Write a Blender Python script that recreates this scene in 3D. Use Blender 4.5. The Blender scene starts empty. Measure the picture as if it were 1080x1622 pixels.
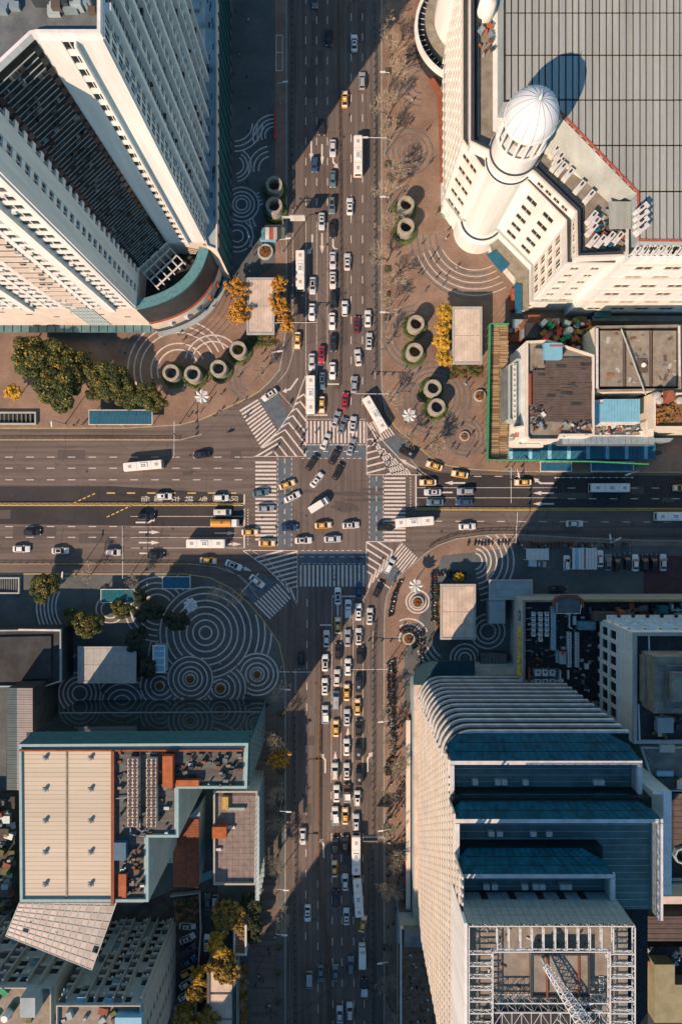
import bpy, bmesh, math, random
from mathutils import Vector, Matrix
R = math.radians
rnd = random.Random(7)
SC = bpy.context.scene
COL = SC.collection
# ---------------------------------------------------------------- camera, sky, sun, exposure
H = 200.0            # drone height (m)
PX = 0.18            # metres on the ground per photograph pixel
cd = bpy.data.cameras.new('camera'); cam = bpy.data.objects.new('camera', cd); COL.objects.link(cam)
cam.location = (0, 0, H); cam.rotation_euler = (0, 0, 0)
cd.sensor_fit = 'VERTICAL'; cd.angle = 2*math.atan(811*PX/H); cd.clip_end = 6000
SC.camera = cam
SC.render.resolution_x, SC.render.resolution_y = 681, 1024
W = bpy.data.worlds.new('World'); SC.world = W; W.use_nodes = True
nt = W.node_tree; bg = nt.nodes['Background']; sky = nt.nodes.new('ShaderNodeTexSky')
SUN_EL, SUN_AZ = 36.0, 215.0      # azimuth clockwise from +Y; light comes from there
sky.sky_type = 'NISHITA'; sky.sun_disc = False
sky.sun_elevation = R(SUN_EL); sky.sun_rotation = R(SUN_AZ)
sky.air_density = 1.1; sky.dust_density = 0.0; sky.ozone_density = 3.0
nt.links.new(sky.outputs[0], bg.inputs[0]); bg.inputs[1].default_value = 0.088
sd = bpy.data.lights.new('sun', 'SUN'); sd.energy = 5.0; sd.angle = R(0.5); sd.color = (1.0, 0.59, 0.42)
sun = bpy.data.objects.new('sun', sd); COL.objects.link(sun)
dv = Vector((math.sin(R(SUN_AZ))*math.cos(R(SUN_EL)), math.cos(R(SUN_AZ))*math.cos(R(SUN_EL)), math.sin(R(SUN_EL))))
sun.rotation_euler = dv.to_track_quat('Z', 'Y').to_euler(); sun.location = dv*300
vs = SC.view_settings; vs.view_transform = 'Standard'; vs.look = 'None'; vs.gamma = 1.0; vs.exposure = 0.6
vs.use_curve_mapping = False

# ---------------------------------------------------------------- helpers
def g(px, py, z=0.0):
    """photograph pixel of a point known to stand z metres up -> world x, y"""
    s = PX*(H-z)/H
    return ((px-540)*s, -(py-811)*s)
def G(pts, z=0.0): return [g(a, b, z) for a, b in pts]

class MB:
    def __init__(s): s.v = []; s.f = []; s.m = []
    def add(s, vs, fs, mi=0):
        o = len(s.v); s.v += [tuple(p) for p in vs]
        for f in fs: s.f.append(tuple(o+i for i in f)); s.m.append(mi)
        return s
    def box(s, x0, x1, y0, y1, z0, z1, mi=0):
        if x1 < x0: x0, x1 = x1, x0
        if y1 < y0: y0, y1 = y1, y0
        return s.add([(x0,y0,z0),(x1,y0,z0),(x1,y1,z0),(x0,y1,z0),(x0,y0,z1),(x1,y0,z1),(x1,y1,z1),(x0,y1,z1)],
            [(3,2,1,0),(4,5,6,7),(0,1,5,4),(1,2,6,5),(2,3,7,6),(3,0,4,7)], mi)
    def hexa(s, lo, hi, mi=0):
        return s.add(list(lo)+list(hi), [(3,2,1,0),(4,5,6,7),(0,1,5,4),(1,2,6,5),(2,3,7,6),(3,0,4,7)], mi)
    def prism(s, poly, z0, z1, mi=0, cap=None):
        poly = ccw(poly); n = len(poly)
        s.add([(x,y,z0) for x,y in poly]+[(x,y,z1) for x,y in poly],
              [(i,(i+1)%n,n+(i+1)%n,n+i) for i in range(n)]+[tuple(range(n-1,-1,-1))], mi)
        return s.add([(x,y,z1) for x,y in poly], [tuple(range(n))], mi if cap is None else cap)
    def frame(s, poly, w, z0, z1, mi=0):
        """a closed band of width w just inside poly (parapet, coping)"""
        poly = ccw(poly); inn = offset(poly, -w); n = len(poly)
        V = [(x,y,z0) for x,y in poly]+[(x,y,z0) for x,y in inn]+[(x,y,z1) for x,y in poly]+[(x,y,z1) for x,y in inn]
        F = []
        for i in range(n):
            j = (i+1) % n
            F += [(i,j,2*n+j,2*n+i),(n+j,n+i,3*n+i,3*n+j),(2*n+i,2*n+j,3*n+j,3*n+i),(j,i,n+i,n+j)]
        return s.add(V, F, mi)
    def obox(s, A, B, z0, z1, d0, d1, mi=0):
        """box along A->B, from d0 to d1 along the normal to the right of A->B"""
        dx, dy = B[0]-A[0], B[1]-A[1]; L = math.hypot(dx, dy)
        if L < 1e-6: return s
        nx, ny = dy/L, -dx/L
        P = lambda p, d, z: (p[0]+nx*d, p[1]+ny*d, z)
        return s.hexa([P(A,d1,z0),P(B,d1,z0),P(B,d0,z0),P(A,d0,z0)],[P(A,d1,z1),P(B,d1,z1),P(B,d0,z1),P(A,d0,z1)], mi)
    def quad(s, a, b, c, d, mi=0): return s.add([a,b,c,d],[(0,1,2,3)],mi)
    def tube(s, a, b, r0, r1=None, n=6, mi=0, caps=True):
        r1 = r0 if r1 is None else r1
        a = Vector(a); b = Vector(b); d = (b-a)
        if d.length < 1e-6: return s
        d.normalize(); u = d.orthogonal().normalized(); w = d.cross(u)
        V = []
        for p, r in ((a,r0),(b,r1)):
            for i in range(n):
                t = 2*math.pi*i/n; V.append(p+(u*math.cos(t)+w*math.sin(t))*r)
        F = [(i,(i+1)%n,n+(i+1)%n,n+i) for i in range(n)]
        if caps: F += [tuple(range(n-1,-1,-1)), tuple(range(n,2*n))]
        return s.add(V, F, mi)
    def lathe(s, prof, n=32, cx=0, cy=0, mi=0, closed=False, a0=0, a1=2*math.pi):
        full = abs(a1-a0-2*math.pi) < 1e-6; m = n if full else n+1; k = len(prof); V = []
        for i in range(m):
            t = a0+(a1-a0)*i/n
            for r, z in prof: V.append((cx+r*math.cos(t), cy+r*math.sin(t), z))
        F = []
        for i in range(n):
            j = (i+1) % m
            for q in range(k if closed else k-1):
                p = (q+1) % k; F.append((i*k+q, j*k+q, j*k+p, i*k+p))
        return s.add(V, F, mi)
    def sheet(s, poly, z, mi=0): return s.add([(x,y,z) for x,y in ccw(poly)], [tuple(range(len(poly)))], mi)
    def strip(s, pts, w, z, h=0, mi=0):
        """ribbon of width w along a polyline (a box ribbon when h > 0)"""
        L = offpath(pts, w/2); Rr = offpath(pts, -w/2); n = len(pts)
        V = [(x,y,z) for x,y in L]+[(x,y,z) for x,y in Rr]
        if h <= 0: return s.add(V, [(i,n+i,n+i+1,i+1) for i in range(n-1)], mi)
        V += [(x,y,z+h) for x,y in L]+[(x,y,z+h) for x,y in Rr]
        F = [(0,2*n,3*n,n),(n-1,2*n-1,4*n-1,3*n-1)]
        for i in range(n-1):
            F += [(2*n+i,3*n+i,3*n+i+1,2*n+i+1),(i,i+1,2*n+i+1,2*n+i),(n+i+1,n+i,3*n+i,3*n+i+1)]
        return s.add(V, F, mi)
    def mesh(s, name, mats, smooth=False):
        m = bpy.data.meshes.new(name); m.from_pydata(s.v, [], s.f)
        for t in (mats if isinstance(mats, (list, tuple)) else [mats]): m.materials.append(t)
        if any(s.m): m.polygons.foreach_set('material_index', s.m)
        if smooth: m.polygons.foreach_set('use_smooth', [True]*len(m.polygons))
        m.update(); return m
def ccw(p):
    a = sum(p[i][0]*p[(i+1)%len(p)][1]-p[(i+1)%len(p)][0]*p[i][1] for i in range(len(p)))
    return list(p) if a > 0 else list(p)[::-1]
def offset(poly, d):
    n = len(poly); out = []
    for i in range(n):
        a, b, c = Vector(poly[i-1]), Vector(poly[i]), Vector(poly[(i+1)%n])
        e1 = (b-a).normalized(); e2 = (c-b).normalized()
        n1 = Vector((e1.y,-e1.x)); n2 = Vector((e2.y,-e2.x)); m = n1+n2
        m = m/max(m.dot(m)/2, .2)
        out.append((b.x+m.x*d, b.y+m.y*d))
    return out
def offpath(p, d):
    out = []
    for i in range(len(p)):
        a = Vector(p[max(i-1,0)]); b = Vector(p[min(i+1,len(p)-1)]); e = (b-a).normalized()
        out.append((p[i][0]-e.y*d, p[i][1]+e.x*d))
    return out
def inside(p, poly):
    x, y = p; c = False; n = len(poly)
    for i in range(n):
        x1,y1 = poly[i]; x2,y2 = poly[i-1]
        if (y1 > y) != (y2 > y) and x < (x2-x1)*(y-y1)/(y2-y1)+x1: c = not c
    return c
def lerp(a, b, t): return (a[0]+(b[0]-a[0])*t, a[1]+(b[1]-a[1])*t)

def link(o, parent=None):
    COL.objects.link(o)
    if parent: o.parent = parent
    return o
def tag(o, label, cat, group=None):
    o['label'] = label; o['category'] = cat
    if group: o['group'] = group
    return o
def thing(name, label, cat, loc=(0,0,0), rz=0, group=None):
    o = bpy.data.objects.new(name, None); o.empty_display_size = .5
    o.location = loc; o.rotation_euler = (0,0,rz); link(o); return tag(o, label, cat, group)
def part(name, mb, mats, parent, world=True, smooth=False, stuff=False):
    """a mesh under its thing; world=True: the mesh is given in world coordinates"""
    o = bpy.data.objects.new(name, mb if isinstance(mb, bpy.types.Mesh) else mb.mesh(name, mats, smooth)); link(o, parent)
    if world and parent:
        p = parent
        while p: o.location -= p.location; p = p.parent
    if stuff: o['kind'] = 'stuff'
    return o
def single(name, mb, mats, label, cat, group=None, loc=(0,0,0), rz=0, smooth=False):
    o = bpy.data.objects.new(name, mb if isinstance(mb, bpy.types.Mesh) else mb.mesh(name, mats, smooth)); link(o)
    o.location = loc; o.rotation_euler = (0,0,rz); return tag(o, label, cat, group)
def struct(name, mb, mats, parent=None, smooth=False):
    o = bpy.data.objects.new(name, mb.mesh(name, mats, smooth)); link(o, parent)
    if not parent: o['kind'] = 'structure'
    return o
def clone(root, loc, rz=0, label=None, group=None, scale=None, swap=None):
    r = root.copy(); link(r); r.location = loc; r.rotation_euler = (0,0,rz)
    if scale: r.scale = (scale,)*3
    if label: r['label'] = label
    if group: r['group'] = group
    for ch in KIDS[root]:
        c = ch.copy(); link(c, r)
        if swap and ch.name.split('.')[0] in swap:
            c.material_slots[0].link = 'OBJECT'; c.material_slots[0].material = swap[ch.name.split('.')[0]]
        for q in KIDS.get(ch, []):
            d = q.copy(); link(d, c)
    return r
KIDS = {}
def freeze(root):
    """remember the children of a prototype"""
    KIDS[root] = [o for o in COL.objects if o.parent == root]
    for c in KIDS[root]: KIDS[c] = [o for o in COL.objects if o.parent == c]
    return root
UNIT = {}
def unit(mt):
    if mt not in UNIT: UNIT[mt] = MB().box(-.5,.5,-.5,.5,-.5,.5).mesh('block', mt)
    return UNIT[mt]
CNT = {}; OVER = {}
def piece(name, parent, mt, x0, x1, y0, y1, z0, z1, rz=0):
    """a box-shaped piece sharing one cube; past 300 of a name on one thing the rest become one stuff part"""
    k = (parent, name, mt); root = (parent, name); CNT[root] = CNT.get(root, 0)+1
    cx, cy, cz = (x0+x1)/2, (y0+y1)/2, (z0+z1)/2; sx, sy, sz = abs(x1-x0), abs(y1-y0), abs(z1-z0)
    if CNT[root] > 300:
        mb = OVER.setdefault(k, MB()); c, s = math.cos(rz), math.sin(rz)
        P = lambda a, b, q: (cx+a*sx*c-b*sy*s, cy+a*sx*s+b*sy*c, cz+q*sz)
        mb.hexa([P(-.5,-.5,-.5),P(.5,-.5,-.5),P(.5,.5,-.5),P(-.5,.5,-.5)],[P(-.5,-.5,.5),P(.5,-.5,.5),P(.5,.5,.5),P(-.5,.5,.5)])
        return None
    o = bpy.data.objects.new(name, unit(mt)); link(o, parent)
    l = Vector((cx,cy,cz)); p = parent
    while p: l -= p.location; p = p.parent
    o.location = l; o.scale = (sx,sy,sz); o.rotation_euler = (0,0,rz); return o
def wpiece(name, parent, mt, A, B, z0, z1, d0, d1):
    """box piece lying along a wall A->B, from d0 to d1 outwards (to the right of A->B)"""
    dx, dy = B[0]-A[0], B[1]-A[1]; L = math.hypot(dx, dy); nx, ny = dy/L, -dx/L; d = (d0+d1)/2
    cx, cy = (A[0]+B[0])/2+nx*d, (A[1]+B[1])/2+ny*d
    return piece(name, parent, mt, cx-L/2, cx+L/2, cy-abs(d1-d0)/2, cy+abs(d1-d0)/2, z0, z1, math.atan2(dy, dx))
def flush():
    for (p, n, mt), mb in OVER.items(): part(n, mb, mt, p, stuff=True)
    OVER.clear()

# ---------------------------------------------------------------- materials
def mat(name, col, rough=.8, metal=0., var=.12, scale=.35, fine=6., col2=None, bump=0., spec=.3, coat=0., lo=.35, hi=.7, coord='world', stretch=None, trans=0.):
    TN = lambda c: (c[0]*.8, c[1]*1.21, c[2]*1.28) if sum(c) < 1.2 else (c[0]*.88, min(.9, c[1]*1.12), min(.9, c[2]*1.14))
    col = TN(col); col2 = TN(col2) if col2 else None
    m = bpy.data.materials.new(name); m.use_nodes = True; n = m.node_tree.nodes; l = m.node_tree.links
    b = n['Principled BSDF']; b.inputs['Roughness'].default_value = rough; b.inputs['Metallic'].default_value = metal
    b.inputs['Specular IOR Level'].default_value = spec
    if coat: b.inputs['Coat Weight'].default_value = coat; b.inputs['Coat Roughness'].default_value = .08
    if trans: b.inputs['Transmission Weight'].default_value = trans
    if var <= 0:
        b.inputs['Base Color'].default_value = (*col, 1); return m
    if coord == 'world':
        src = n.new('ShaderNodeNewGeometry').outputs['Position']
    else: src = n.new('ShaderNodeTexCoord').outputs['Object']
    if stretch:
        mp = n.new('ShaderNodeMapping'); mp.inputs['Scale'].default_value = stretch; l.new(src, mp.inputs[0]); src = mp.outputs[0]
    t1 = n.new('ShaderNodeTexNoise'); t1.inputs['Scale'].default_value = scale; t1.inputs['Detail'].default_value = 6; t1.inputs['Roughness'].default_value = .62
    t2 = n.new('ShaderNodeTexNoise'); t2.inputs['Scale'].default_value = fine; t2.inputs['Detail'].default_value = 3
    l.new(src, t1.inputs['Vector']); l.new(src, t2.inputs['Vector'])
    r = n.new('ShaderNodeValToRGB'); r.color_ramp.elements[0].position = lo; r.color_ramp.elements[1].position = hi
    c2 = col2 or tuple(min(1, c*(1+var)) for c in col)
    c1 = col if col2 else tuple(c*(1-var) for c in col)
    r.color_ramp.elements[0].color = (*c1, 1); r.color_ramp.elements[1].color = (*c2, 1)
    l.new(t1.outputs['Fac'], r.inputs[0])
    mx = n.new('ShaderNodeMix'); mx.data_type = 'RGBA'; mx.blend_type = 'MULTIPLY'; mx.inputs[0].default_value = 1
    r2 = n.new('ShaderNodeValToRGB'); r2.color_ramp.elements[0].position = .3; r2.color_ramp.elements[1].position = .7
    k = 1-var*.8; r2.color_ramp.elements[0].color = (k,k,k,1)
    l.new(t2.outputs['Fac'], r2.inputs[0]); l.new(r.outputs[0], mx.inputs['A']); l.new(r2.outputs[0], mx.inputs['B'])
    l.new(mx.outputs['Result'], b.inputs['Base Color'])
    if bump:
        bp = n.new('ShaderNodeBump'); bp.inputs['Strength'].default_value = bump; l.new(t2.outputs['Fac'], bp.inputs['Height']); l.new(bp.outputs[0], b.inputs['Normal'])
    return m
M = {}
def asphalt(name, col, col2, tracks=False):
    """asphalt: broad tone changes, wheel-worn streaks, cracks and oil spots"""
    m = mat(name, col, rough=.85, var=.16, scale=.06, fine=3., col2=col2, lo=.3, hi=.75, bump=.1)
    n = m.node_tree.nodes; l = m.node_tree.links; b = n['Principled BSDF']; old = b.inputs['Base Color'].links[0].from_socket
    gp = n.new('ShaderNodeNewGeometry')
    v = n.new('ShaderNodeTexVoronoi'); v.feature = 'DISTANCE_TO_EDGE'; v.inputs['Scale'].default_value = .09
    nz = n.new('ShaderNodeTexNoise'); nz.inputs['Scale'].default_value = .8; nz.inputs['Detail'].default_value = 4
    va = n.new('ShaderNodeMix'); va.data_type = 'VECTOR'; va.inputs[0].default_value = .12
    l.new(gp.outputs['Position'], nz.inputs['Vector']); l.new(gp.outputs['Position'], va.inputs[4]); l.new(nz.outputs['Color'], va.inputs[5])
    l.new(va.outputs[1], v.inputs['Vector'])
    cr = n.new('ShaderNodeValToRGB'); cr.color_ramp.elements[0].position = .0; cr.color_ramp.elements[1].position = .012
    cr.color_ramp.elements[0].color = (.72,.72,.72,1); cr.color_ramp.elements[1].color = (1,1,1,1); l.new(v.outputs['Distance'], cr.inputs[0])
    sp = n.new('ShaderNodeTexNoise'); sp.inputs['Scale'].default_value = .45; sp.inputs['Detail'].default_value = 2; l.new(gp.outputs['Position'], sp.inputs['Vector'])
    sr = n.new('ShaderNodeValToRGB'); sr.color_ramp.elements[0].position = .66; sr.color_ramp.elements[1].position = .74
    sr.color_ramp.elements[0].color = (1,1,1,1); sr.color_ramp.elements[1].color = (.8,.8,.8,1); l.new(sp.outputs['Fac'], sr.inputs[0])
    a = n.new('ShaderNodeMix'); a.data_type = 'RGBA'; a.blend_type = 'MULTIPLY'; a.inputs[0].default_value = 1
    c = n.new('ShaderNodeMix'); c.data_type = 'RGBA'; c.blend_type = 'MULTIPLY'; c.inputs[0].default_value = 1
    l.new(old, a.inputs['A']); l.new(cr.outputs[0], a.inputs['B']); l.new(a.outputs['Result'], c.inputs['A']); l.new(sr.outputs[0], c.inputs['B'])
    res = c.outputs['Result']
    if tracks:
        xyz = n.new('ShaderNodeSeparateXYZ'); l.new(gp.outputs['Position'], xyz.inputs[0])
        ad = n.new('ShaderNodeMath'); ad.operation = 'ADD'; ad.inputs[1].default_value = 1.5; l.new(xyz.outputs['X'], ad.inputs[0])
        ab = n.new('ShaderNodeMath'); ab.operation = 'ABSOLUTE'; l.new(ad.outputs[0], ab.inputs[0])
        lt = n.new('ShaderNodeMath'); lt.operation = 'LESS_THAN'; lt.inputs[1].default_value = 17; l.new(ab.outputs[0], lt.inputs[0])
        cols = []
        for sc_ in ((1.1,.025,1),(.025,1.1,1)):
            mp = n.new('ShaderNodeMapping'); mp.inputs['Scale'].default_value = sc_; l.new(gp.outputs['Position'], mp.inputs[0])
            t = n.new('ShaderNodeTexNoise'); t.inputs['Scale'].default_value = 1.0; t.inputs['Detail'].default_value = 5; l.new(mp.outputs[0], t.inputs['Vector'])
            r = n.new('ShaderNodeValToRGB'); r.color_ramp.elements[0].position = .36; r.color_ramp.elements[1].position = .6
            r.color_ramp.elements[0].color = (.74,.74,.75,1); r.color_ramp.elements[1].color = (1.06,1.06,1.06,1); l.new(t.outputs['Fac'], r.inputs[0]); cols.append(r.outputs[0])
        mx = n.new('ShaderNodeMix'); mx.data_type = 'RGBA'; l.new(lt.outputs[0], mx.inputs[0]); l.new(cols[1], mx.inputs['A']); l.new(cols[0], mx.inputs['B'])
        d = n.new('ShaderNodeMix'); d.data_type = 'RGBA'; d.blend_type = 'MULTIPLY'; d.inputs[0].default_value = 1
        l.new(res, d.inputs['A']); l.new(mx.outputs['Result'], d.inputs['B']); res = d.outputs['Result']
    l.new(res, b.inputs['Base Color']); return m
M['asphalt'] = asphalt('asphalt', (.13,.086,.072), (.185,.126,.105), True)
M['asphalt_b'] = asphalt('asphalt_repair', (.085,.06,.054), (.12,.085,.074))
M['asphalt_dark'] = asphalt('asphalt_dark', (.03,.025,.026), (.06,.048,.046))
M['ground'] = mat('ground', (.14,.11,.09), var=.2, scale=.05)
def paint(name, col, under, wear=.56):
    """road paint worn through to the asphalt"""
    m = mat(name, col, rough=.7, var=.14, scale=1.2, fine=8.)
    n = m.node_tree.nodes; l = m.node_tree.links; b = n['Principled BSDF']; old = b.inputs['Base Color'].links[0].from_socket
    gp = n.new('ShaderNodeNewGeometry'); t = n.new('ShaderNodeTexNoise'); t.inputs['Scale'].default_value = 1.7; t.inputs['Detail'].default_value = 8; t.inputs['Roughness'].default_value = .75
    l.new(gp.outputs['Position'], t.inputs['Vector']); r = n.new('ShaderNodeValToRGB'); r.color_ramp.elements[0].position = wear; r.color_ramp.elements[1].position = wear+.14
    l.new(t.outputs['Fac'], r.inputs[0]); x = n.new('ShaderNodeMix'); x.data_type = 'RGBA'
    l.new(r.outputs[0], x.inputs[0]); l.new(old, x.inputs['A']); x.inputs['B'].default_value = (*under, 1); l.new(x.outputs['Result'], b.inputs['Base Color']); return m
M['paint'] = paint('road_paint_white', (.62,.55,.5), (.2,.15,.13))
M['paint_thin'] = paint('road_paint_worn', (.52,.45,.4), (.18,.135,.12), .5)
M['paint_yellow'] = paint('road_paint_yellow', (.62,.36,.1), (.2,.14,.1), .55)
M['bike'] = mat('bike_box_paint', (.115,.12,.135), var=.2, scale=.6, rough=.75)
def pavers(name, c1, c2, sx, sy):
    m = mat(name, c1, rough=.85, var=.15, scale=.12, fine=2.5, col2=c2)
    n = m.node_tree.nodes; l = m.node_tree.links; b = n['Principled BSDF']; old = b.inputs['Base Color'].links[0].from_socket
    gp = n.new('ShaderNodeNewGeometry'); br = n.new('ShaderNodeTexBrick'); br.inputs['Scale'].default_value = 1.0
    br.inputs['Brick Width'].default_value = sx; br.inputs['Row Height'].default_value = sy; br.inputs['Mortar Size'].default_value = .03
    br.inputs['Color1'].default_value = (1,1,1,1); br.inputs['Color2'].default_value = (.82,.82,.82,1); br.inputs['Mortar'].default_value = (.55,.55,.55,1)
    l.new(gp.outputs['Position'], br.inputs['Vector'])
    a = n.new('ShaderNodeMix'); a.data_type = 'RGBA'; a.blend_type = 'MULTIPLY'; a.inputs[0].default_value = 1
    l.new(old, a.inputs['A']); l.new(br.outputs['Color'], a.inputs['B']); l.new(a.outputs['Result'], b.inputs['Base Color']); return m
M['plaza_warm'] = pavers('plaza_paving_warm', (.25,.135,.095), (.4,.225,.16), .6, .3)
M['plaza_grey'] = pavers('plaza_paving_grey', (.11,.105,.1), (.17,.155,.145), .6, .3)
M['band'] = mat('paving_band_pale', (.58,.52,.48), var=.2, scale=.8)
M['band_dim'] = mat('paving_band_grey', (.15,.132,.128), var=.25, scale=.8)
M['kerb'] = mat('kerb_stone', (.34,.28,.24), var=.2, scale=1.)
M['yellow'] = mat('yellow_edge', (.5,.29,.08), var=.25, scale=.9)
M['white'] = mat('white_wall', (.74,.7,.66), var=.13, scale=.5, rough=.7, stretch=(1,1,.07))
M['offwhite'] = mat('offwhite_wall', (.6,.57,.54), var=.18, scale=.5, rough=.75, stretch=(1,1,.1))
M['cream'] = mat('cream_wall', (.66,.56,.47), var=.1, scale=.25)
M['greywall'] = mat('grey_wall', (.36,.35,.34), var=.15, scale=.3)
M['paleroof'] = mat('pale_roof', (.6,.48,.39), var=.2, scale=.3)
M['tanroof'] = mat('tan_metal_roof', (.5,.43,.325), var=.1, scale=.12, rough=.6, stretch=(.15,2,1))
M['ribroof'] = mat('ribbed_metal_roof', (.4,.345,.3), var=.22, scale=.12, rough=.55, stretch=(2,.1,1))
M['darkgap'] = mat('dark_gutter', (.03,.026,.025), var=.3)
M['darkroof'] = mat('dark_bitumen_roof', (.045,.043,.042), var=.35, scale=.3)
M['roofgrey'] = mat('grey_flat_roof', (.15,.14,.135), var=.3, scale=.35)
M['roofteal'] = mat('teal_terrace_roof', (.1,.17,.17), var=.3, scale=.25)
M['concrete'] = mat('stained_concrete', (.22,.155,.115), var=.25, scale=.5, col2=(.36,.26,.2))
M['brownroof'] = mat('brown_sheet_roof', (.1,.062,.048), var=.2, scale=.6, col2=(.14,.09,.075))
M['redroof'] = mat('red_tile_roof', (.28,.075,.04), var=.2, scale=.8)
M['red'] = mat('red_trim', (.42,.09,.05), var=.2, scale=.8)
M['orange'] = mat('orange_paint', (.42,.1,.035), var=.2, scale=.8)
M['teal'] = mat('teal_glass_roof', (.015,.11,.12), var=.2, scale=.8, rough=.35)
M['tealpane'] = mat('turquoise_copper', (.12,.23,.24), var=.25, scale=1.2, rough=.5)
M['blue'] = mat('blue_sheet_roof', (.018,.1,.155), var=.15, scale=.8, rough=.5)
M['bluelight'] = mat('light_blue_roof', (.2,.38,.47), var=.1, scale=.6, rough=.6)
M['blueglass'] = mat('blue_glass', (.004,.085,.13), var=.4, scale=.5, rough=.5, spec=.05)
M['glass'] = mat('dark_window_glass', (.02,.026,.03), var=.3, scale=1.5, rough=.12, spec=.6)
M['mirror'] = mat('mirror_glass', (.025,.035,.04), var=.15, scale=.3, rough=.03, spec=1.0)
M['skylight'] = mat('dark_glazed_wall', (.018,.022,.022), var=.4, scale=.8, rough=.4, spec=.15)
M['frame'] = mat('window_frame', (.5,.49,.48), var=.05)
M['steel'] = mat('white_steel', (.62,.6,.58), var=.08, scale=1., rough=.5)
M['galv'] = mat('galvanised_steel', (.36,.36,.36), var=.12, scale=1., rough=.45, metal=.4)
M['darkmetal'] = mat('dark_metal', (.05,.05,.052), var=.2, rough=.5)
M['rust'] = mat('rusty_steel', (.2,.09,.045), var=.3, scale=1.2)
M['ac'] = mat('air_conditioner_casing', (.6,.57,.53), var=.1, scale=1.5, rough=.55)
M['bamboo'] = mat('bamboo_board', (.36,.2,.1), var=.25, scale=.8, col2=(.48,.29,.16), coord='object')
M['bamboo2'] = mat('bamboo_board_dark', (.25,.13,.065), var=.25, scale=.8, coord='object')
M['net'] = mat('green_safety_net', (.04,.28,.12), var=.3, scale=1.5)
M['soil'] = mat('planter_soil', (.16,.07,.035), var=.3, scale=2., col2=(.34,.15,.06))
M['stone'] = mat('pale_stone', (.42,.35,.31), var=.12, scale=.9)
M['bark'] = mat('tree_bark', (.14,.1,.08), var=.25, scale=2., coord='object')
M['twig'] = mat('bare_twigs', (.48,.32,.23), var=.2, scale=2., coord='object')
M['signyellow'] = mat('yellow_sign', (.95,.6,.03), var=.1)
M['signred'] = mat('red_sign', (.6,.05,.04), var=.1)
M['black'] = mat('black_rubber', (.02,.02,.02), var=.2)
M['dirt'] = mat('dark_yard_ground', (.075,.062,.05), var=.4, scale=.3)
def leafmat(name, c1, c2):
    m = mat(name, c1, rough=.6, var=.25, scale=.9, fine=9., col2=c2, coord='object', lo=.4, hi=.62)
    b = m.node_tree.nodes['Principled BSDF']; b.inputs['Subsurface Weight'].default_value = 0; return m
M['leaf_green'] = leafmat('evergreen_leaves', (.026,.036,.01), (.11,.115,.028))
M['leaf_dark'] = leafmat('dark_leaves', (.02,.032,.018), (.05,.06,.028))
M['leaf_orange'] = leafmat('orange_leaves', (.42,.14,.02), (.75,.33,.05))
M['leaf_yellow'] = leafmat('yellow_leaves', (.42,.2,.02), (.75,.42,.05))
M['leaf_brown'] = leafmat('brown_autumn_leaves', (.2,.1,.02), (.46,.25,.05))
M['hedge'] = leafmat('hedge_leaves', (.045,.07,.018), (.13,.14,.04))
# ================================================================ ground, roads, pavements
struct('ground', MB().sheet([(-1500,-1500),(1500,-1500),(1500,1500),(-1500,1500)], -.06), M['ground'])
ROAD = [(440,-500),(625,-500),(625,600),(760,730),(1800,730),(1800,880),(720,880),(625,960),(625,2200),(440,2200),(440,1060),(300,925),(-800,925),(-800,660),(340,640),(440,540)]
road = struct('road', MB().sheet(G(ROAD), 0.0), M['asphalt'])
def patch(name, pts, m, z): return struct(name, MB().sheet(G(pts), z), m, road)
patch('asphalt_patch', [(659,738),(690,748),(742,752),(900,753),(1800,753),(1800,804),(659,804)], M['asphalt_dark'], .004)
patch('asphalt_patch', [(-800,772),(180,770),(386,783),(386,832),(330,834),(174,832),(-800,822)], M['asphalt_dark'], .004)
KERB = {
 'NW': [(454,-500),(454,440),(453,520),(449,555),(443,586),(428,604),(412,619),(396,629),(360,646),(320,664),(285,673),(200,678),(-800,680)],
 'NE': [(604,-500),(604,590),(606,632),(612,655),(627,678),(658,704),(681,724),(707,737),(742,743),(795,746),(900,748),(1800,749)],
 'SE': [(1800,860),(1020,856),(900,851),(830,847),(799,846),(762,848),(721,854),(693,864),(677,874),(662,887),(640,905),(622,923),(612,945),(609,969),(608,1016),(608,2200)],
 'SW': [(452,2200),(452,1080),(450,1055),(442,1019),(417,982),(396,957),(367,932),(333,915),(292,909),(-800,909)],
}
CORNER = {'NW': [(-800,-500)], 'NE': [(1800,-500)], 'SE': [(1800,2200)], 'SW': [(-800,2200)]}
PLAZA = {}
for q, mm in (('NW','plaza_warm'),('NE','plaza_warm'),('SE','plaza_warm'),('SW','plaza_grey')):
    poly = G(KERB[q]+CORNER[q])
    PLAZA[q] = struct('pavement', MB().prism(poly, -.05, .12), M[mm])
    PLAZA[q]['poly'] = 1
    kb = MB().strip(G(KERB[q]), .34, -.03, .18); struct('kerb', kb, M['kerb'])
PZ = .12
# big tone areas of the paving (different stone, flush sheets)
def pave(q, pts, m, z=PZ+.004): return struct('paving_field', MB().sheet(G(pts), z), m, PLAZA[q])
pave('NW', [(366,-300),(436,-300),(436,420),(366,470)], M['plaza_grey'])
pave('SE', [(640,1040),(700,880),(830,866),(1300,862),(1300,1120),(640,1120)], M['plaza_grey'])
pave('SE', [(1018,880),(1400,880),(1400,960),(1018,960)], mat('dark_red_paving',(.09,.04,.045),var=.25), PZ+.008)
pave('SW', [(215,1435),(345,1380),(345,1900),(-200,1900),(-200,1400)], M['dirt'])
pave('SW', [(398,1130),(444,1130),(444,2100),(398,2100)], M['asphalt'])

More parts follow.
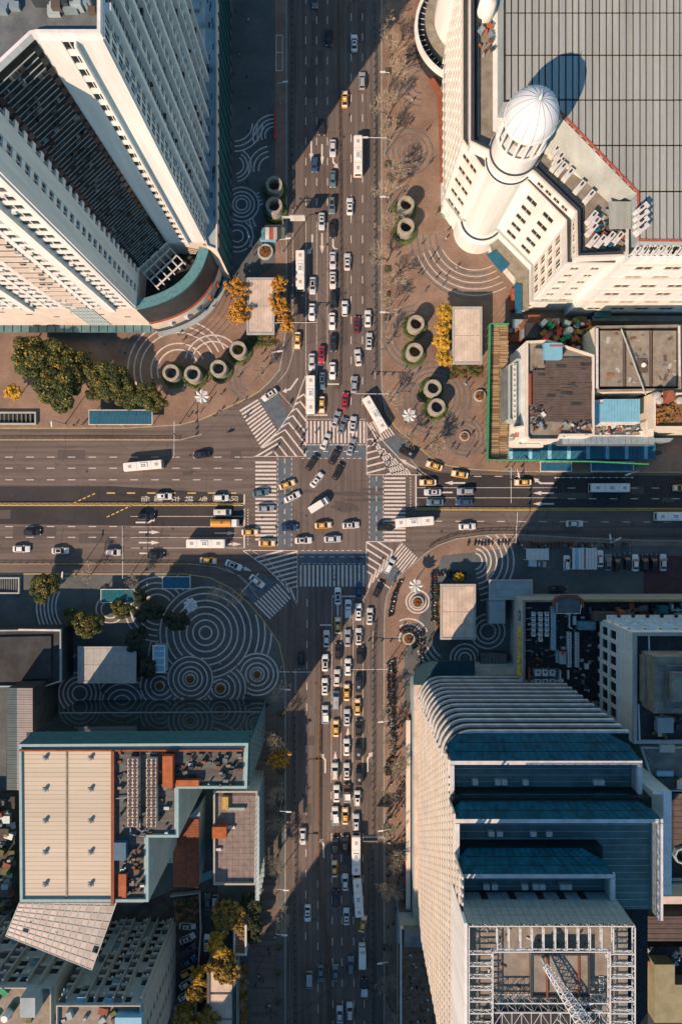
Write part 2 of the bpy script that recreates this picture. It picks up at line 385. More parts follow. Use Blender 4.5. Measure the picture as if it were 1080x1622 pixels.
for i in range(26):
    px, py = rnd.choice([(rnd.uniform(470,585), rnd.choice([rnd.uniform(0,640), rnd.uniform(960,1600)])), (rnd.choice([rnd.uniform(0,380), rnd.uniform(665,1060)]), rnd.uniform(705,885))]); w, h = (rnd.uniform(5,16), rnd.uniform(14,60)) if 465 < px < 590 else (rnd.uniform(14,70), rnd.uniform(5,16))
    patch('asphalt_patch', [(px-w/2,py-h/2),(px+w/2,py-h/2+rnd.uniform(-1,1)),(px+w/2+rnd.uniform(-1,1),py+h/2),(px-w/2,py+h/2)], M['asphalt_b'], .0055+.00005*i)
for cx, cy, rx, ry in ((555,782,52,4),(575,792,44,3),(545,803,28,9),(590,775,30,3),(470,778,40,3),(640,800,30,4)):
    pts = []
    for k in range(26):
        t = 2*math.pi*k/26; q_ = rnd.uniform(.6,1.15); pts.append((cx+rx*q_*math.cos(t), cy+ry*q_*math.sin(t)))
    patch('skid_stain', pts, M['asphalt_b'], .0075+.0001*(cx % 7))
# ---------------- rings of pale paving: circles listed top-most first, later ones are hidden under earlier ones
def rings(q, circles, w=.42, m='band', clip=None):
    polyq = KERB[q]+CORNER[q]
    for i, (cx, cy, radii, a0, a1) in enumerate(circles):
        for r in radii:
            n = max(24, int(r*2.2)); run = []
            def emit(run):
                if len(run) > 3:
                    o = struct('paving_ring', MB().strip(G(run), w, PZ+.012+.0006*(i % 5)), M[m], PLAZA[q])
            for k in range(n+1):
                t = R(a0+(a1-a0)*k/n); p = (cx+r*math.cos(t), cy-r*math.sin(t))
                ok = inside(p, polyq) and not any(math.hypot(p[0]-c[0], p[1]-c[1]) < max(c[2])+1.5 and (c[4]-c[3] > 300) for c in circles[:i])
                if clip: ok = ok and clip(p)
                if ok: run.append(p)
                else: emit(run); run = []
            emit(run)
rings('SW', [(302,1075,[12,19,27,35],0,360),(326,1002,[10,20,30,41,51,62,72],0,360),(350,1090,[14,23,31,39],0,360),(407.5,1068,[11,18,26,33],0,360),(254,1086,[15,23,31],0,360),
  (127,1098,[11.5,19,26,33],0,360),(194,1115,[14,23,32,42],0,360),(250,965,[24,33,42,51],0,360),(326,1002,[84,94,104],-75,20),(137,961,[48,54,60,66,72,78],150,215),(175,965,[14,22],0,360),
  (140,1060,[30,38,46,54],130,185),(300,1085,[46,55,64],200,340),(302,1040,[50,58,66],150,200)], clip=lambda p: p[1] < 1122)
rings('SE', [(736,1043,[9.5,16,23],0,360),(772,1000,[12,19,27],0,360),(750,889,[13,20,27,36,45,54,63],-80,80),(661,953,[13,18],0,360),(647,1011,[15,23,31],20,200),(718,1010,[36,44,52,60],200,235)], clip=lambda p: p[0] > 632)
NW1 = [(283,587,[33,43,60,70,80],25,200),(338,575,[34,44],20,170),(383,324,[9,14,20,27],0,360),(376,374,[9.5,18,25],0,360),(434,215,[14,20,26,33],90,200),(372,196,[28,36,44],270,360),(425,345,[24,30,36,42],110,215),(372,262,[14,20,26],280,420),(430,268,[20,28,36],100,190)]
rings('NW', NW1, w=.4, m='band', clip=lambda p: p[1] > 525 or p[0] > 368 or (p[1] > 440 and p[0] > 300))
rings('NW', [(262,440,[86,94,102,110,118,126],285,360)], w=.2, m='asphalt_b', clip=lambda p: p[1] > 440)
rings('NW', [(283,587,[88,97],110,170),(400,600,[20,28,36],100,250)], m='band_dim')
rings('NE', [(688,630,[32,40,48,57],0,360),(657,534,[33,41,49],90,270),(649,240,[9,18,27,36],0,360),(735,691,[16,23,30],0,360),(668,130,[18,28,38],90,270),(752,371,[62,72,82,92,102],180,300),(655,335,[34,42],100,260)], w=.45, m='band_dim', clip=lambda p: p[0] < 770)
rings('NE', [(752,371,[57,67,77,87,97],200,300)], w=.22, m='band', clip=lambda p: p[1] > 395)

# ---------------- painted markings, each a thin sheet on the asphalt
ZM = .010
def mark(name, pts, m='paint', z=ZM, parent=None):
    return struct(name, MB().sheet(G(pts), z), M[m], parent or road)
def line(pts, w=1.0, m='paint_thin', name='lane_line', z=ZM): return struct(name, MB().strip(G(pts), w*PX, z), M[m], road)
DASH = {}
def dash(px, py, length, horiz, w=1.1, m='paint', ang=None):
    k = (length, w, m)
    if k not in DASH: DASH[k] = MB().sheet([(-length*PX/2,-w*PX/2),(length*PX/2,-w*PX/2),(length*PX/2,w*PX/2),(-length*PX/2,w*PX/2)], 0).mesh('lane_dash', M[m])
    o = bpy.data.objects.new('lane_dash', DASH[k]); link(o, road); x, y = g(px, py); o.location = (x, y, ZM)
    o.rotation_euler = (0,0, R(ang) if ang is not None else (0 if horiz else R(90)))
def dashes(x0, y0, x1, y1, period=32, length=12, m='paint', w=1.1):
    L = math.hypot(x1-x0, y1-y0); n = int(L/period); a = math.degrees(math.atan2(-(y1-y0), x1-x0))
    for i in range(n+1):
        t = (i*period)/L
        if t <= 1: dash(x0+(x1-x0)*t, y0+(y1-y0)*t, length, True, w, m, a)
def zebra(a, b, c, d, n, duty=.5):
    """crosswalk with corners a-b (one end of the first stripe to the other) and d-c; n stripes from a-b to d-c"""
    cw = bpy.data.objects.new('crosswalk', None); link(cw, road)
    for i in range(n):
        t0 = i/(n-1+duty); t1 = t0+duty/(n-1+duty)
        struct('stripe', MB().sheet(G([lerp(a,d,t0),lerp(b,c,t0),lerp(b,c,t1),lerp(a,d,t1)]), ZM), M['paint'], cw)
zebra((485,667),(485,702),(578,702),(578,667), 16)
zebra((475,895),(475,929),(577,929),(577,895), 16)
zebra((404.5,731),(438,731),(438,856),(404.5,856), 20)
zebra((608,756),(642,756),(642,857),(608,857), 17)
zebra((379.5,650),(408.6,632),(440.5,685),(414,710), 12)
zebra((598,700),(581,671),(606,661),(625,689), 7)
zebra((617,883),(637,860),(661,883),(639,911), 8)
zebra((460.7,948),(438.7,924),(402.5,955.5),(427.7,981), 9)
for pts in ([(410,633),(437,618),(460,664),(443,684)],[(440,727),(462,727),(462,868),(440,868)],[(585,755),(606.5,755),(606.5,858),(585,858)],[(484,704),(580,704),(580,726),(484,726)],
            [(475,872),(578,872),(578,893),(475,893)],[(381,937),(409,907),(437,922),(401,954)],[(600,903),(616,885),(637,911),(624,929)],[(601,702),(626,690),(651,706),(630,723)]):
    mark('bike_box', pts, 'bike', .006)
for pts in ([(440,727),(440,868)],[(462,727),(462,868)],[(585,755),(585,858)],[(606.5,755),(606.5,858)]): dashes(*pts[0], *pts[1], period=8, length=4, w=.9)
dashes(451,730,451,866,16,8)
dashes(596,758,596,856,16,8)
for y in (704,726,872,893): dashes(480,y,576,y,9,5,w=.9)
dashes(484,715,578,715,16,8); dashes(478,882,576,882,16,8)
for y in (664,704.8): dashes(486,y,578,y,3.4,1.7,w=1.3)
for x in (477.5,577.5): dashes(x,897,x,928,3.4,1.7,w=1.3)
dashes(393,808,393,866,4.5,2.2,w=1.3); dashes(650,757,650,806,4.5,2.2,w=1.3)
# chevron islands
def clipseg(p, d, poly):
    best = None
    for i in range(len(poly)):
        a, b = poly[i-1], poly[i]; ex, ey = b[0]-a[0], b[1]-a[1]; den = d[0]*ey-d[1]*ex
        if abs(den) < 1e-9: continue
        t = ((a[0]-p[0])*ey-(a[1]-p[1])*ex)/den; u = ((a[0]-p[0])*d[1]-(a[1]-p[1])*d[0])/den
        if t > 1e-6 and 0 <= u <= 1 and (best is None or t < best): best = t
    return (p[0]+d[0]*best, p[1]+d[1]*best) if best else None
def island(poly, q0, q1, d1, d2, n):
    ext = poly+[poly[0]]
    line(ext, 1.2, 'paint', 'island_outline')
    for i in range(n):
        p = lerp(q0, q1, (i+.6)/(n+.2))
        if not inside(p, poly): continue
        a, b = clipseg(p, d1, poly), clipseg(p, d2, poly)
        if a and b: line([a, p, b], 2.7, 'paint', 'chevron', ZM+.004)
island([(486,590),(484.5,723),(402,723),(436,690),(464,648)], (485,618), (430,721), (.62,.8), (-.85,.5), 9)
island([(580.5,668),(580.5,752),(668,752),(640,734),(612,705)], (583,690), (650,748), (-.95,.25), (.5,.85), 7)
island([(385,872),(471,872),(471,955),(445,922),(420,897)], (400,880), (464,935), (.95,-.25), (.35,.9), 9)
island([(580,858),(580,935),(608,900),(636,858)], (625,868), (586,915), (-.8,-.5), (-.3,.95), 6)
# lane lines, north arm
for x in (463.5,593.5): line([(x,-500),(x,560 if x < 500 else 600)], 1.0)
for x in (484.5,501.5,518.6):
    dashes(x,-480,x,345); line([(x,352),(x,655 if x < 515 else 606)], 1.0)
for x in (556,574): dashes(x,-485,x,660)
line([(485,657.5),(518.6,657.5)], 2.2, 'paint', 'stop_line'); line([(518.6,608.5),(537,608.5)], 2.2, 'paint', 'stop_line')
line([(470,520),(465,556),(455,588),(440,606)], .9); line([(441,620),(466,648)], .9)
# west arm
for y in (724,741.5,760): dashes(-480,y,380,y,33)
for y in (818,834.5,851.5,868): line([(207,y),(386,y)], 1.0)
for y in (834,851): dashes(-480,y,205,y,33)
dashes(176,781,385,781,32,13,'paint_yellow',2.0)
for y in (797.4,800.6): line([(-800,y),(386,y)], 1.5, 'paint_yellow')
for pts in ([(112,799),(150,782)],[(172,818),(210,800)]): dashes(*pts[0],*pts[1],8,5,'paint_yellow',1.8)
line([(387,806),(387,868)], 2.2, 'paint', 'stop_line'); line([(387,783),(387,799)], 2.2, 'paint', 'stop_line')
line([(-800,893),(300,893),(345,898),(380,912),(405,935)], .9); line([(-800,697),(285,697),(320,688)], .9); line([(380,724),(402,724)], .9)
line([(358,900),(378,912),(396,930),(410,948)], .9); line([(395,870),(425,887),(455,925),(470,958)], .9)
# east arm
line([(658.5,753),(658.5,806)], 2.2, 'paint', 'stop_line')
for y in (772.5,788.5): line([(659,y),(882,y)], 1.0)
for y in (773,790): dashes(905,y,1500,y,33)
for y in (804.6,807.6): line([(659,y),(900,y+.6),(1800,y+2)], 1.3, 'paint_yellow')
dashes(694,825.5,1500,829,33); dashes(756,754.5,830,754.5,33)
line([(690,760),(668,748),(650,728)], .9)
# south arm
for x in (486.5,): dashes(x,955,484,1500,33); 
dashes(503,1400,505,1900,33)
for x in (526,541,559.6,575.5): line([(x,945 if x > 520 else 990),(x-1.5,1240)], 1.0); dashes(x-1.5,1260,x+4,1900,33)
line([(507,990),(525,990)], 2.2, 'paint', 'stop_line'); line([(526,944.5),(577,944.5)], 2.2, 'paint', 'stop_line')
line([(468,1060),(468,2200)], .9); line([(590.5,1000),(590.5,2200)], .9); line([(577,948),(590,920),(604,900)], .9)
line([(598,918),(622,935)], 2.0, 'paint', 'stop_line'); line([(383,938),(410,908)], 2.0, 'paint', 'stop_line')
line([(436,618),(412,632)], 1.6, 'paint', 'stop_line')
# turn and straight-on arrows
ARW = {'s': [(-.22,-3),(.22,-3),(.22,.6),(.6,.6),(0,3),(-.6,.6),(-.22,.6)], 'l': [(.05,-3),(.5,-3),(.5,.9),(-.2,1.8),(.1,2.3),(-1.2,2.6),(-.9,1.2),(-.55,1.5),(.05,.6)]}
ARW['r'] = [(-x, y) for x, y in ARW['l']]
def arrow(px, py, head, kind='s', k=1.0):
    me = MB().sheet([(x*k, y*k) for x, y in ARW[kind]], 0).mesh('direction_arrow', M['paint'])
    o = bpy.data.objects.new('direction_arrow', me); link(o, road); x, y = g(px, py); o.location = (x,y,ZM+.003); o.rotation_euler = (0,0,R(-head))
for a in ((493,388,180,'r'),(510,386,180),(529,386,180,'l'),(493,240,180),(510,245,180),(529,252,180,'l'),(237,843,90),(237,859.5,90),(232,826,90,'l'),(238,878,90,'r'),(357,844.5,90),(366,862,90),
          (860,764,270,'r'),(860,781,270),(860,798,270),(513.5,1208,0,'l'),(531,1206,0),(583.5,1206,0,'r'),(535,962,0),(551,1168,0),(461,612,215,'r'),(645,734,300),(384,899,110),(567,1330,0),(511,1342,0,'l'),(700,780,270),(720,765,270)): arrow(*a)
# lettering on the turning lane
def text_mesh(s, size, mt, ext=0.0):
    cu = bpy.data.curves.new('lettering', 'FONT'); cu.body = s; cu.size = size; cu.align_x = 'CENTER'; cu.align_y = 'CENTER'; cu.extrude = ext; cu.resolution_u = 2
    o = bpy.data.objects.new('lettering', cu); COL.objects.link(o); dg = bpy.context.evaluated_depsgraph_get()
    me = bpy.data.meshes.new_from_object(o.evaluated_get(dg)); COL.objects.unlink(o); bpy.data.objects.remove(o)
    me.materials.clear(); me.materials.append(mt); return me
for ch, px in zip('借道左转专用区', (229.5,250,278,298.5,321,344,369.5)):
    o = bpy.data.objects.new('road_lettering', text_mesh(ch, 2.0, M['paint'])); link(o, road)
    x, y = g(px, 790.5); o.location = (x,y,ZM+.003); o.rotation_euler = (0,0,R(-90)); o.scale = (.95,1.35,1)
# manhole covers
MHC = MB().lathe([(0,.0),(.4,.0),(.4,-.01)], 14).mesh('manhole_cover', M['darkmetal'])
for i in range(46):
    px, py = rnd.choice([(rnd.uniform(470,590), rnd.uniform(0,1622)), (rnd.uniform(0,1080), rnd.uniform(700,885))])
    o = bpy.data.objects.new('manhole_cover', MHC); link(o, road); o.location = (*g(px,py), .02)

# ================================================================ railings
def resample(pts, step):
    out = [pts[0]]; 
    for a, b in zip(pts, pts[1:]):
        L = math.hypot(b[0]-a[0], b[1]-a[1]); n = max(1, round(L/step))
        out += [lerp(a, b, k/n) for k in range(1, n+1)]
    return out
def railing(pts, label, m='galv', h=1.0, z=0.0, w=.09, base=True):
    P = resample(G(pts), 2.2); o = thing('railing', label, 'railing', (*P[0], z), group=None)
    part('top_rail', MB().strip(P, w, z+h-.08, .08), M[m], o)
    part('bottom_rail', MB().strip(P, w*.8, z+.15, .06), M[m], o)
    pm = MB()
    for x, y in P:
        pm.box(x-.06,x+.06,y-.06,y+.06,z,z+h+.05)
        if base: pm.box(x-.22,x+.22,y-.22,y+.22,z,z+.1)
    part('posts', pm, M[m], o, stuff=True)
    bm_ = MB()
    for a, b in zip(P, P[1:]):
        for k in range(1, 8):
            c = lerp(a, b, k/8); bm_.box(c[0]-.02,c[0]+.02,c[1]-.02,c[1]+.02,z+.2,z+h-.07)
    part('bars', bm_, M[m], o, stuff=True)
railing([(537,-300),(537,180),(538,300),(539,480),(537.5,612)], 'brown median railing splitting the road beside the domed mall', 'rust')
railing([(463.5,-300),(463.5,330)], 'side lane railing along the road on the twin-slab tower side', 'darkmetal')
railing([(593.5,-300),(593.5,585)], 'side lane railing along the road beside the bare trees and domed mall', 'darkmetal')
railing([(508,995),(507,1100),(505,1200),(505,1380),(512,1450),(520,1530),(525,1622),(530,1800)], 'rusty median railing on the road beside the terraced glass tower', 'rust', w=.3)
railing([(468,1100),(468,1900)], 'side lane railing beside the autumn trees and tan roofed store', 'darkmetal')
railing([(594,985),(590.5,1030),(590.5,1900)], 'side lane railing between the car queue and parked scooters', 'darkmetal')
railing([(-300,696),(284,696)], 'side lane railing in front of the big evergreens and blue shelter', 'yellow')
railing([(-300,893),(300,893)], 'side lane railing opposite the orange tanker truck', 'yellow')
railing([(-300,799),(380,799)], 'yellow centre railing beside the lettered turning lane', 'yellow', h=.8)
railing([(680,866),(693,858),(721,848),(762,842),(799,841),(900,844),(1020,850),(1400,853)], 'curved brown railing before the car park and scooter rows', 'rust')
railing([(879,756.5),(1000,756.5)], 'short white railing in the road before the blue shelters', 'steel')
railing([(662,806.2),(900,807),(1400,808)], 'yellow centre railing on the dark asphalt road', 'yellow', h=.7)
for q, a, b in (('NE',4,12),('SW',3,10),('NW',7,13)):
    struct('kerb_paint', MB().strip(G(KERB[q][a-1:b]), .22, .153), M['yellow'], None)
# ================================================================ buildings
def facade(T, A, B, z0, z1, fh, bays, wall, glass=None, t=.35, sill=.95, head=.35, slab=None, ac=0.0, wm=None, slabd=.85):
    """detailed wall along A->B (outside to the right): bays = (kind, width); p pier, n window column, l balcony slabs over dark glass, f projecting fin"""
    glass = glass or M['glass']; wm = wm or MB(); L = math.hypot(B[0]-A[0], B[1]-A[1]); tot = sum(w for _, w in bays); s = 0
    nf = max(1, int(round((z1-z0)/fh))); fh = (z1-z0)/nf
    for kind, w in bays:
        a, b = lerp(A, B, s/tot), lerp(A, B, (s+w)/tot); s += w
        if kind == 'p': wm.obox(a, b, z0, z1, 0, t); continue
        if kind == 'f': wm.obox(a, b, z0, z1, 0, t+.9); continue
        for i in range(nf):
            z = z0+i*fh
            if kind == 'n':
                wm.obox(a, b, z, z+sill, 0, t*.8); wm.obox(a, b, z+fh-head, z+fh, 0, t*.8)
                wpiece('window', T, glass, a, b, z+sill, z+fh-head, 0, .06)
                c, d = lerp(a,b,.47), lerp(a,b,.53); wm.obox(c, d, z+sill, z+fh-head, .06, .16)
                if rnd.random() < ac:
                    u = rnd.uniform(.05,.5); wpiece('air_conditioner', T, M['ac'], lerp(a,b,u), lerp(a,b,min(1,u+.8/w)), z+.05, z+.65, t*.8, t*.8+.4)
            elif kind == 'l':
                wpiece('balcony_slab', T, slab or wall, a, b, z+fh-.22, z+fh, 0, slabd)
                wpiece('window', T, glass, a, b, z+.05, z+fh-.25, 0, .08)
                wm.obox(a, b, z+fh*.45, z+fh*.45+.07, slabd*.65, slabd*.65+.07)
                for q in range(int(w/1.8)):
                    if rnd.random() < .5: 
                        u = rnd.random()*.9; wpiece('air_conditioner', T, rnd.choice([M['ac'],M['galv'],M['darkmetal'],M['brownroof']]), lerp(a,b,u), lerp(a,b,min(1,u+.9/w)), z+.06, z+.06+rnd.uniform(.4,1.1), .1, .55)
    return wm
def roofbox(T, x0, x1, y0, y1, z0, h, m, name='roof_hut'): return piece(name, T, m, x0, x1, y0, y1, z0, z0+h)
ACM = MB().box(-.5,.5,-.5,.5,0,.9); ACM.lathe([(.2,.9),(.2,.93),(.15,.93),(.15,.905),(.05,.905),(.05,.95),(0,.95)], 12, 0, .22, mi=1)
def fan_unit(T, x, y, z, sx=1.6, sy=1.6, h=1.2, rz=0):
    k = 'acm'
    if k not in UNIT: UNIT[k] = ACM.mesh('air_conditioner', [M['ac'], M['darkmetal']])
    o = bpy.data.objects.new('air_conditioner', UNIT[k]); link(o, T); o.location = Vector((x,y,z))-T.location; o.scale = (sx,sy,h/.9); o.rotation_euler = (0,0,rz); return o

# ---------------------------------------------------------------- twin-slab tower
ZP = 21.6; ZT = 98.0
def q(px, py): return g(px, py, ZP)
T = thing('apartment_tower', 'tall white apartment tower with two slab wings over a curved corner podium', 'tower', (*q(100,300), 0))
A0, A1, L1, S0, S1, N1 = q(213,487), q(218,425), q(263,383), q(268,382), q(325,382), q(325,100)
W0 = q(-260,487)
part('tower_wall', MB().prism([W0, A0, A1, L1, S0, S1, N1, q(212,100), q(212,270), q(100,345), q(-260,345)], ZP, ZT), M['white'], T)
wm = MB()
south = [('p',1.2),('n',3.4),('f',2.2),('n',3.2),('p',1.2),('l',6.0),('p',1.2),('n',3.0),('p',.9),('n',3.0),('f',1.8),('n',3.2),('p',.9),('n',3.2),('p',1.2),('l',5),('p',1.2),('n',3.2),('f',2),('n',3.2),('p',1)]
ws = sum(w for _, w in south); Aw = (A0[0]-ws, A0[1])
facade(T, Aw, A0, ZP, ZT, 3.2, south[::-1], M['white'], ac=.6, wm=wm, slab=M['cream'])
facade(T, A0, A1, ZP, ZT, 3.2, [('p',3.6),('n',1.7),('p',2.9),('n',1.5)], M['white'], wm=wm, t=.5)
facade(T, S0, S1, ZP, ZT, 3.2, [('p',3.0),('n',1.9),('f',.35),('p',3.9)], M['white'], wm=wm)
eb = []
for i in range(5): eb += [('p',.5),('n',1.8),('p',.4),('n',1.6),('f',1.1),('l',3.6),('f',.4)]
facade(T, S1, N1, ZP, ZT, 3.2, eb, M['white'], wm=wm, ac=.25, slabd=.22, sill=.7, t=.2)
part('facade_piers', wm, M['white'], T)
# recessed glazed wall with close white slats between the wings
part('recess_glazing', MB().obox(A1, L1, ZP+.02, ZT-.05, 0, .12), M['skylight'], T)
n = 60
for i in range(n):
    z = ZP+1.2+i*(ZT-ZP-1.5)/n
    wpiece('slat', T, M['greywall'], lerp(A1,L1,.1), lerp(A1,L1,.9), z, z+.1, .12, .26)
    if i % 2 == 0:
        for u0, u1 in ((0,.1),(.9,1)): wpiece('window', T, M['glass'], lerp(A1,L1,u0), lerp(A1,L1,u1), z+.3, z+1.9, .1, .2)
    for k in range(5):
        if rnd.random() < .55:
            u = rnd.uniform(.12,.82); wpiece('clutter', T, M[rnd.choice(['darkmetal','skylight','skylight','darkroof','darkmetal','darkroof','roofgrey'])], lerp(A1,L1,u), lerp(A1,L1,u+rnd.uniform(.04,.12)), z-rnd.uniform(.5,1.0), z, .12, .5)
rp = [W0, A0, A1, L1, S0, S1, N1, q(212,100), q(212,270), q(100,345), q(-260,345)]
part('roof_parapet', MB().frame(rp, .5, ZT, ZT+1.2), M['white'], T)
part('roof_deck', MB().sheet(offset(ccw(rp), -.5), ZT+.02), M['roofgrey'], T)
for k in range(16):
    x, y = g(rnd.uniform(70,160), rnd.uniform(0,22), ZT); s = rnd.uniform(.8,2.6)
    roofbox(T, x-s/2, x+s/2, y-s*.4, y+s*.4, ZT+.02, rnd.uniform(.6,1.8), M[rnd.choice(['darkmetal','galv','greywall','brownroof'])])
for k in range(9):
    x, y = g(rnd.uniform(0,28), rnd.uniform(0,20), ZT); roofbox(T, x-.7, x+.7, y-.5, y+.5, ZT+.02, .8, M['galv'])
# podium and curved corner
pod = [q(-260,487), A0, A1, L1, S0, S1, q(328,392), q(345,398), q(345,-200), q(-260,-200)]
part('podium', MB().prism(pod, .05, ZP-.02), M['cream'], T)
part('podium_parapet', MB().frame(pod, .35, ZP-.02, ZP+.7), M['cream'], T)
part('podium_deck', MB().sheet([S1, q(344,399), q(344,-199), q(326,-199)], ZP+.01), M['greywall'], T)
for k in range(26):
    u = rnd.random(); x, y = q(rnd.uniform(328,341), rnd.uniform(0,370)); roofbox(T, x-.12, x+.12, y-.7, y+.7, ZP, .15, M['darkmetal'], 'skylight_slot')
for k in range(8):
    x, y = q(rnd.uniform(300,322), rnd.uniform(-10,85)); roofbox(T, x-.9, x+.9, y-1, y+1, ZP, rnd.uniform(1,2.2), M[rnd.choice(['greywall','galv','stone'])])
pw = MB()
for k in range(22): pw.obox(q(345,395-k*22), q(345,391-k*22), .1, ZP-.5, 0, .25)
part('podium_mullions', pw, M['darkmetal'], T)
wpiece('podium_glazing', T, M['teal'], q(345,396), q(345,-190), 1, ZP-2, 0, .1)
g0 = A0[0]
wpiece('podium_glazing', T, M['tealpane'], (g0-17.2,A0[1]), (g0-11.2,A0[1]), 5, ZP-.1, 0, .12)
pm = MB()
for k in range(12): pm.obox((g0-17.2,A0[1]), (g0-11.2,A0[1]), 5.6+k*1.35, 5.75+k*1.35, .12, .2)
for k in range(7): pm.obox((g0-17.2+k,A0[1]), (g0-17.1+k,A0[1]), 5, ZP-.1, .12, .18)
part('glazing_bars', pm, M['white'], T)
for k in range(7): wpiece('wall_slot', T, M['darkmetal'], (g0-5-k*6.3, A0[1]), (g0-3.4-k*6.3, A0[1]), 13+(k%3)*2.2, 13.4+(k%3)*2.2, 0, .1)
wpiece('shop_canopy', T, mat('canopy_glass_grey', (.12,.19,.19), var=.25, rough=.3), (q(-260,487)[0], A0[1]), (A0[0]+.5, A0[1]), 4.4, 4.7, 0, 2.0)
for k in range(34): wpiece('canopy_rib', T, M['darkmetal'], (A0[0]-.5-k*2.4, A0[1]), (A0[0]-.35-k*2.4, A0[1]), 4.7, 4.85, 0, 1.9)
wpiece('shop_front', T, M['glass'], (q(-260,487)[0], A0[1]), (A0[0], A0[1]), .2, 4.2, 0, .08)
arc = []
P0, P1, Pm = Vector(q(215,488)), Vector(q(329,392)), Vector(q(293,455))
for k in range(25):
    t = k/24; arc.append(tuple((1-t)**2*P0+2*t*(1-t)*(2*Pm-.5*(P0+P1))+t*t*P1))
part('corner_wall', MB().strip(arc, .7, .05, ZP-1.25), M['darkmetal'], T)
part('corner_coping', MB().strip(offpath(arc, 1.1), 2.5, ZP-1.2, .5), M['tealpane'], T)
part('corner_floor', MB().sheet([A0, A1, L1, S0]+arc[::-1][:-1], 13.0), M['darkroof'], T)
part('corner_red_trim', MB().strip(offpath(arc, -.5), .45, 8.6, .5), M['red'], T)
part('corner_sign_band', MB().strip(offpath(arc, -.55), .5, 3.6, 4.9), M['cream'], T)
part('corner_shop_glass', MB().strip(offpath(arc, -.1), .8, .1, 3.5), M['glass'], T)
part('corner_step', MB().strip(offpath(arc, -1.3), 1.4, .1, .35), M['greywall'], T)
for k in range(5):
    p = offpath(arc, -.85)[4+k*4]; roofbox(T, p[0]-.5, p[0]+.5, p[1]-.5, p[1]+.5, 4.6, 2.2, M[rnd.choice(['blue','red','offwhite'])], 'shop_sign')
bx = MB()
for k in range(6):
    bx.obox(lerp(A1,L1,.02+.19*k), lerp(A1,L1,.05+.19*k), ZP-2, ZP-1.6, 0, 7)
for k in range(3): bx.obox(lerp(A1,L1,.02), lerp(A1,L1,.98), ZP-1.6, ZP-1.3, 1.2+k*2.4, 1.6+k*2.4)
part('recess_beams', bx, M['offwhite'], T)
flush()

# ---------------------------------------------------------------- domed mall
ZA, ZB, ZC, ZR, ZS = 39.0, 44.5, 42.5, 49.0, 44.8
T = thing('shopping_mall', 'cream shopping mall with a round domed corner turret and ribbed metal roof', 'mall', (*g(800,300), 0))
dcx, dcy = g(754,366); DR = 4.8
LED = G([(736,-600),(736,222),(765,262),(833,281),(899,348),(899,414),(972,414)], ZA)
LOWP = LED+G([(893,470),(1500,470),(1500,-400)])
part('lower_wall', MB().prism(LED[:6]+[(LED[6][0]+2, LED[5][1]), (LED[6][0]+2, LED[0][1])], .05, ZA), M['white'], T)
part('rear_mass', MB().prism(G([(880,470),(1500,470),(1500,-400),(880,-400)]), .05, ZA-.4), M['white'], T)
wm = MB()
def winrow(A, B, z0, z1, rows, cols, ww, hh, m0=.08, gl=None):
    """a grid of recessed-looking windows framed by bands"""
    L = math.hypot(B[0]-A[0], B[1]-A[1])
    for r in range(rows):
        for c in range(cols):
            u = m0+(1-2*m0)*(c+.5)/cols; z = z0+(z1-z0)*(r+.5)/rows; d = ww/2/L
            a, b = lerp(A,B,u-d), lerp(A,B,u+d)
            wpiece('window', T, gl or M['glass'], a, b, z-hh/2, z+hh/2, 0, .05)
            k = .18/L
            for aa, bb, za, zb in ((lerp(A,B,u-d-k),lerp(A,B,u+d+k),z-hh/2-.2,z-hh/2),(lerp(A,B,u-d-k),lerp(A,B,u+d+k),z+hh/2,z+hh/2+.2),(lerp(A,B,u-d-k),a,z-hh/2,z+hh/2),(b,lerp(A,B,u+d+k),z-hh/2,z+hh/2),(lerp(A,B,u-k/4),lerp(A,B,u+k/4),z-hh/2,z+hh/2)):
                wm.obox(aa, bb, za, zb, .0 if aa != lerp(A,B,u-k/4) else .05, .22)
# west wall: vertical ribs between windows
WA, WB = LED[0], LED[1]; winrow(WA, WB, 8, ZA-1.5, 7, 46, 1.5, 2.2, .005)
rb = MB()
for k in range(47):
    a = lerp(WA, WB, k/46); rb.box(a[0]-.45, a[0], a[1]-.3, a[1]+.3, 6, ZA-.5)
part('wall_ribs', rb, M['white'], T)
E1, E2, E3, E4 = LED[3], LED[4], LED[5], LED[6]
winrow(E1, E2, 11, 36, 5, 2, 3.0, 2.0, .1); winrow(LED[1], LED[2], 8, 37, 5, 2, 2.2, 1.8, .1)
winrow(E2, E3, 10, 35, 4, 3, 1.7, 3.6, .06)
winrow(E3, E4, 8, 37, 6, 2, 1.8, 1.5, .05)
SA, SB = g(893,501), g(1500,501)
part('south_wing', MB().prism(G([(893,501),(1500,501),(1500,430),(893,430)]), .05, ZS), M['white'], T)
winrow(SA, SB, 5, 43, 6, 16, 3.6, 1.9, .02)
for z in (15,24,33,42): wm.obox(SA, SB, z, z+.4, 0, .3)
part('window_surrounds', wm, M['cream'], T)
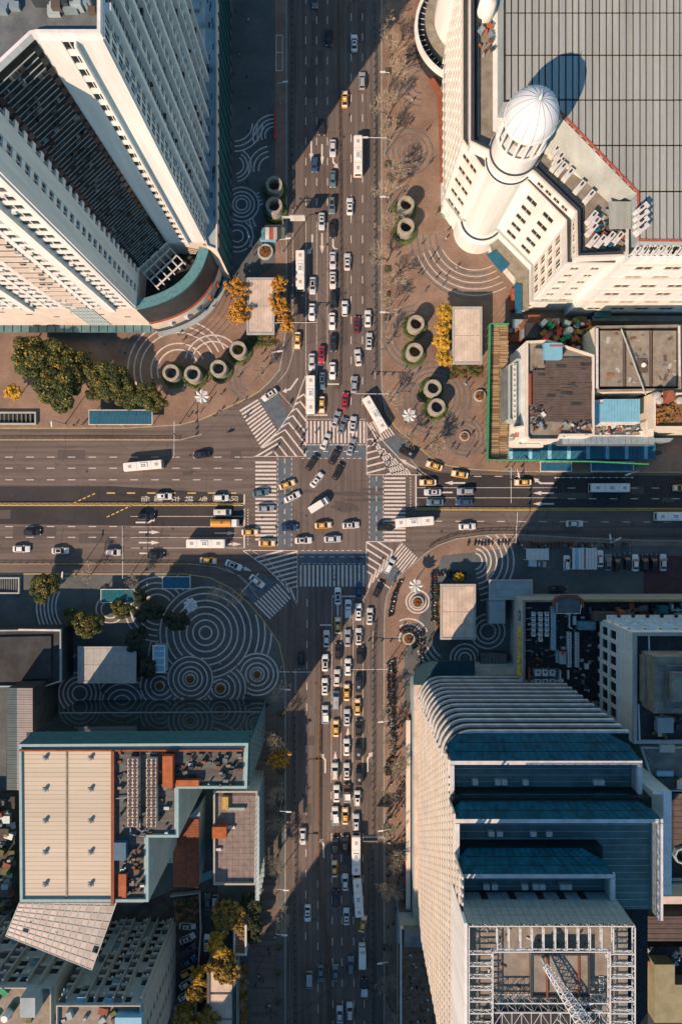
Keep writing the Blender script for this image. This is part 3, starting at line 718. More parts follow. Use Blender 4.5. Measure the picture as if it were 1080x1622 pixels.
# ledges: dark lines along the parapets
part('cornice', MB().strip(offpath(LED, -.1), 1.3, ZA, .5), M['cream'], T)
part('cornice_gutter', MB().strip(offpath(LED, .0), .95, ZA+.52, .1), M['darkmetal'], T)
part('lower_coping', MB().strip(offpath(LED, -.3), .5, 9.6, .5), M['stone'], T)
def b40(px, py): return g(px, py, ZB)
up = [b40(748,-300), b40(748,222), b40(800,246), b40(848,268), b40(916,333), b40(917,403), b40(986,400), b40(1300,397), b40(1300,-300)]
part('upper_wall', MB().prism(up, ZA-.1, ZC), M['white'], T)
part('upper_parapet', MB().strip([up[0],up[1],up[2],up[3],up[4],up[5],up[6]], .5, ZC, ZB-ZC), M['white'], T)
part('parapet_line', MB().strip([up[0],up[1],up[2],up[3],up[4],up[5],up[6]], .75, ZB+.004, .12), M['darkmetal'], T)
part('parapet_line', MB().strip(offpath([up[0],up[1],up[2],up[3],up[4],up[5],up[6]], 1.3), .7, ZC+.03, .8), M['darkmetal'], T)
part('parapet_coping', MB().strip(offpath([up[0],up[1],up[2],up[3],up[4],up[5],up[6]], -.55), .5, ZB-.4, .3), M['cream'], T)
wm = MB(); winrow(up[3], up[4], ZA, ZC+1, 1, 4, 1.6, 1.3, .12); winrow(up[4], up[5], ZA, ZC+1, 1, 3, 1.6, 1.3, .1); part('window_surrounds', wm, M['cream'], T)
part('terrace_deck', MB().sheet([up[0],b40(783,-300),b40(783,200),b40(860,232),b40(1000,330),b40(1003,398),up[6],up[5],up[4],up[3],up[2],up[1]], ZC+.02), M['concrete'], T)
part('terrace_wall', MB().strip([b40(749,-300),b40(749,219)], .8, ZC+.03, .9), M['darkmetal'], T)
# ribbed roof block
def r47(px, py): return g(px, py, ZR)
rib = [r47(798,-300), r47(798,160), r47(870,160), r47(1010,304), r47(1012,380), r47(1400,384), r47(1400,-300)]
part('roof_block', MB().prism(rib, ZC, ZR-.3), M['greywall'], T)
part('roof_gutter', MB().sheet(offset(ccw(rib), .05), ZR-.29), M['darkgap'], T)
part('roof_edge_trim', MB().strip([r47(870,160), r47(1010,304), r47(1012,380), r47(1400,384)], .5, ZR-.25, .35), M['red'], T)
rows = [-46,20,87,158,230,303,380]
x = 801.0; ci = 0
while x < 1110:
    w = 8.6 if ci % 5 else 7.4
    cut = 160 if x < 868 else (160+(x+w-870)*144/140 if x < 1010 else 381)
    for a, b in zip(rows, rows[1:]):
        y0, y1 = a+1.6, min(b-1.6, cut-1.5)
        if y1-y0 > 3:
            X0, Y1 = r47(x, y0); X1, Y0 = r47(x+w, y1); piece('roof_panel', T, M['ribroof'], X0, X1, Y0, Y1, ZR-.27, ZR+.02+.03*(ci % 2))
    x += w+2.3; ci += 1
ex = []
for yy in (-118,-190,-262):
    for k in range(36):
        X0, Y1_ = r47(801+k*10.9, yy+1.6); X1, Y0_ = r47(801+k*10.9+8.6, yy+70.4); ex.append((X0,X1,Y0_,Y1_))
for a, b in zip(rows, rows[1:]):
    for k in range(26):
        X0, Y1_ = r47(1112+k*10.9, a+1.6); X1, Y0_ = r47(1112+k*10.9+8.6, b-1.6); ex.append((X0,X1,Y0_,Y1_))
for e_ in ex: piece('roof_panel', T, M['ribroof'], *e_, ZR-.27, ZR+.02)
part('skirt', MB().add([(*b40(868,224),ZC+.05),(*b40(972,318),ZC+.05),(*r47(1006,304),ZR-.35),(*r47(866,160),ZR-.35)], [(0,1,2,3)]), M['ribroof'], T)
# air conditioners on the terraces
for (px, py, a) in [(878,240,-40),(884,252,-40),(880,262,-40),(888,268,-40),(899,277,-40),(917,297,-40),(932,312,-40),(936,345,-40),(940,354,-40),(936,364,-40),(950,383,-40),(964,378,-40),(977,378,-40),(938,382,-40)]:
    X, Y = g(px, py, ZC+1); fan_unit(T, X, Y, ZC+.02, 1.2, 3.0, 1.7, R(a))
for (px, py) in [(1015,332),(1015,342),(1015,353),(1015,363)]:
    X, Y = g(px, py, ZR+1); fan_unit(T, X, Y, ZR+.02, 3.0, 1.3, 1.8, R(40))
for k in range(14):
    X, Y = g(1005+k*9+rnd.uniform(-2,2), 400, ZS); fan_unit(T, X, Y, ZS+.02, 1.2, 2.4, 1.3, R(-35))
for k in range(60):
    X, Y = g(rnd.uniform(936,985), rnd.uniform(335,392), ZC) if k < 36 else g(rnd.uniform(757,780), rnd.uniform(0,90), ZC)
    s = rnd.uniform(.4,1.3); piece('terrace_clutter', T, M[rnd.choice(['orange','brownroof','concrete','darkmetal','galv','blue','redroof','stone'])], X-s/2, X+s/2, Y-s/3, Y+s/3, ZC+.02, ZC+rnd.uniform(.4,1.4), rnd.random()*3)
X, Y = g(982,340,ZC+3); part('canvas_shelter', MB().box(X-2.4,X+2.4,Y-3,Y+3,ZC+2.6,ZC+2.8).box(X-.1,X+.1,Y-.1,Y+.1,ZC,ZC+2.6), M['ribroof'], T)
X, Y = g(773,3,ZC+4); part('water_tank', MB().lathe([(0,ZC+5),(1.5,ZC+4.7),(1.9,ZC+4),(1.9,ZC+.02)], 24, X, Y), M['white'], T, smooth=True)
part('south_parapet', MB().obox(g(893,501), g(1500,501), ZS, ZS+1.0, -.5, 0), M['white'], T)
part('south_deck', MB().sheet(G([(893,498),(1500,498),(1500,431),(893,431)]), ZS+.015), M['darkroof'], T)
# turret
tu = MB().lathe([(6.6,.1),(6.6,7.0),(6.0,8.0),(DR,8.4),(DR,38.6),(5.6,38.9),(5.8,40.2),(5.2,40.6),(5.0,40.7),(5.0,43.2),(5.7,43.5),(5.8,44.4),(5.3,44.7),(5.3,49.6),(5.5,49.8),(5.5,50.5),(4.9,50.6),(4.9,50.0),(0,50.0)], 48, dcx, dcy)
part('turret_wall', tu, M['white'], T, smooth=False)
for z, r in ((40.25,5.5),(44.45,5.5),(8.1,5.7)):
    part('turret_gutter', MB().lathe([(r-.25,z),(r+.2,z),(r+.2,z+.25),(r-.25,z+.25)], 48, dcx, dcy, closed=True), M['darkmetal'], T)
for k in range(16):
    t = 2*math.pi*k/16; x, y = dcx+4.95*math.cos(t), dcy+4.95*math.sin(t)
    part('column', MB().tube((x,y,50.0),(x,y,57.1),.3,n=8), M['white'], T)
part('turret_core', MB().lathe([(2.2,50.0),(2.2,57.4)], 20, dcx, dcy), M['concrete'], T)
part('dome_ring', MB().lathe([(3.8,57.0),(5.5,57.0),(5.5,57.7),(3.8,57.7)], 48, dcx, dcy, closed=True), M['white'], T)
dome = part('dome', MB().lathe([(5.35*math.cos(R(a)), 57.6+6.5*math.sin(R(a))) for a in range(0,91,6)], 48, dcx, dcy), mat('dome_shell', (.68,.67,.68), var=.06, rough=.5), T, smooth=True)
for k in range(16):
    t = 2*math.pi*k/16; mb = MB(); pr = [(5.4*math.cos(R(a)), 57.6+6.55*math.sin(R(a))) for a in range(0,91,9)]
    for (r0,z0),(r1,z1) in zip(pr, pr[1:]): mb.tube((dcx+r0*math.cos(t),dcy+r0*math.sin(t),z0),(dcx+r1*math.cos(t),dcy+r1*math.sin(t),z1),.06,n=4,caps=False)
    o = bpy.data.objects.new('dome_rib', mb.mesh('dome_rib', M['greywall'])); link(o, dome)
o = bpy.data.objects.new('finial', MB().lathe([(0,66),(.12,65.3),(.3,64.7),(.35,64.1),(0,64)], 10, dcx, dcy).mesh('finial', M['steel'])); link(o, dome)
# curved wing with a glazed canopy
ccx, ccy = g(738,68); a0, a1 = R(88), R(262)
part('curved_wall', MB().lathe([(10.4,.1),(10.4,ZA-.2),(0,ZA-.2)], 40, ccx, ccy, a0=a0, a1=a1), M['white'], T, smooth=False)
part('curved_ledge', MB().lathe([(10.5,9.2),(12.9,9.2),(12.9,9.9),(10.5,9.9)], 40, ccx, ccy, closed=True, a0=a0, a1=a1), M['concrete'], T)
part('curved_canopy_edge', MB().lathe([(14.6,5.6),(15.4,5.6),(15.4,7.4),(14.6,7.4)], 40, ccx, ccy, closed=True, a0=a0, a1=a1), M['white'], T)
part('curved_canopy_base', MB().lathe([(10.5,.1),(14.7,.1),(14.7,5.6),(10.5,5.6)], 40, ccx, ccy, closed=True, a0=a0, a1=a1), M['glass'], T)
for k in range(27):
    t = a0+(a1-a0)*(k+.5)/27; u = Vector((math.cos(t), math.sin(t)))
    a, b = (ccx+u.x*12.7, ccy+u.y*12.7), (ccx+u.x*14.7, ccy+u.y*14.7); o = part('canopy_strut', MB().strip([a,b], .14, 5.9, .16), M['steel'], T)
part('red_canopy', MB().prism(G([(676,140),(690,168),(694,300),(697,300),(697,160),(684,138)]), 3.8, 4.3), M['redroof'], T)
# street level annexes in front of the mall
part('entrance_canopy', MB().prism(G([(764,384),(792,390),(828,430),(828,500),(812,500),(808,450),(772,408)]), 5.2, 5.7), M['concrete'], T)
part('entrance_canopy_wall', MB().prism(G([(768,384),(792,392),(826,432),(826,498),(816,498),(812,450),(776,408)]), .05, 5.2), M['offwhite'], T)
for a, b, c, d in (((770,403),(784,396),(806,420),(794,432)),((814,450),(826,450),(826,496),(816,496))):
    part('blue_sign_board', MB().prism(G([a,b,c,d], 6), 5.75, 6.1), M['blue'], T)
part('pink_kiosk', MB().prism(G([(806,462),(814,462),(814,494),(806,494)]), .1, 3.0), M['red'], T)
for k in range(8):
    X, Y = g(rnd.uniform(700,735), rnd.uniform(335,380)); roofbox(T, X-.5, X+.5, Y-.4, Y+.4, .1, rnd.uniform(.8,2), M[rnd.choice(['galv','offwhite','darkmetal'])], 'service_box') if k < 4 else None
flush()

# ---------------------------------------------------------------- terraced glass tower
T = thing('office_tower', 'terraced glass office tower with blue sloped glazing and open white roof trusses', 'tower', (*g(760,1250), 0))
XW, XE = 21.3, 58.4
Y1, Y2, Y3, Y4, YE = -45.0, -54.8, -62.6, -69.5, -112.0
Z1, Z2, Z3, Z4 = 63.6, 69.6, 74.5, 82.0
GLZ = M['skylight']
def rounded(x0, x1, y0, y1, r, corners=('nw',)):
    """rectangle with the named corners rounded; y1 north"""
    P = []
    def c(cx, cy, a0): return [(cx+r*math.cos(R(a0+a*90/8)), cy+r*math.sin(R(a0+a*90/8))) for a in range(9)]
    P += [(x0,y0),(x1,y0)]
    P += c(x1-r, y1-r, 0) if 'ne' in corners else [(x1,y1)]
    P += c(x0+r, y1-r, 90) if 'nw' in corners else [(x0,y1)]
    return P
base = rounded(XW, XE, YE, Y1, 5.5)
part('core_glass', MB().prism(base, .1, 57.5), GLZ, T)
# floor bands on the north face, wrapping the rounded corner
nb = [(XE+.1, Y1+.05)]+[p for p in rounded(XW, XE, YE, Y1, 5.5)[3:]]
nb = [(XE+.15,Y1)]+nb[1:]
zz = 9.5; i = 0
while zz < 57:
    part('floor_band', MB().strip(offpath(nb, -.2), .55, zz, .95), M['offwhite'], T); zz += 3.9
# west face: piers and spandrels in a fine grid
gw = MB(); Lw = Y1-5.5-YE
gw.box(XW-.02, XW+.4, YE, Y1-5.5, 8, 57.5)
part('west_wall', gw, M['cream'], T)
gm = MB(); 
for k in range(int(Lw/1.5)):
    y = YE+k*1.5; top = 57.5 if y > -48 else (63 if y > -56 else (69 if y > -64 else 78)); gm.box(XW-.32, XW-.02, y, y+.5, 8, top)
part('west_piers', gm, M['cream'], T)
k = 0; zz = 9.5
while zz < 77:
    yn = Y1-5.5 if zz < 57 else (-48.4 if zz < 63 else (-56.2 if zz < 69 else -64)); 
    part('spandrel', MB().box(XW-.42, XW-.02, YE, yn, zz, zz+1.5), M['cream'], T); zz += 3.25
zz = 11.0
wg = MB()
while zz < 76:
    yn = Y1-6 if zz < 55 else (-48.5 if zz < 62 else (-56.4 if zz < 68 else -64.2)); wg.box(XW-.14, XW-.02, YE, yn, zz+.15, zz+1.6); zz += 3.25
part('west_glazing', wg, mat('bronze_glass', (.4,.3,.2), var=.2, rough=.3), T)
# tiers: sloped blue glazing, coping beam, terrace
def tier(y_edge, y_back, z_sill, z_top, xe, y_end, z_deck, name):
    inset = 3.4
    lo = [(XW,y_edge),(XE if xe is None else xe,y_edge)]
    x1 = lo[1][0]
    zs = z_sill
    mb = MB()
    mb.add([(XW,y_edge-2.2,zs),(XW+2.2,y_edge,zs),(x1-4,y_edge,zs),(x1,y_edge-2.2,zs),(XW+.2,y_back,z_top),(x1-.1,y_back,z_top)], [(1,2,5,4),(0,1,4),(2,3,5)])
    part('sloped_glazing', mb, M['blueglass'], T)
    bars = MB(); n = int((x1-XW)/1.5)
    for k in range(1, n):
        u = k/n; a = (XW+2.2+(x1-6.2-XW)*u, y_edge, zs+.03); b = (XW+.2+(x1-.3-XW)*u, y_back, z_top+.03); bars.tube(a, b, .05, n=4, caps=False)
    for v in (.33,.66): bars.tube((XW+2.2*(1-v)+.2, y_edge+(y_back-y_edge)*v, zs+(z_top-zs)*v+.03),(x1-4*(1-v), y_edge+(y_back-y_edge)*v, zs+(z_top-zs)*v+.03),.05,n=4,caps=False)
    part('glazing_bars', bars, M['skylight'], T)
    part('coping_beam', MB().box(XW-.1,x1+.1,y_back-.75,y_back,z_top-.8,z_top), M['offwhite'], T)
    part('coping_beam', MB().box(x1-.7,x1+.1,y_end,y_back-.9,z_top-1.0,z_top), M['offwhite'], T)
    part('coping_beam', MB().box(XW-.1,XW+.7,y_end,y_back-.9,z_top-1.0,z_top), M['offwhite'], T)
    part('parapet_wall', MB().box(XW+.4,x1-.4,y_back-.6,y_back-.3,z_deck,z_top-1).box(x1-.6,x1-.2,y_end,y_back-.3,z_deck-2,z_top-1).box(XW+.1,XW+.5,y_end,y_back-.3,z_deck-2,z_top-1), M['greywall'], T)
    part('terrace_deck', MB().box(XW+.5,x1-.6,y_end,y_back-.6,z_deck-.4,z_deck), M['roofteal'], T)
    for k in range(int(abs(y_end-y_back)/1.3)):
        y = y_back-1.4-k*1.3; piece('deck_seam', T, M['greywall'], XW+.8, x1-1, y-.05, y+.05, z_deck, z_deck+.05)
tier(Y1, -48.4, 57.5, Z1, 58.4, -54.9, 60.2, 'a')
part('tier_mass', MB().box(XW+.1, 59.6, YE, -54.8, 57.4, 63.5), GLZ, T)
tier(-54.8, -56.2-.9, 63.6, Z2, 59.7, -76.0, 65.8, 'b')
part('tier_mass', MB().box(XW+.1, 48.8, YE, -62.7, 63.5, 69.0), GLZ, T)
part('tier_mass', MB().box(XW+.1, 59.6, -76, -54.9, 63.4, 65.3), GLZ, T)
part('tier_mass', MB().box(58.4, 59.6, -76, -54.9, .1, 57.4), M['offwhite'], T)
tier(-62.7, -64.8, 69.1, Z3, 48.9, Y4, 71.0, 'c')
for yy, zd, xs in ((-53.6,60.2,[26,30.5,31.8,36,50,51]),(-61.2,65.8,[28,29.6,36,39]),(-68.5,71.0,[26,27.5,33,35,36.2,40,41])):
    for x in xs: piece('air_conditioner', T, M['ac'], x, x+1.1, yy-.5, yy+.5, zd, zd+1.0)
# top block: grey panelled north wall, roof well and trusses
XT = 49.4
part('top_mass', MB().box(XW+.1, XT, YE, Y4-.15, 65.6, 78.95), M['greywall'], T)
part('panel_wall', MB().box(XW+.1, XT, Y4-.5, Y4-.12, 71.0, Z4-.6), M['darkgap'], T)
np_ = 22
for r in range(4):
    for c in range(np_):
        x0 = XW+.1+c*(XT-XW-.1)/np_; z0 = 71.6+r*2.45
        if r == 0 and c in (3,7,11,14,17): continue
        piece('facade_panel', T, M['galv'], x0+.03, x0+(XT-XW-.1)/np_-.03, Y4-.14, Y4-.04, z0+.03, z0+2.42)
part('west_panel', MB().box(XW+.0, XW+.5, YE, Y4-.5, 78.95, 79.8), M['offwhite'], T)
part('west_white_strip', MB().box(XW-.5, XW, YE, -69.5, 68, Z4-.5), M['white'], T)
part('roof_floor', MB().sheet([(XW+.5,YE),(XT-.1,YE),(XT-.1,Y4-.5),(XW+.5,Y4-.5)], 79.0), M['concrete'], T)
def truss_bar(mb, a, b, r=.11): mb.tube(a, b, r, n=4)
def truss(name, a, b, depth, n, vert=True, m='steel', w=.0):
    """plane truss from a to b, hanging down by depth (or lying sideways when vert is False)"""
    mb = MB(); a = Vector(a); b = Vector(b); d = Vector((0,0,-depth)) if vert else Vector((b-a).cross(Vector((0,0,1)))).normalized()*depth
    truss_bar(mb, a, b, .12); truss_bar(mb, a+d, b+d, .11)
    for k in range(n+1):
        p = a.lerp(b, k/n); truss_bar(mb, p, p+d, .06)
        if k < n:
            s = a.lerp(b, (k+1)/n); truss_bar(mb, *( (p, s+d) if k % 2 else (p+d, s)), .055)
    return part(name, mb, M[m], T)
zt = Z4
truss('truss', (XW+.2,Y4-.2,zt),(XT,Y4-.2,zt),1.2,26); truss('truss', (XW+4.2,-74,zt),(XT-4.2,-74,zt),.8,20)
truss('truss', (XW+.2,Y4-.4,zt),(XW+.2,YE,zt),1.2,30); truss('truss', (XT,Y4-.4,zt),(XT,YE,zt),1.2,30)
truss('truss', (XW+4.2,-74,zt),(XW+4.2,YE,zt),1.0,22); truss('truss', (XT-4.2,-74,zt),(XT-4.2,YE,zt),1.0,22)
for k in range(18):
    y = -74.5-k*2.0
    for x0, x1 in ((XW+.3,XW+4.1),(XT-4.1,XT-.1)): truss('truss_frame', (x0,y,zt-.2),(x1,y,zt-.2),.9,3)
for k in range(11):
    x = XW+5+k*1.95
    truss('truss_frame', (x,Y4-.6,zt-.1),(x,-74,zt-.1),.8,3)
truss('truss', (XW+4.2,-83.0,zt-.5),(XT-4.2,-83.0,zt-.5),2.2,14); truss('truss', (XW+4.2,-84.5,zt-.5),(XT-4.2,-84.5,zt-.5),2.2,14); truss('truss', (XW+4.2,-84.5,zt-.4),(XT-4.2,-84.5,zt-.4),2.6,12,False)
part('penthouse', MB().box(32.4,42.0,-82.2,-75.2,79.0,80.4), M['brownroof'], T)
part('penthouse_roof', MB().box(32.2,42.2,-82.4,-75.0,80.4,80.6), M['concrete'], T)
part('penthouse_parapet', MB().frame([(32.2,-82.4),(42.2,-82.4),(42.2,-75.0),(32.2,-75.0)], .3, 80.6, 80.95), M['darkmetal'], T)
part('penthouse_wall', MB().box(34.8,35.0,-82.1,-75.3,80.6,81.2).box(40.2,40.4,-82.1,-75.3,80.6,81.0), M['redroof'], T)
part('roof_room', MB().box(24.5,44,YE,-85.6,79.0,80.2), M['darkroof'], T)
mast = MB(); a, b = Vector((34.2,-76,82.4)), Vector((42.5,-88.5,81.4))
off = [Vector((-.8,-.5,0)), Vector((.8,.5,0)), Vector((0,0,1.3))]
for o_ in off: truss_bar(mast, a+o_*.5, b+o_*1.6, .12)
for k in range(12):
    p, s = a.lerp(b,k/12), a.lerp(b,(k+1)/12); w0, w1 = .5+1.1*k/12, .5+1.1*(k+1)/12
    for u in range(3): truss_bar(mast, p+off[u]*w0, s+off[(u+1)%3]*w1, .07); truss_bar(mast, p+off[u]*w0, p+off[(u+1)%3]*w0, .07)
mast.box(34.0,34.4,-76.2,-75.8,79.01,82.4).box(42,42.4,-88.6,-88.2,79.01,81.4)
part('fallen_mast', mast, M['steel'], T)
for k in range(26):
    mb = MB(); p = Vector((rnd.uniform(37,44), rnd.uniform(-90,-83), rnd.uniform(80.6,82.2))); v = Vector((rnd.uniform(-1,1),rnd.uniform(-1,1),rnd.uniform(-.4,.4))).normalized()*rnd.uniform(.8,2)
    truss_bar(mb, p-v, p+v, .09); mb.tube(p, (p.x,p.y,79.01), .05, n=3); part('steel_strut', mb, M[rnd.choice(['steel','galv','rust'])], T)
part('ladder', MB().box(44.4,44.5,-82.6,-80,79.01,79.12).box(45.1,45.2,-82.6,-80,79.01,79.12), M['steel'], T)
for k in range(9): piece('rung', T, M['steel'], 44.5, 45.1, -82.5+k*.3, -82.42+k*.3, 79.01, 79.12)
for k in range(30):
    x, y = rnd.uniform(23,47), rnd.uniform(-83,-70.5); s = rnd.uniform(.2,.7); piece('roof_debris', T, M[rnd.choice(['rust','steel','concrete','darkmetal'])], x-s, x+s, y-.12, y+.12, 79.01, 79.2, rnd.random()*3)
# podium strips round the foot
part('podium', MB().prism(rounded(XW-1.6, XE+2, YE, Y1+2.5, 6.0), .05, 8.0), M['greywall'], T)
part('podium_roof', MB().prism(rounded(XW-1.3, XE+1.6, YE, Y1+2.2, 5.8), 8.0, 8.3), M['paleroof'], T)
PT = [(XW-3.2,-120),(XW-3.2,-58),(XW-2.0,-58),(XW-2.0,-120)]
part('street_canopy', MB().prism(PT, 4.2, 4.8), M['cream'], T); part('street_canopy_wall', MB().prism([(XW-2.2,-120),(XW-2.2,-58),(XW-1.7,-58),(XW-1.7,-120)], .1, 4.2), M['glass'], T)
part('north_podium', MB().prism(G([(700,1072),(830,1070),(850,1096),(850,1118),(700,1118)], 9), .1, 9), mat('pinkish_render', (.2,.13,.115), var=.15), T)
part('dark_podium_roof', MB().prism([(x, y) for x, y in rounded(XW-1.5, XW+15, Y1-2, Y1+4.4, 5.0)], 8.0, 9.4), mat('dark_teal_roof', (.02,.05,.06), var=.2, rough=.4), T)
part('red_banner', MB().box(XW-3.35,XW-3.2,-104,-97,2.2,4.2), M['signred'], T)
flush()
# ---------------------------------------------------------------- tan roofed department store
ZD = 38.5
def s38(px, py, z=ZD): return g(px, py, z)
T = thing('department_store', 'department store with flat tan metal roof and rows of rooftop cooling fans', 'building', (*s38(200,1300), 0))
out = [s38(26,1182), s38(392,1180), s38(390,1253), s38(281,1253), s38(281,1331), s38(233,1331), s38(233,1434), s38(28,1434)]
part('store_wall', MB().prism(out, .05, ZD-2.2), M['greywall'], T)
part('store_parapet', MB().frame(out, .6, ZD-2.2, ZD-1.35), mat('pale_green_coping', (.3,.37,.35), var=.1, scale=.8), T)
NA, NB = s38(26,1182), s38(392,1180)      # north wall, west to east
part('north_mirror_glass', MB().obox(NB, NA, .2, ZD-5.5, 0, .3), M['mirror'], T)
nm = MB()
for k in range(27):
    a = lerp(NB, NA, k/26); b = lerp(NB, NA, min(1, k/26+.002)); nm.obox(a, b, ZD-9, ZD-5.5, .3, .38)
nm.obox(NB, NA, ZD-9.2, ZD-9.0, .3, .42); nm.obox(NB, NA, 12.8, 13.1, .3, .45)
part('glass_bars', nm, M['galv'], T)
e = Vector(NB)-Vector(NA); e.normalize(); nn = Vector((-e.y, e.x))
sl = MB().add([(*NB,ZD-1.4),(*NA,ZD-1.4),(NA[0]+nn.x*1.5+1.5,NA[1]+nn.y*1.5,ZD-5.4),(NB[0]+nn.x*1.5,NB[1]+nn.y*1.5,ZD-5.4)], [(3,2,1,0)])
part('north_eave_glass', sl, M['teal'], T)
part('north_eave_soffit', MB().obox(NB, NA, ZD-5.6, ZD-5.4, .2, 1.5), M['darkmetal'], T)
EA, EB = s38(392,1180), s38(390,1253)
part('east_glass', MB().obox(EB, EA, 3, ZD-2.3, 0, .25), M['teal'], T)
em = MB()
for k in range(8): em.obox(lerp(EB,EA,k/8), lerp(EB,EA,k/8+.012), 3, ZD-2.3, .25, .36)
for k in range(9): em.obox(EB, EA, 4+k*3.7, 4.15+k*3.7, .25, .36)
part('glass_bars', em, M['galv'], T)
part('tan_deck', MB().sheet([s38(31,1187,36.4), s38(178,1187,36.4), s38(178,1430,36.4), s38(31,1430,36.4)], ZD-2.15), M['darkgap'], T)
def d36(px, py): return g(px, py, 36.6)
for half, (xa, xb) in enumerate(((33.5,105),(108,177))):
    for k in range(34):
        ya = 1188.5+k*7.05; X0, Ya = d36(xa, ya); X1, Yb = d36(xb, ya+6.7); piece('roof_panel', T, M['tanroof'], X0, X1, Yb, Ya, ZD-2.12, ZD-1.9)
X0, Ya = d36(105,1189); X1, Yb = d36(108,1428); part('roof_ridge', MB().box(X0,X1,Yb,Ya,ZD-2.1,ZD-1.75), M['concrete'], T)
for px in (70,142):
    for py in (1203,1253,1303,1353,1404):
        X, Y = g(px, py, 37.5); part('roof_vent', MB().lathe([(.0,37.6),(.35,37.55),(.45,37.3),(.42,36.9),(.5,36.6)], 12, X, Y).box(X-.7,X+.6,Y-.45,Y+.45,36.5,36.75), M['stone'], T)
X0, Ya = d36(178,1188); X1, Yb = d36(183,1430); part('red_wall', MB().box(X0,X1,Yb,Ya,ZD-2.2,ZD-1.0), M['redroof'], T)
X0, Ya = d36(26,1180); X1, Yb = d36(392,1186); part('red_edge', MB().box(X0+1,X1-1,Yb-.4,Ya-.9,ZD-2.1,ZD-1.2), M['redroof'], T)
part('service_deck', MB().sheet([s38(184,1188,36.4), s38(386,1186,36.4), s38(384,1248,36.4), s38(276,1248,36.4), s38(276,1327,36.4), s38(228,1327,36.4), s38(228,1430,36.4), s38(184,1430,36.4)], ZD-2.14), mat('grimy_deck', (.13,.11,.095), var=.35, scale=.6, stretch=(.3,2,1)), T)
for cx in (210.5,240):
    for k in range(7):
        X, Y = g(cx, 1208.5+k*15.7, 38.3); zz = ZD-2.1
        fu = part('cooling_unit', MB().box(X-1.15,X+1.15,Y-.95,Y+.95,zz+.3,zz+2.0).box(X-1,X-.8,Y-.8,Y+.8,zz-.04,zz+.3).box(X+.8,X+1,Y-.8,Y+.8,zz-.04,zz+.3), M['paleroof'], T)
        for ax in (-.55,.55):
            for ay in (-.46,.46):
                o = bpy.data.objects.new('fan', MB().lathe([(.47,zz+2.0),(.47,zz+2.06),(.44,zz+2.06),(.43,zz+2.01),(.1,zz+2.01),(.1,zz+2.1),(0,zz+2.1)], 12, X+ax, Y+ay).mesh('fan', M['darkmetal'])); link(o, fu)
zz = ZD-2.1
X0, Ya = g(259,1196,38); X1, Yb = g(275,1246,38); part('orange_plant_box', MB().box(X0,X1,Yb,Ya,zz,zz+2.4), M['orange'], T)
X0, Ya = g(278,1236,38); X1, Yb = g(315,1246,38); part('orange_duct', MB().box(X0,X1,Yb,Ya,zz,zz+1.6), M['orange'], T)
for pts in ([(183,1265),(205,1263)],[(222,1190),(222,1310)],[(232,1193),(248,1193)],[(207,1312),(207,1322),(230,1325)],[(214,1308),(225,1318),(236,1308)],[(250,1200),(250,1300)]):
    P = G(pts, 37); 
    for a, b in zip(P, P[1:]): part('pipe', MB().tube((*a,zz+.5),(*b,zz+.5),.16).box(a[0]-.1,a[0]+.1,a[1]-.1,a[1]+.1,zz-.02,zz+.5).box(b[0]-.1,b[0]+.1,b[1]-.1,b[1]+.1,zz-.02,zz+.5), M['galv'], T)
X0, Ya = g(182,1333,38); X1, Yb = g(201,1361,38); part('blue_hut', MB().box(X0,X1,Yb,Ya,zz,zz+2.2), M['blue'], T)
X0, Ya = g(188,1385,38); X1, Yb = g(200,1420,38); part('orange_hut', MB().box(X0,X1,Yb,Ya,zz,zz+1.6), M['orange'], T)
for k in range(150):
    X, Y = g(*rnd.choice([(rnd.uniform(186,226),rnd.uniform(1340,1425)),(rnd.uniform(186,275),rnd.uniform(1190,1325)),(rnd.uniform(280,380),rnd.uniform(1190,1245))]), 37); s = rnd.uniform(.2,.8)
    piece('roof_clutter', T, M[rnd.choice(['redroof','galv','roofgrey','darkmetal','brownroof','rust','concrete','darkroof'])], X-s*.8, X+s*.8, Y-s*.45, Y+s*.45, zz-.02, zz+rnd.uniform(.2,1.2), rnd.choice([0,0,1.57,.4]))
flush()
# lower wing of the store beside the road
T = thing('store_annex', 'low annex with stained pink paved roof between the store and the road', 'building', (*g(370,1330), 0))
za = 15.0
o4 = G([(338,1253),(408,1253),(405,1402),(338,1402)], za)
part('annex_wall', MB().prism(o4, .05, za-1), M['greywall'], T); part('annex_parapet', MB().frame(o4, .45, za-1, za), M['stone'], T)
deck = part('annex_deck', MB().sheet(offset(ccw(o4), -.4), za-.98), M['brownroof'], T)
pk = mat('pink_pavers', (.25,.17,.15), var=.2, scale=.7)
for r in range(15):
    for c in range(7):
        X0, Ya = g(342+c*9, 1260+r*9.2, za-1); X1, Yb = g(342+c*9+8.7, 1260+r*9.2+8.9, za-1); piece('roof_slab', T, pk, X0, X1, Yb, Ya, za-.97, za-.93)
for (a, b, c, d, h, m) in ((338,1306,360,1324,2.5,'orange'),(358,1280,388,1284,.8,'greywall'),(352,1262,362,1282,1.2,'yellow'),(338,1345,350,1349,.6,'offwhite'),(360,1310,372,1314,.6,'offwhite')):
    X0, Ya = g(a, b, za); X1, Yb = g(c, d, za); piece('roof_clutter', T, M[m], X0, X1, Yb, Ya, za-.95, za-.95+h)
sc = MB(); 
for k in range(20):
    X, Y = g(411, 1240+k*8.3, 6); sc.tube((X,Y,.1),(X,Y,za+.6),.05,n=4); sc.tube((X+1,Y,.1),(X+1,Y,za+.6),.05,n=4)
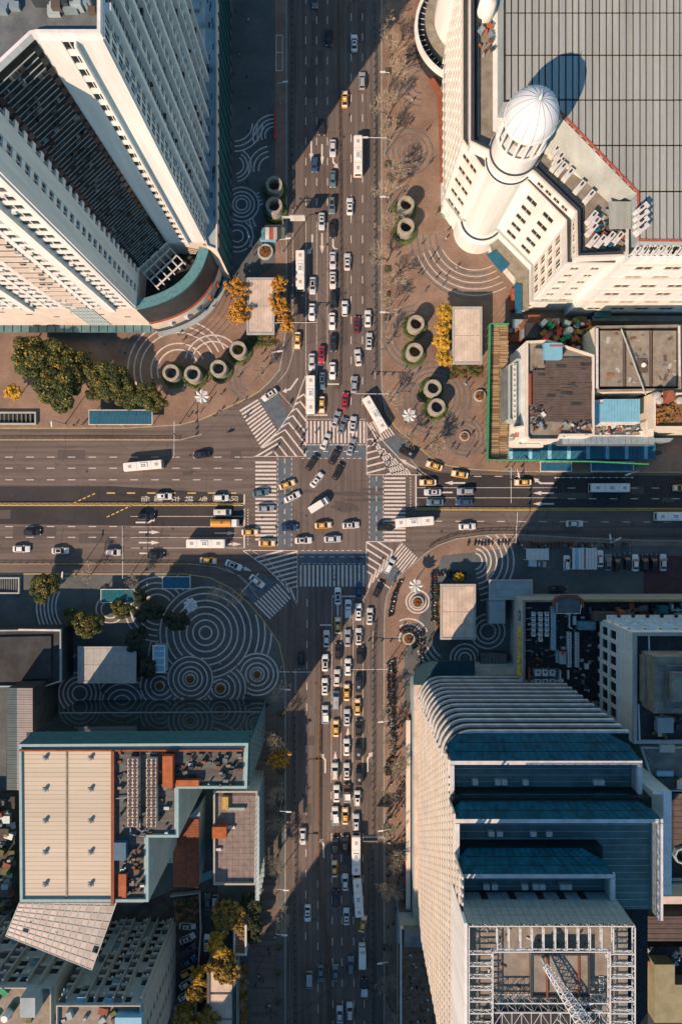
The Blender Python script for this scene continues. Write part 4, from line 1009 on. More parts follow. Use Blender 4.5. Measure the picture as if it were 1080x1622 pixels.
for z in (3,6,9,12,15): 
    a, b = g(411,1240,6), g(411,1398,6); sc.tube((*a,z),(*b,z),.05,n=4); sc.tube((a[0]+1,a[1],z),(b[0]+1,b[1],z),.05,n=4); sc.box(a[0],a[0]+1,b[1],a[1],z-.1,z-.04)
part('scaffold', sc, M['galv'], T)
flush()
T = thing('store_yard_block', 'narrow yard block with red tiled lean-to roof behind the store', 'building', (*g(300,1350), 0))
zr = 10.0; a = G([(273,1350),(295,1300),(315,1280),(315,1345),(312,1412),(274,1402)], zr)
part('yard_wall', MB().prism(a, .1, zr-1.5), M['greywall'], T)
ridge = g(294,1390,zr)
nr = 26
for k in range(nr):
    y0 = 1300+k*4.2; xl = max(273, 315-(y0-1278)*.85) if y0 < 1330 else 273
    for sidew, (xa, xb) in enumerate(((xl,294),(294.4,314))):
        if xb-xa < 3: continue
        X0, Ya = g(xa, y0, zr); X1, Yb = g(xb, y0+3.9, zr); piece('roof_tile_row', T, M['redroof'], X0, X1, Yb, Ya, zr-1.5, zr-1.2+.2*sidew)
X0, Ya = g(240,1330,20); X1, Yb = g(262,1402,20); part('steel_stair', MB().box(X0,X1,Yb,Ya,8,8.3).box(X0,X0+.2,Yb,Ya,.1,8).box(X1-.2,X1,Yb,Ya,.1,8), M['galv'], T)
gr = MB()
for k in range(9): 
    y = Yb+(Ya-Yb)*k/8; gr.box(X0,X1,y-.06,y+.06,8.3,8.5)
for k in range(5): 
    x = X0+(X1-X0)*k/4; gr.box(x-.06,x+.06,Yb,Ya,8.5,8.62)
part('stair_grating', gr, M['offwhite'], T)
X0, Ya = g(314,1386,6); X1, Yb = g(334,1402,6); part('turquoise_awning', MB().hexa([(X0,Yb-1,2.8),(X1,Yb+.6,2.8),(X1,Ya,2.8),(X0,Ya-1,2.8)],[(X0,Yb-1,3.0),(X1,Yb+.6,3.0),(X1,Ya,3.4),(X0,Ya-1,3.4)]).tube((X0+.1,Ya-1.3,.1),(X0+.1,Ya-1.3,2.9),.06).tube((X1-.1,Ya-.6,.1),(X1-.1,Ya-.6,2.9),.06), M['tealpane'], T)
flush()
# pointed translucent canopy below the store
T = thing('pointed_canopy', 'pointed grey canopy of square panels hung off the tan roofed store', 'canopy', (*g(110,1480), 0))
zc = 34.5
c0, c1, c2, c3 = g(26,1434,ZD-1), g(182,1432,ZD-1), g(146,1536,zc), g(10,1482,zc)
def cp(u, v):
    x, y = lerp(lerp(c0,c1,u), lerp(c3,c2,u), v); return (x, y, (ZD-3.4)*(1-v)+zc*v)
nu, nv = 14, 9
fr = MB()
for i in range(nu+1): 
    for j in range(nv): fr.tube(cp(i/nu,j/nv), cp(i/nu,(j+1)/nv), .16, n=4, caps=False)
for j in range(nv+1):
    for i in range(nu): fr.tube(cp(i/nu,j/nv), cp((i+1)/nu,j/nv), .16, n=4, caps=False)
pgm = [mat('canopy_panel_a', (.26,.23,.2), var=.2, rough=.4), mat('canopy_panel_b', (.34,.29,.25), var=.2, rough=.4), mat('canopy_panel_c', (.3,.24,.2), var=.2, rough=.4)]
for i in range(nu):
    for j in range(nv):
        if (i, j) in ((2,6),(13,6)): continue
        e_ = .06; mb = MB(); lo = [cp((i+e_)/nu,(j+e_)/nv), cp((i+1-e_)/nu,(j+e_)/nv), cp((i+1-e_)/nu,(j+1-e_)/nv), cp((i+e_)/nu,(j+1-e_)/nv)]
        mb.hexa([(x,y,z-.08) for x,y,z in lo][::-1], [(x,y,z+.02) for x,y,z in lo][::-1]); part('canopy_panel', mb, rnd.choice(pgm), T)
part('canopy_frame', fr, M['stone'], T)
part('canopy_column', MB().tube((*g(120,1500,10),.1), cp(.5,.6), .4).tube((*g(60,1470,10),.1), cp(.2,.5), .4), M['greywall'], T)

# ---------------------------------------------------------------- apartment blocks at the bottom left
def aptblock(label, x0, x1, ynorth, depth, h, cols, seed):
    global T
    r_ = random.Random(seed); T = thing('apartment_block', label, 'building', ((x0+x1)/2, ynorth-depth/2, 0))
    part('block_wall', MB().box(x0,x1,ynorth-depth,ynorth,.1,h), M['greywall'], T)
    wm = MB(); nf = int(h/3)
    A, B = (x1,ynorth), (x0,ynorth); cw = 1.0/cols
    for c in range(cols):
        kind = (c+seed) % 3
        if kind != 1: wm.obox(lerp(A,B,c*cw+cw*.02), lerp(A,B,c*cw+cw*.14), .1, h, 0, 1.3)
        for f in range(nf):
            z = f*3+.3
            if r_.random() < .8:
                d = .9 if kind != 1 else .25
                wm.obox(lerp(A,B,c*cw+cw*.2), lerp(A,B,c*cw+cw*.92), z, z+.95, 0, d)
                wpiece('window', T, M['glass'], lerp(A,B,c*cw+cw*.24), lerp(A,B,c*cw+cw*.88), z+1.0, z+2.6, 0, .1)
                if kind != 1 and r_.random() < .7: wpiece('balcony_roof', T, M[r_.choice(['roofgrey','greywall','concrete','brownroof','bluelight','darkroof'])], lerp(A,B,c*cw+cw*.2), lerp(A,B,c*cw+cw*.92), z+2.62, z+2.72, 0, d+r_.uniform(.1,.7))
                if r_.random() < .5: wpiece('air_conditioner', T, M['ac'], lerp(A,B,c*cw+cw*.3), lerp(A,B,c*cw+cw*.3+.02), z+.1, z+.7, d, d+.4)
    facade(T, (x1,ynorth-depth), (x1,ynorth), .1, h, 3.0, [('p',depth*.3),('n',2),('p',depth*.2),('n',2),('p',depth*.3)], M['greywall'], wm=wm)
    part('balconies', wm, M['stone'], T)
    part('roof_parapet', MB().frame([(x0,ynorth-depth),(x1,ynorth-depth),(x1,ynorth),(x0,ynorth)], .3, h, h+1.0), M['stone'], T)
    part('roof_deck', MB().sheet([(x0+.2,ynorth-depth+.2),(x1-.2,ynorth-depth+.2),(x1-.2,ynorth-.2),(x0+.2,ynorth-.2)], h+.01), M['concrete'], T)
    for k in range(int((x1-x0)*1.6)):
        s = r_.uniform(.3,1.2); x, y = r_.uniform(x0+1,x1-1), r_.uniform(ynorth-depth+1, ynorth-1)
        piece('roof_clutter', T, M[r_.choice(['net','stone','greywall','hedge','concrete','offwhite','redroof','galv','brownroof','leaf_green'])], x-s, x+s, y-s*.7, y+s*.7, h+.02, h+r_.uniform(.3,1.4), r_.random()*3)
    flush()
ha = 33.0
Yn = g(0,1588,ha)[1]
xa, xb = g(92,0,ha)[0], g(225,0,ha)[0]
aptblock('grey apartment block with crowded balconies and a pale blue roof corner', xa, xb, Yn, 22, ha, 9, 3)
X0, Ya = g(180,1610,ha+2); X1, Yb = g(232,1640,ha+2); piece('blue_roof_room', T, M['bluelight'], X0+.5, X1-1, Yb, Ya, ha+.02, ha+2.4)
aptblock('grey apartment block with a cluttered roof garden beside the pointed canopy', g(-130,0,ha-2)[0], g(84,0,ha-2)[0], g(0,1560,ha-2)[1], 24, ha-2, 11, 4)
X0, Ya = g(40,1556,ha); X1, Yb = g(90,1600,ha); piece('stair_tower', T, M['greywall'], X0, X1-4, Yb, Ya-2, ha-1.98, ha+2.5)
X, Y = g(9,1612,ha); part('roof_vent', MB().lathe([(0,ha+.6),(.8,ha+.6),(1.0,ha+.2),(1.0,ha-1.98)], 16, X, Y), M['white'], T)
# blocks standing south of the picture, whose shadows cross the lower road
aptblock('tall slab block beyond the lower end of the wide road', -53.5, 14, -165.0, 18, 62.0, 12, 5)
aptblock('slab block beyond the parked cars and autumn trees', -92, -60, -178.0, 16, 44.0, 6, 6)

# ---------------------------------------------------------------- blocks on the left edge
T = thing('dark_hall', 'low dark flat roofed hall at the edge of the ringed plaza', 'building', (*g(30,1040), 0))
zd = 9.0; P = G([(-200,1000),(97,997),(97,1080),(72,1088),(-200,1090)], zd)
part('hall_wall', MB().prism(P, .1, zd-.8), M['darkmetal'], T); part('hall_parapet', MB().frame(P, .35, zd-.8, zd), M['greywall'], T)
part('hall_deck', MB().sheet(offset(ccw(P), -.3), zd-.78), M['darkroof'], T)
part('hall_ridge', MB().prism(G([(-200,1013),(81,1008),(81,1075),(-200,1085)], zd), zd-.76, zd-.2), M['darkroof'], T)
part('coping_strip', MB().strip(G([(30,997.5),(96,998.5)], zd), .5, zd+.01, .06), M['offwhite'], T)
T = thing('ribbed_shed', 'long shed with pinkish ribbed roof beside the tan roofed store', 'shed', (*g(40,1170), 0))
zb = 18.0
part('shed_wall', MB().prism(G([(8,1092),(50,1092),(46,1255),(6,1255)], zb), .1, zb-1.5), M['darkroof'], T)
pr = mat('pink_ribbed_sheet', (.3,.22,.2), var=.12, rough=.5); pd = mat('dark_ribbed_sheet', (.07,.1,.1), var=.2, rough=.5)
for k in range(44):
    y0 = 1092+k*3.7
    for (xa_, xb_, m_, dz) in ((8,24,pd,-.3),(24.2,49,pr,0)):
        X0, Ya = g(xa_, y0, zb); X1, Yb = g(xb_, y0+3.3, zb); piece('roof_rib', T, m_, X0, X1, Yb, Ya, zb-1.5+dz*.5, zb-1.2+dz*.5+.05*(k % 2))
X0, Ya = g(24,1090,zb); X1, Yb = g(66,1082,zb); part('gable', MB().add([(*g(24,1092,zb),zb-1.2),(*g(49,1092,zb),zb-1.2),(*g(62,1084,10),9.0),(*g(40,1090,14),14)], [(0,1,2,3)]), M['stone'], T)
flush()
T = thing('side_yard', 'cluttered yard roofs with red hut left of the tan roofed store', 'building', (*g(8,1340), 0))
part('yard_deck', MB().prism(G([(-120,1262),(24,1262),(24,1440),(-120,1440)], 4), .1, 4.0), M['dirt'], T)
for k in range(60):
    X, Y = g(rnd.uniform(-8,22), rnd.uniform(1266,1436), 4); s = rnd.uniform(.4,1.5)
    piece('yard_hut', T, M[rnd.choice(['redroof','stone','galv','concrete','leaf_brown','leaf_green','roofgrey','dirt','brownroof'])], X-s, X+s, Y-s*.7, Y+s*.7, 4.0, 4+rnd.uniform(.4,2.4), rnd.choice([0,.2,-.3]))
flush()

# ---------------------------------------------------------------- dark roofed block with yellow sign
zk = 15.0
T = thing('market_block', 'dark roofed market block with tall yellow lettering down its side wall', 'building', (*g(900,1030), 0))
P = G([(829,951),(1300,951),(1300,1115),(829,1115)], zk)
part('block_wall', MB().prism(P, .1, zk-1.4), M['stone'], T); part('block_parapet', MB().frame(P, .45, zk-1.4, zk), M['concrete'], T)
part('block_deck', MB().sheet(offset(ccw(P), -.4), zk-1.38), M['darkgap'], T)
SG = P[0]
wx = SG[0]
part('sign_board', MB().box(wx-.25,wx,g(0,1100,zk)[1],g(0,955,zk)[1],zk-6.5,zk-.2), M['stone'], T)
for ch, py in zip('苏宁电器', (1006,1025,1045,1066)):
    me = text_mesh(ch, 3.6, M['signyellow'], .12); o = bpy.data.objects.new('sign_lettering', me); link(o, T)
    o.rotation_euler = (R(90),0,R(-90)); o.location = Vector((wx-.42, g(0,py,zk)[1], zk-3.2))-T.location
part('sign_emblem', MB().lathe([(0,0),(1.5,0),(1.5,.12),(0,.12)], 20), M['blue'], T, world=False)
o = COL.objects[-1]; o.rotation_euler = (R(90),0,R(-90)); o.scale = (1,.8,1); o.location = Vector((wx-.27, g(0,978,zk)[1], zk-3.2))-T.location
o2 = bpy.data.objects.new('emblem_mark', MB().sheet([(-.9,-.5),(.2,-.2),(1.0,.6),(.1,.35),(-.5,.5)], .14).mesh('emblem_mark', M['white'])); link(o2, o)
zz = zk-1.38
for r, (px, n_) in enumerate(((843,5),(854,6),(864,5))):
    for k in range(n_): X, Y = g(px, 972+k*8, zz); fan_unit(T, X, Y, zz, 1.0, 1.1, 1.1)
for r in range(2):
    for c in range(3): X, Y = g(851+c*11.5, 1066+r*14.5, zz+1); fan_unit(T, X, Y, zz, 1.5, 1.5, 1.4)
part('plant_base', MB().prism(G([(842,1058),(885,1058),(885,1092),(842,1092)], zz), zz-.0, zz+.25), M['roofgrey'], T)
for px in (901,913):
    for k in range(13): X, Y = g(px, 1003+k*4.3, zz+1); fan_unit(T, X, Y, zz, 1.0, .62, 1.3)
for (a, b, c, d, h, m) in ((886,1033,896,1052,1.6,'stone'),(889,1032,893,1036,1.9,'signred'),(908,976,912,990,1,'ac'),(916,985,943,998,2.6,'tealpane'),(872,960,880,1030,1.2,'galv'),(880,1030,884,1050,.8,'galv'),(926,1052,932,1060,1.2,'ac'),(886,1062,888,1076,1,'ac'),(899,1062,901,1076,1,'ac'),(836,1058,840,1092,1.2,'redroof'),(940,970,1000,984,3,'brownroof'),(980,967,990,985,3.4,'redroof'),(1000,975,1075,990,3,'darkroof'),(1045,960,1058,972,3,'teal'),(1062,965,1080,968,1,'galv')):
    X0, Ya = g(a, b, zz+h); X1, Yb = g(c, d, zz+h); piece('roof_clutter', T, M[m], X0, X1, Yb, Ya, zz, zz+h)
for k in range(120):
    X, Y = g(rnd.uniform(836,940), rnd.uniform(958,1098), zz); s_ = rnd.uniform(.12,.6); piece('roof_clutter', T, M[rnd.choice(['galv','darkmetal','roofgrey','ac','stone','brownroof','tealpane','redroof'])], X-s_, X+s_, Y-s_*.6, Y+s_*.6, zz, zz+rnd.uniform(.2,1.1), rnd.choice([0,0,.3,1.57]))
for k in range(60):
    X, Y = g(rnd.uniform(950,1078), rnd.uniform(955,998), zz); s_ = rnd.uniform(.3,1.2); piece('roof_clutter', T, M[rnd.choice(['galv','darkmetal','roofgrey','ac','stone','brownroof','teal','redroof','darkroof'])], X-s_, X+s_, Y-s_*.6, Y+s_*.6, zz, zz+rnd.uniform(.3,2.2), rnd.choice([0,0,.1,1.57]))
fm = MB()
for k in range(5): X, Y = g(833, 963+k*17, zz+2); X1 = g(841,0,zz+2)[0]; fm.box(X, X1, Y-.06, Y+.06, zz+1.9, zz+2.05); fm.box(X1-.1,X1,Y-.06,Y+.06,zz,zz+2)
X0, Ya = g(882,972,zk); X1, Yb = g(921,960,zk)
part('steel_frame', fm, M['galv'], T)
part('entrance_roof', MB().prism(G([(880,970),(876,955),(884,945),(915,945),(923,955),(918,971)], zk+1), zk-1.35, zk+1), M['roofgrey'], T)
part('entrance_arch', MB().strip(G([(876,962),(878,950),(888,944),(912,944),(920,950),(922,962)], zk+1), .7, zk+1, .5), M['redroof'], T)
part('white_frame', MB().strip(G([(882,955),(882,972),(919,972),(921,958)], zk+2), .2, zk+1.5, .15).strip(G([(902,972),(902,995)], zk+2), .3, zk+1.5, .15).box(*[v for v in (g(902,994,zk)[0]-.1, g(902,994,zk)[0]+.1, g(902,994,zk)[1]-.1, g(902,994,zk)[1]+.1)], zz, zk+1.5), M['offwhite'], T)
part('yellow_trim', MB().strip(G([(925,950.5),(1300,950.5)], zk), .5, zk+.01, .3), M['yellow'], T)
flush()
# white building with tall windows and stepped lantern
zw = 36.0
T = thing('white_office', 'off-white office building with tall dark windows and a stepped tan roof lantern', 'building', (*g(1040,1080), 0))
P = G([(1003,1002),(1300,1002),(1300,1178),(1003,1178)], zw)
part('office_wall', MB().prism(P, .1, zw-.8), M['white'], T); part('office_parapet', MB().frame(P, .8, zw-.8, zw), M['stone'], T)
part('office_deck', MB().sheet(offset(ccw(P), -.7), zw-.78), M['darkroof'], T)
cc = ccw(P); wA = g(1003,1002,zw); wB = g(1003,1178,zw)      # west wall runs north to south, outside to the right of A->B (west)
wm = MB()
for z in (10.2,15.6,21.0,26.6): wm.obox(wA, wB, z, z+1.0, 0, .45)
for r, z in enumerate((11.6,17.0,22.4)):
    for c in range(7):
        u = .1+c*.125; wpiece('window', T, M['glass'], lerp(wA,wB,u-.04), lerp(wA,wB,u+.04), z-.2, z+3.9, 0, .06)
        wm.obox(lerp(wA,wB,u+.045), lerp(wA,wB,u+.08), z-.3, z+4, 0, .2)
for k in range(10): wm.obox(lerp(wA,wB,k*.1), lerp(wA,wB,k*.1+.004), 27.8, zw-.9, 0, .06)
for k in range(4): wm.obox(wA, wB, 29+k*1.7, 29.08+k*1.7, 0, .05)
part('ledges', wm, M['white'], T)
nA, nB = g(1300,1002,zw), g(1003,1002,zw)
for r in range(5):
    for c in range(11): u = .98-c*.085; wpiece('window', T, M['glass'], lerp(nA,nB,u-.05), lerp(nA,nB,u), 10+r*5, 12.2+r*5, 0, .1); wpiece('balcony_slab', T, M['white'], lerp(nA,nB,u-.055), lerp(nA,nB,u+.005), 12.3+r*5, 12.6+r*5, 0, 1.4)
zl = zw-.78
for i, (a, b, c, d, h, m) in enumerate(((1020,1040,1200,1115,3.2,'concrete'),(1035,1040,1200,1130,7.0,'concrete'),(1056,1055,1200,1122,8.5,'roofgrey'),(1064,1066,1180,1112,10,'concrete'))):
    X0, Ya = g(a, b, zl+h); X1, Yb = g(c, d, zl+h); piece('lantern_tier', T, M[m], X0, X1, Yb, Ya, zl, zl+h)
lx, ly = g(1034.6,1080,zl+5)
part('roof_sign', MB().box(lx-.5,lx-.3,ly-3.0,ly+2.6,zl+2.6,zl+6.4).box(lx-.3,lx+.1,ly-.2,ly,zl+3.2,zl+3.4), M['white'], T)
sg = MB()
for (y, z, l_, a_) in ((-2,4.6,.9,0),(-.8,5.2,.7,1),(-.7,4.0,1.2,-1),(.4,4.4,.8,.7),(.8,5.3,.4,0),(1.7,4.8,.9,.3),(1.6,3.8,.4,-.5),(-1.6,3.6,.4,.4)):
    dy, dz = l_*math.cos(a_)/2, l_*math.sin(a_)/2; sg.tube((lx-.52,ly+y-dy,zl+z-dz),(lx-.52,ly+y+dy,zl+z+dz),.16,n=5)
part('sign_strokes', sg, M['black'], T)
X0, Ya = g(1041,1137,zl+2); X1, Yb = g(1066,1161,zl+2); piece('roof_hut', T, M['greywall'], X0, X1, Yb, Ya, zl, zl+2)
for k in range(20):
    X, Y = g(rnd.uniform(1018,1075), rnd.uniform(1132,1174), zl); s = rnd.uniform(.2,.6); piece('roof_clutter', T, M[rnd.choice(['hedge','galv','darkmetal','stone'])], X-s, X+s, Y-s, Y+s, zl, zl+rnd.uniform(.3,.9))
part('roof_pipe', MB().strip(G([(1026,1005),(1027,1038)], zl), .3, zl, .4).strip(G([(1009,1115),(1011,1177)], zl), .35, zl, .6), M['offwhite'], T)
flush()
# roofs right of the terraced tower
T = thing('rear_block', 'low grey roofed block squeezed behind the terraced glass tower', 'building', (*g(1060,1230), 0))
zq = 22.0
part('rear_wall', MB().prism(G([(1012,1182),(1300,1182),(1300,1252),(1036,1252)], zq), .1, zq), M['roofgrey'], T)
part('rear_parapet', MB().frame(G([(1012,1182),(1300,1182),(1300,1252),(1036,1252)], zq), .4, zq, zq+.7), M['greywall'], T)
for (a, b, c, d, h, m) in ((1044,1180,1068,1192,1,'stone'),(1040,1222,1066,1230,.8,'bluelight'),(1040,1232,1075,1250,1.2,'darkroof'),(1072,1236,1100,1250,1.6,'paleroof')):
    X0, Ya = g(a, b, zq+h); X1, Yb = g(c, d, zq+h); piece('roof_clutter', T, M[m], X0, X1, Yb, Ya, zq+.01, zq+h)
T2 = T
T = thing('white_fin_block', 'narrow block with a sunlit white fin wall beside the terraced tower', 'building', (*g(1056,1340), 0))
zf = 40.0
part('fin_wall', MB().prism(G([(1050,1254),(1063,1254),(1063,1418),(1050,1418)], zf), .1, zf), M['white'], T)
part('fin_return', MB().prism(G([(1034,1254),(1049.8,1254),(1049.8,1259),(1034,1259)], zf), .1, zf-.2), M['white'], T)
part('low_roof', MB().prism(G([(1064,1256),(1300,1256),(1300,1420),(1064,1420)], 20), .1, 20), M['darkroof'], T)
for k in range(9): X0, Ya = g(1068, 1258+k*9.2, 21); X1, Yb = g(1100, 1258+k*9.2+8.6, 21); piece('roof_sheet', T, M['brownroof'], X0, X1, Yb, Ya, 20.0, 20.6)
X, Y = g(1080,1355,21); part('round_tank', MB().lathe([(2.2,20.0),(2.2,21.5),(1.8,21.5),(1.8,20.2)], 8, X, Y), M['greywall'], T)
for k in range(4): X0, Ya = g(1064, 1392+k*7, 20.5); X1, Yb = g(1080, 1396+k*7, 20.5); piece('roof_sheet', T, M['stone'], X0, X1, Yb, Ya, 20.0, 20.5)
flush()
T = thing('long_brown_roof', 'long brown sheet roof and tan court behind the roof trusses', 'building', (*g(1040,1460), 0))
part('roof_wall', MB().prism(G([(1000,1452),(1400,1452),(1400,1492),(1000,1492)], 24), .1, 23.2), M['darkroof'], T)
for k in range(10): X0, Ya = g(1000, 1453+k*3.9, 24); X1, Yb = g(1300, 1453+k*3.9+3.5, 24); piece('roof_sheet', T, M['brownroof'], X0, X1, Yb, Ya, 23.2, 23.7+.08*(k % 2))
part('pale_band', MB().prism(G([(1040,1420),(1400,1420),(1400,1432),(1040,1432)], 26), .1, 26), M['paleroof'], T)
part('court_wall', MB().prism(G([(1005,1500),(1400,1500),(1400,1800),(1005,1800)], 14), .1, 14), M['darkroof'], T)
part('tan_court', MB().prism(G([(1036,1528),(1068,1528),(1068,1560),(1200,1560),(1200,1620),(1036,1620)], 18), 14, 18), mat('olive_tan_roof', (.3,.22,.12), var=.15), T)
X0, Ya = g(1010,1530,14.2); X1, Yb = g(1034,1600,14.2); part('yellow_court', MB().box(X0,X1,Yb,Ya,14,14.2), M['bamboo'], T)
for k in range(12):
    X, Y = g(rnd.uniform(1008,1075), rnd.uniform(1503,1526), 14); s = rnd.uniform(.4,1.2); piece('roof_clutter', T, M[rnd.choice(['galv','darkmetal','orange','stone'])], X-s, X+s, Y-s*.5, Y+s*.5, 14, 14+rnd.uniform(.4,1.6), rnd.random())
flush()
# strip building west of the terraced tower foot
T = thing('rusty_roof_block', 'low block with rust-brown littered roof and white parapet by the tower foot', 'building', (*g(665,1540), 0))
zv = 13.0; P = G([(634,1470),(692,1470),(720,1750),(634,1750)], zv)
part('block_wall', MB().prism(P, .1, zv-.9), M['greywall'], T); part('block_parapet', MB().frame(P, .35, zv-.9, zv), M['offwhite'], T)
part('block_deck', MB().sheet(offset(ccw(P), -.3), zv-.88), mat('rust_brown_deck', (.17,.085,.05), var=.3, scale=1.2), T)
part('rust_fascia', MB().strip(G([(633,1500),(633,1750)], zv-1.5), .6, zv-3, 1.6), M['rust'], T)
part('front_roof', MB().prism(G([(640,1472),(668,1472),(672,1500),(640,1500)], zv+1), zv-.88, zv+1), M['roofgrey'], T)
for k in range(70):
    X, Y = g(rnd.uniform(647,694), rnd.uniform(1505,1640), zv); s = rnd.uniform(.12,.4); piece('roof_debris', T, M[rnd.choice(['darkmetal','brownroof','stone','black','rust'])], X-s, X+s, Y-s*.6, Y+s*.6, zv-.87, zv-.87+rnd.uniform(.1,.7), rnd.random()*3)
X0, Ya = g(632,1444,6); X1, Yb = g(668,1464,6); piece('gate_house', T, M['roofgrey'], X0, X1, Yb, Ya, .1, 5.6)
flush()

# ---------------------------------------------------------------- cluster right of the junction: scaffold deck and patched roofs
T = thing('scaffold_deck', 'bamboo boarded scaffold deck edged with green safety net', 'scaffold', (*g(790,620), 0))
zs = 9.0
part('deck_frame', MB().prism(G([(775,514),(805,514),(802,728),(774,728)], zs), zs-.6, zs-.2), M['bamboo2'], T)
y = 515.0
while y < 726:
    for (xa_, xb_) in ((777,790.5),(790.9,804)):
        w = rnd.uniform(2.0,3.6); dx = rnd.uniform(-1.2,1.2); X0, Ya = g(xa_+dx*.5, y, zs); X1, Yb = g(xb_+dx, y+w, zs)
        piece('board', T, rnd.choice([M['bamboo'],M['bamboo'],M['bamboo2']]), X0, X1, Yb, Ya, zs-.2, zs-.1+rnd.uniform(0,.12), rnd.uniform(-.02,.02))
    y += 3.5
nt_ = G([(805,513),(776,513),(772,728),(860,729.5),(945,731),(1026,735)], zs+1)
part('safety_net', MB().strip(nt_, .3, zs-.6, 1.7), M['net'], T)
pp = MB()
for x, y_ in resample(nt_, 2.2): pp.tube((x,y_,.1),(x,y_,zs+1.6),.06,n=5)
part('poles', pp, M['bamboo2'], T)
for a, b in zip(nt_, nt_[1:]): part('rail_pole', MB().tube((*a,zs+1.3),(*b,zs+1.3),.16), M['net'], T)
flush()
T = thing('corner_block', 'white block with big brown sheet roof and red lettering beside the scaffold', 'building', (*g(870,620), 0))
zb = 18.0; P = G([(832,545),(838,540),(870,538),(868,562),(940,565),(940,690),(890,690),(886,697),(838,697),(834,690)], zb)
P = G([(833,540),(868,538),(941,562),(941,690),(888,690),(884,698),(838,698),(833,692)], zb)
part('block_wall', MB().prism(P, .1, zb-1), M['white'], T); part('block_parapet', MB().frame(P, .5, zb-1, zb), M['cream'], T)
part('block_deck', MB().sheet(offset(ccw(P), -.45), zb-.98), M['concrete'], T)
for k in range(26):
    y0 = 566+k*3.9; xa_ = 844 if 584 < y0 < 640 else (864 if y0 <= 584 else 863)
    X0, Ya = g(xa_, y0, zb); X1, Yb = g(936, y0+3.6, zb); piece('roof_sheet', T, M['brownroof'], X0, X1, Yb, Ya, zb-.95, zb-.45+.05*(k % 2))
for (a, b, c, d, h, m) in ((862,543,890,568,2.6,'bluelight'),(870,546,891,549,2.7,'red'),(846,552,861,580,1.2,'concrete'),(862,544,866,560,1.4,'cream'),(836,592,841,642,.9,'redroof')):
    X0, Ya = g(a, b, zb+h-1); X1, Yb = g(c, d, zb+h-1); piece('roof_hut', T, M[m], X0, X1, Yb, Ya, zb-.97, zb-.97+h)
for k in range(46):
    X, Y = g(*rnd.choice([(rnd.uniform(842,862),rnd.uniform(645,678)),(rnd.uniform(845,935),rnd.uniform(670,684)),(rnd.uniform(892,938),rnd.uniform(674,688))]), zb); s = rnd.uniform(.2,.7)
    piece('roof_clutter', T, M[rnd.choice(['redroof','offwhite','brownroof','concrete','galv','darkmetal','rust','stone'])], X-s, X+s, Y-s*.5, Y+s*.5, zb-.97, zb-.97+rnd.uniform(.2,1.2), rnd.random()*3)
# bay front with plant gallery
part('bay_wall', MB().prism(G([(805,578),(818,566),(832,566),(832,676),(818,672),(805,664)], 13), .1, 12.0), M['greywall'], T)
part('bay_parapet', MB().frame(G([(805,578),(818,568),(829,568),(829,670),(818,670),(805,664)], 13), .45, 12.0, 13), M['stone'], T)
part('bay_slope', MB().add([(*g(792,588,9.2),9.2),(*g(804,578,12),12.4),(*g(804,664,12),12.4),(*g(792,672,9.2),9.2)], [(0,1,2,3)]), M['roofgrey'], T)
for k in range(11): X, Y = g(814, 580+k*8.2, 12.6); fan_unit(T, X, Y, 12.0, .9, 1.3, 1.1)
sx, sy = g(822,688,14)
part('sign_wall', MB().hexa([(*g(812,676,8),8),(*g(828,674,8),8),(*g(831,676,8),8),(*g(815,680,8),8)],[(*g(812,676,16),16),(*g(828,674,16),16),(*g(831,676,16),16),(*g(815,680,16),16)]), M['cream'], T)
part('lower_front', MB().prism(G([(808,672),(834,672),(834,700),(860,703),(860,708),(806,708)], 10), .1, 10), M['cream'], T)
for k, px in enumerate((816.5,820,823.5)):
    X, Y = g(px, 689, 10.4); st = MB()
    for a in range(3): st.box(X-.22,X+.22,Y-.55+a*.45,Y-.45+a*.45,10.0,10.25)
    st.box(X-.06,X+.06,Y-.6,Y+.6,10.0,10.3); part('red_lettering', st, M['signred'], T)
for k in range(9): X, Y = g(824+k*5.4 if k < 6 else 809, 705 if k < 6 else 682+k*2, 10.6); piece('air_conditioner', T, M['ac'], X-.45, X+.45, Y-.3, Y+.3, 10, 10.9)
for k in range(40):
    X, Y = g(rnd.uniform(845,935), rnd.uniform(570,668), zb); s_ = rnd.uniform(.1,.5); piece('roof_patch', T, M[rnd.choice(['brownroof','brownroof','darkroof'])], X-s_*3, X+s_*3, Y-s_, Y+s_, zb-.42, zb-.36)
flush()
T = thing('blue_awning', 'long faded blue awning roof along the pavement below the patched roofs', 'awning', (*g(920,715), 0))
pts = [(800,690),(806,690),(808,712),(950,712),(1040,712),(1040,729),(800,726)]
part('awning_posts', MB().prism(G([(806,712),(1036,716),(1036,722),(806,720)]), .1, 4.4), M['darkmetal'], T)
for k in range(38):
    xa_ = 806+k*6.1; a = [(*g(xa_,702 if xa_ > 850 else 711,6.4),6.4),(*g(xa_+5.8,702 if xa_ > 850 else 711,6.4),6.4),(*g(xa_+5.8,727,4.5),4.5),(*g(xa_,727,4.5),4.5)]
    part('awning_sheet', MB().hexa([(x,y,z-.12) for x,y,z in a][::-1], a[::-1]), M['blue'] if k % 5 else M['bluelight'], T)
part('awning_sheet', MB().hexa([(*g(801,686,5),4.9),(*g(806,686,5),4.9),(*g(806,722,5),4.9),(*g(801,722,5),4.9)][::-1],[(*g(801,686,5),5.05),(*g(806,686,5),5.05),(*g(806,722,5),5.05),(*g(801,722,5),5.05)][::-1]), M['bluelight'], T)
T = thing('shed_row', 'row of shaded grey sheds with clutter above the blue awning', 'shed', (*g(970,690), 0))
part('shed_wall', MB().prism(G([(888,672),(1036,672),(1036,704),(888,704)], 11), .1, 10.6), M['roofgrey'], T)
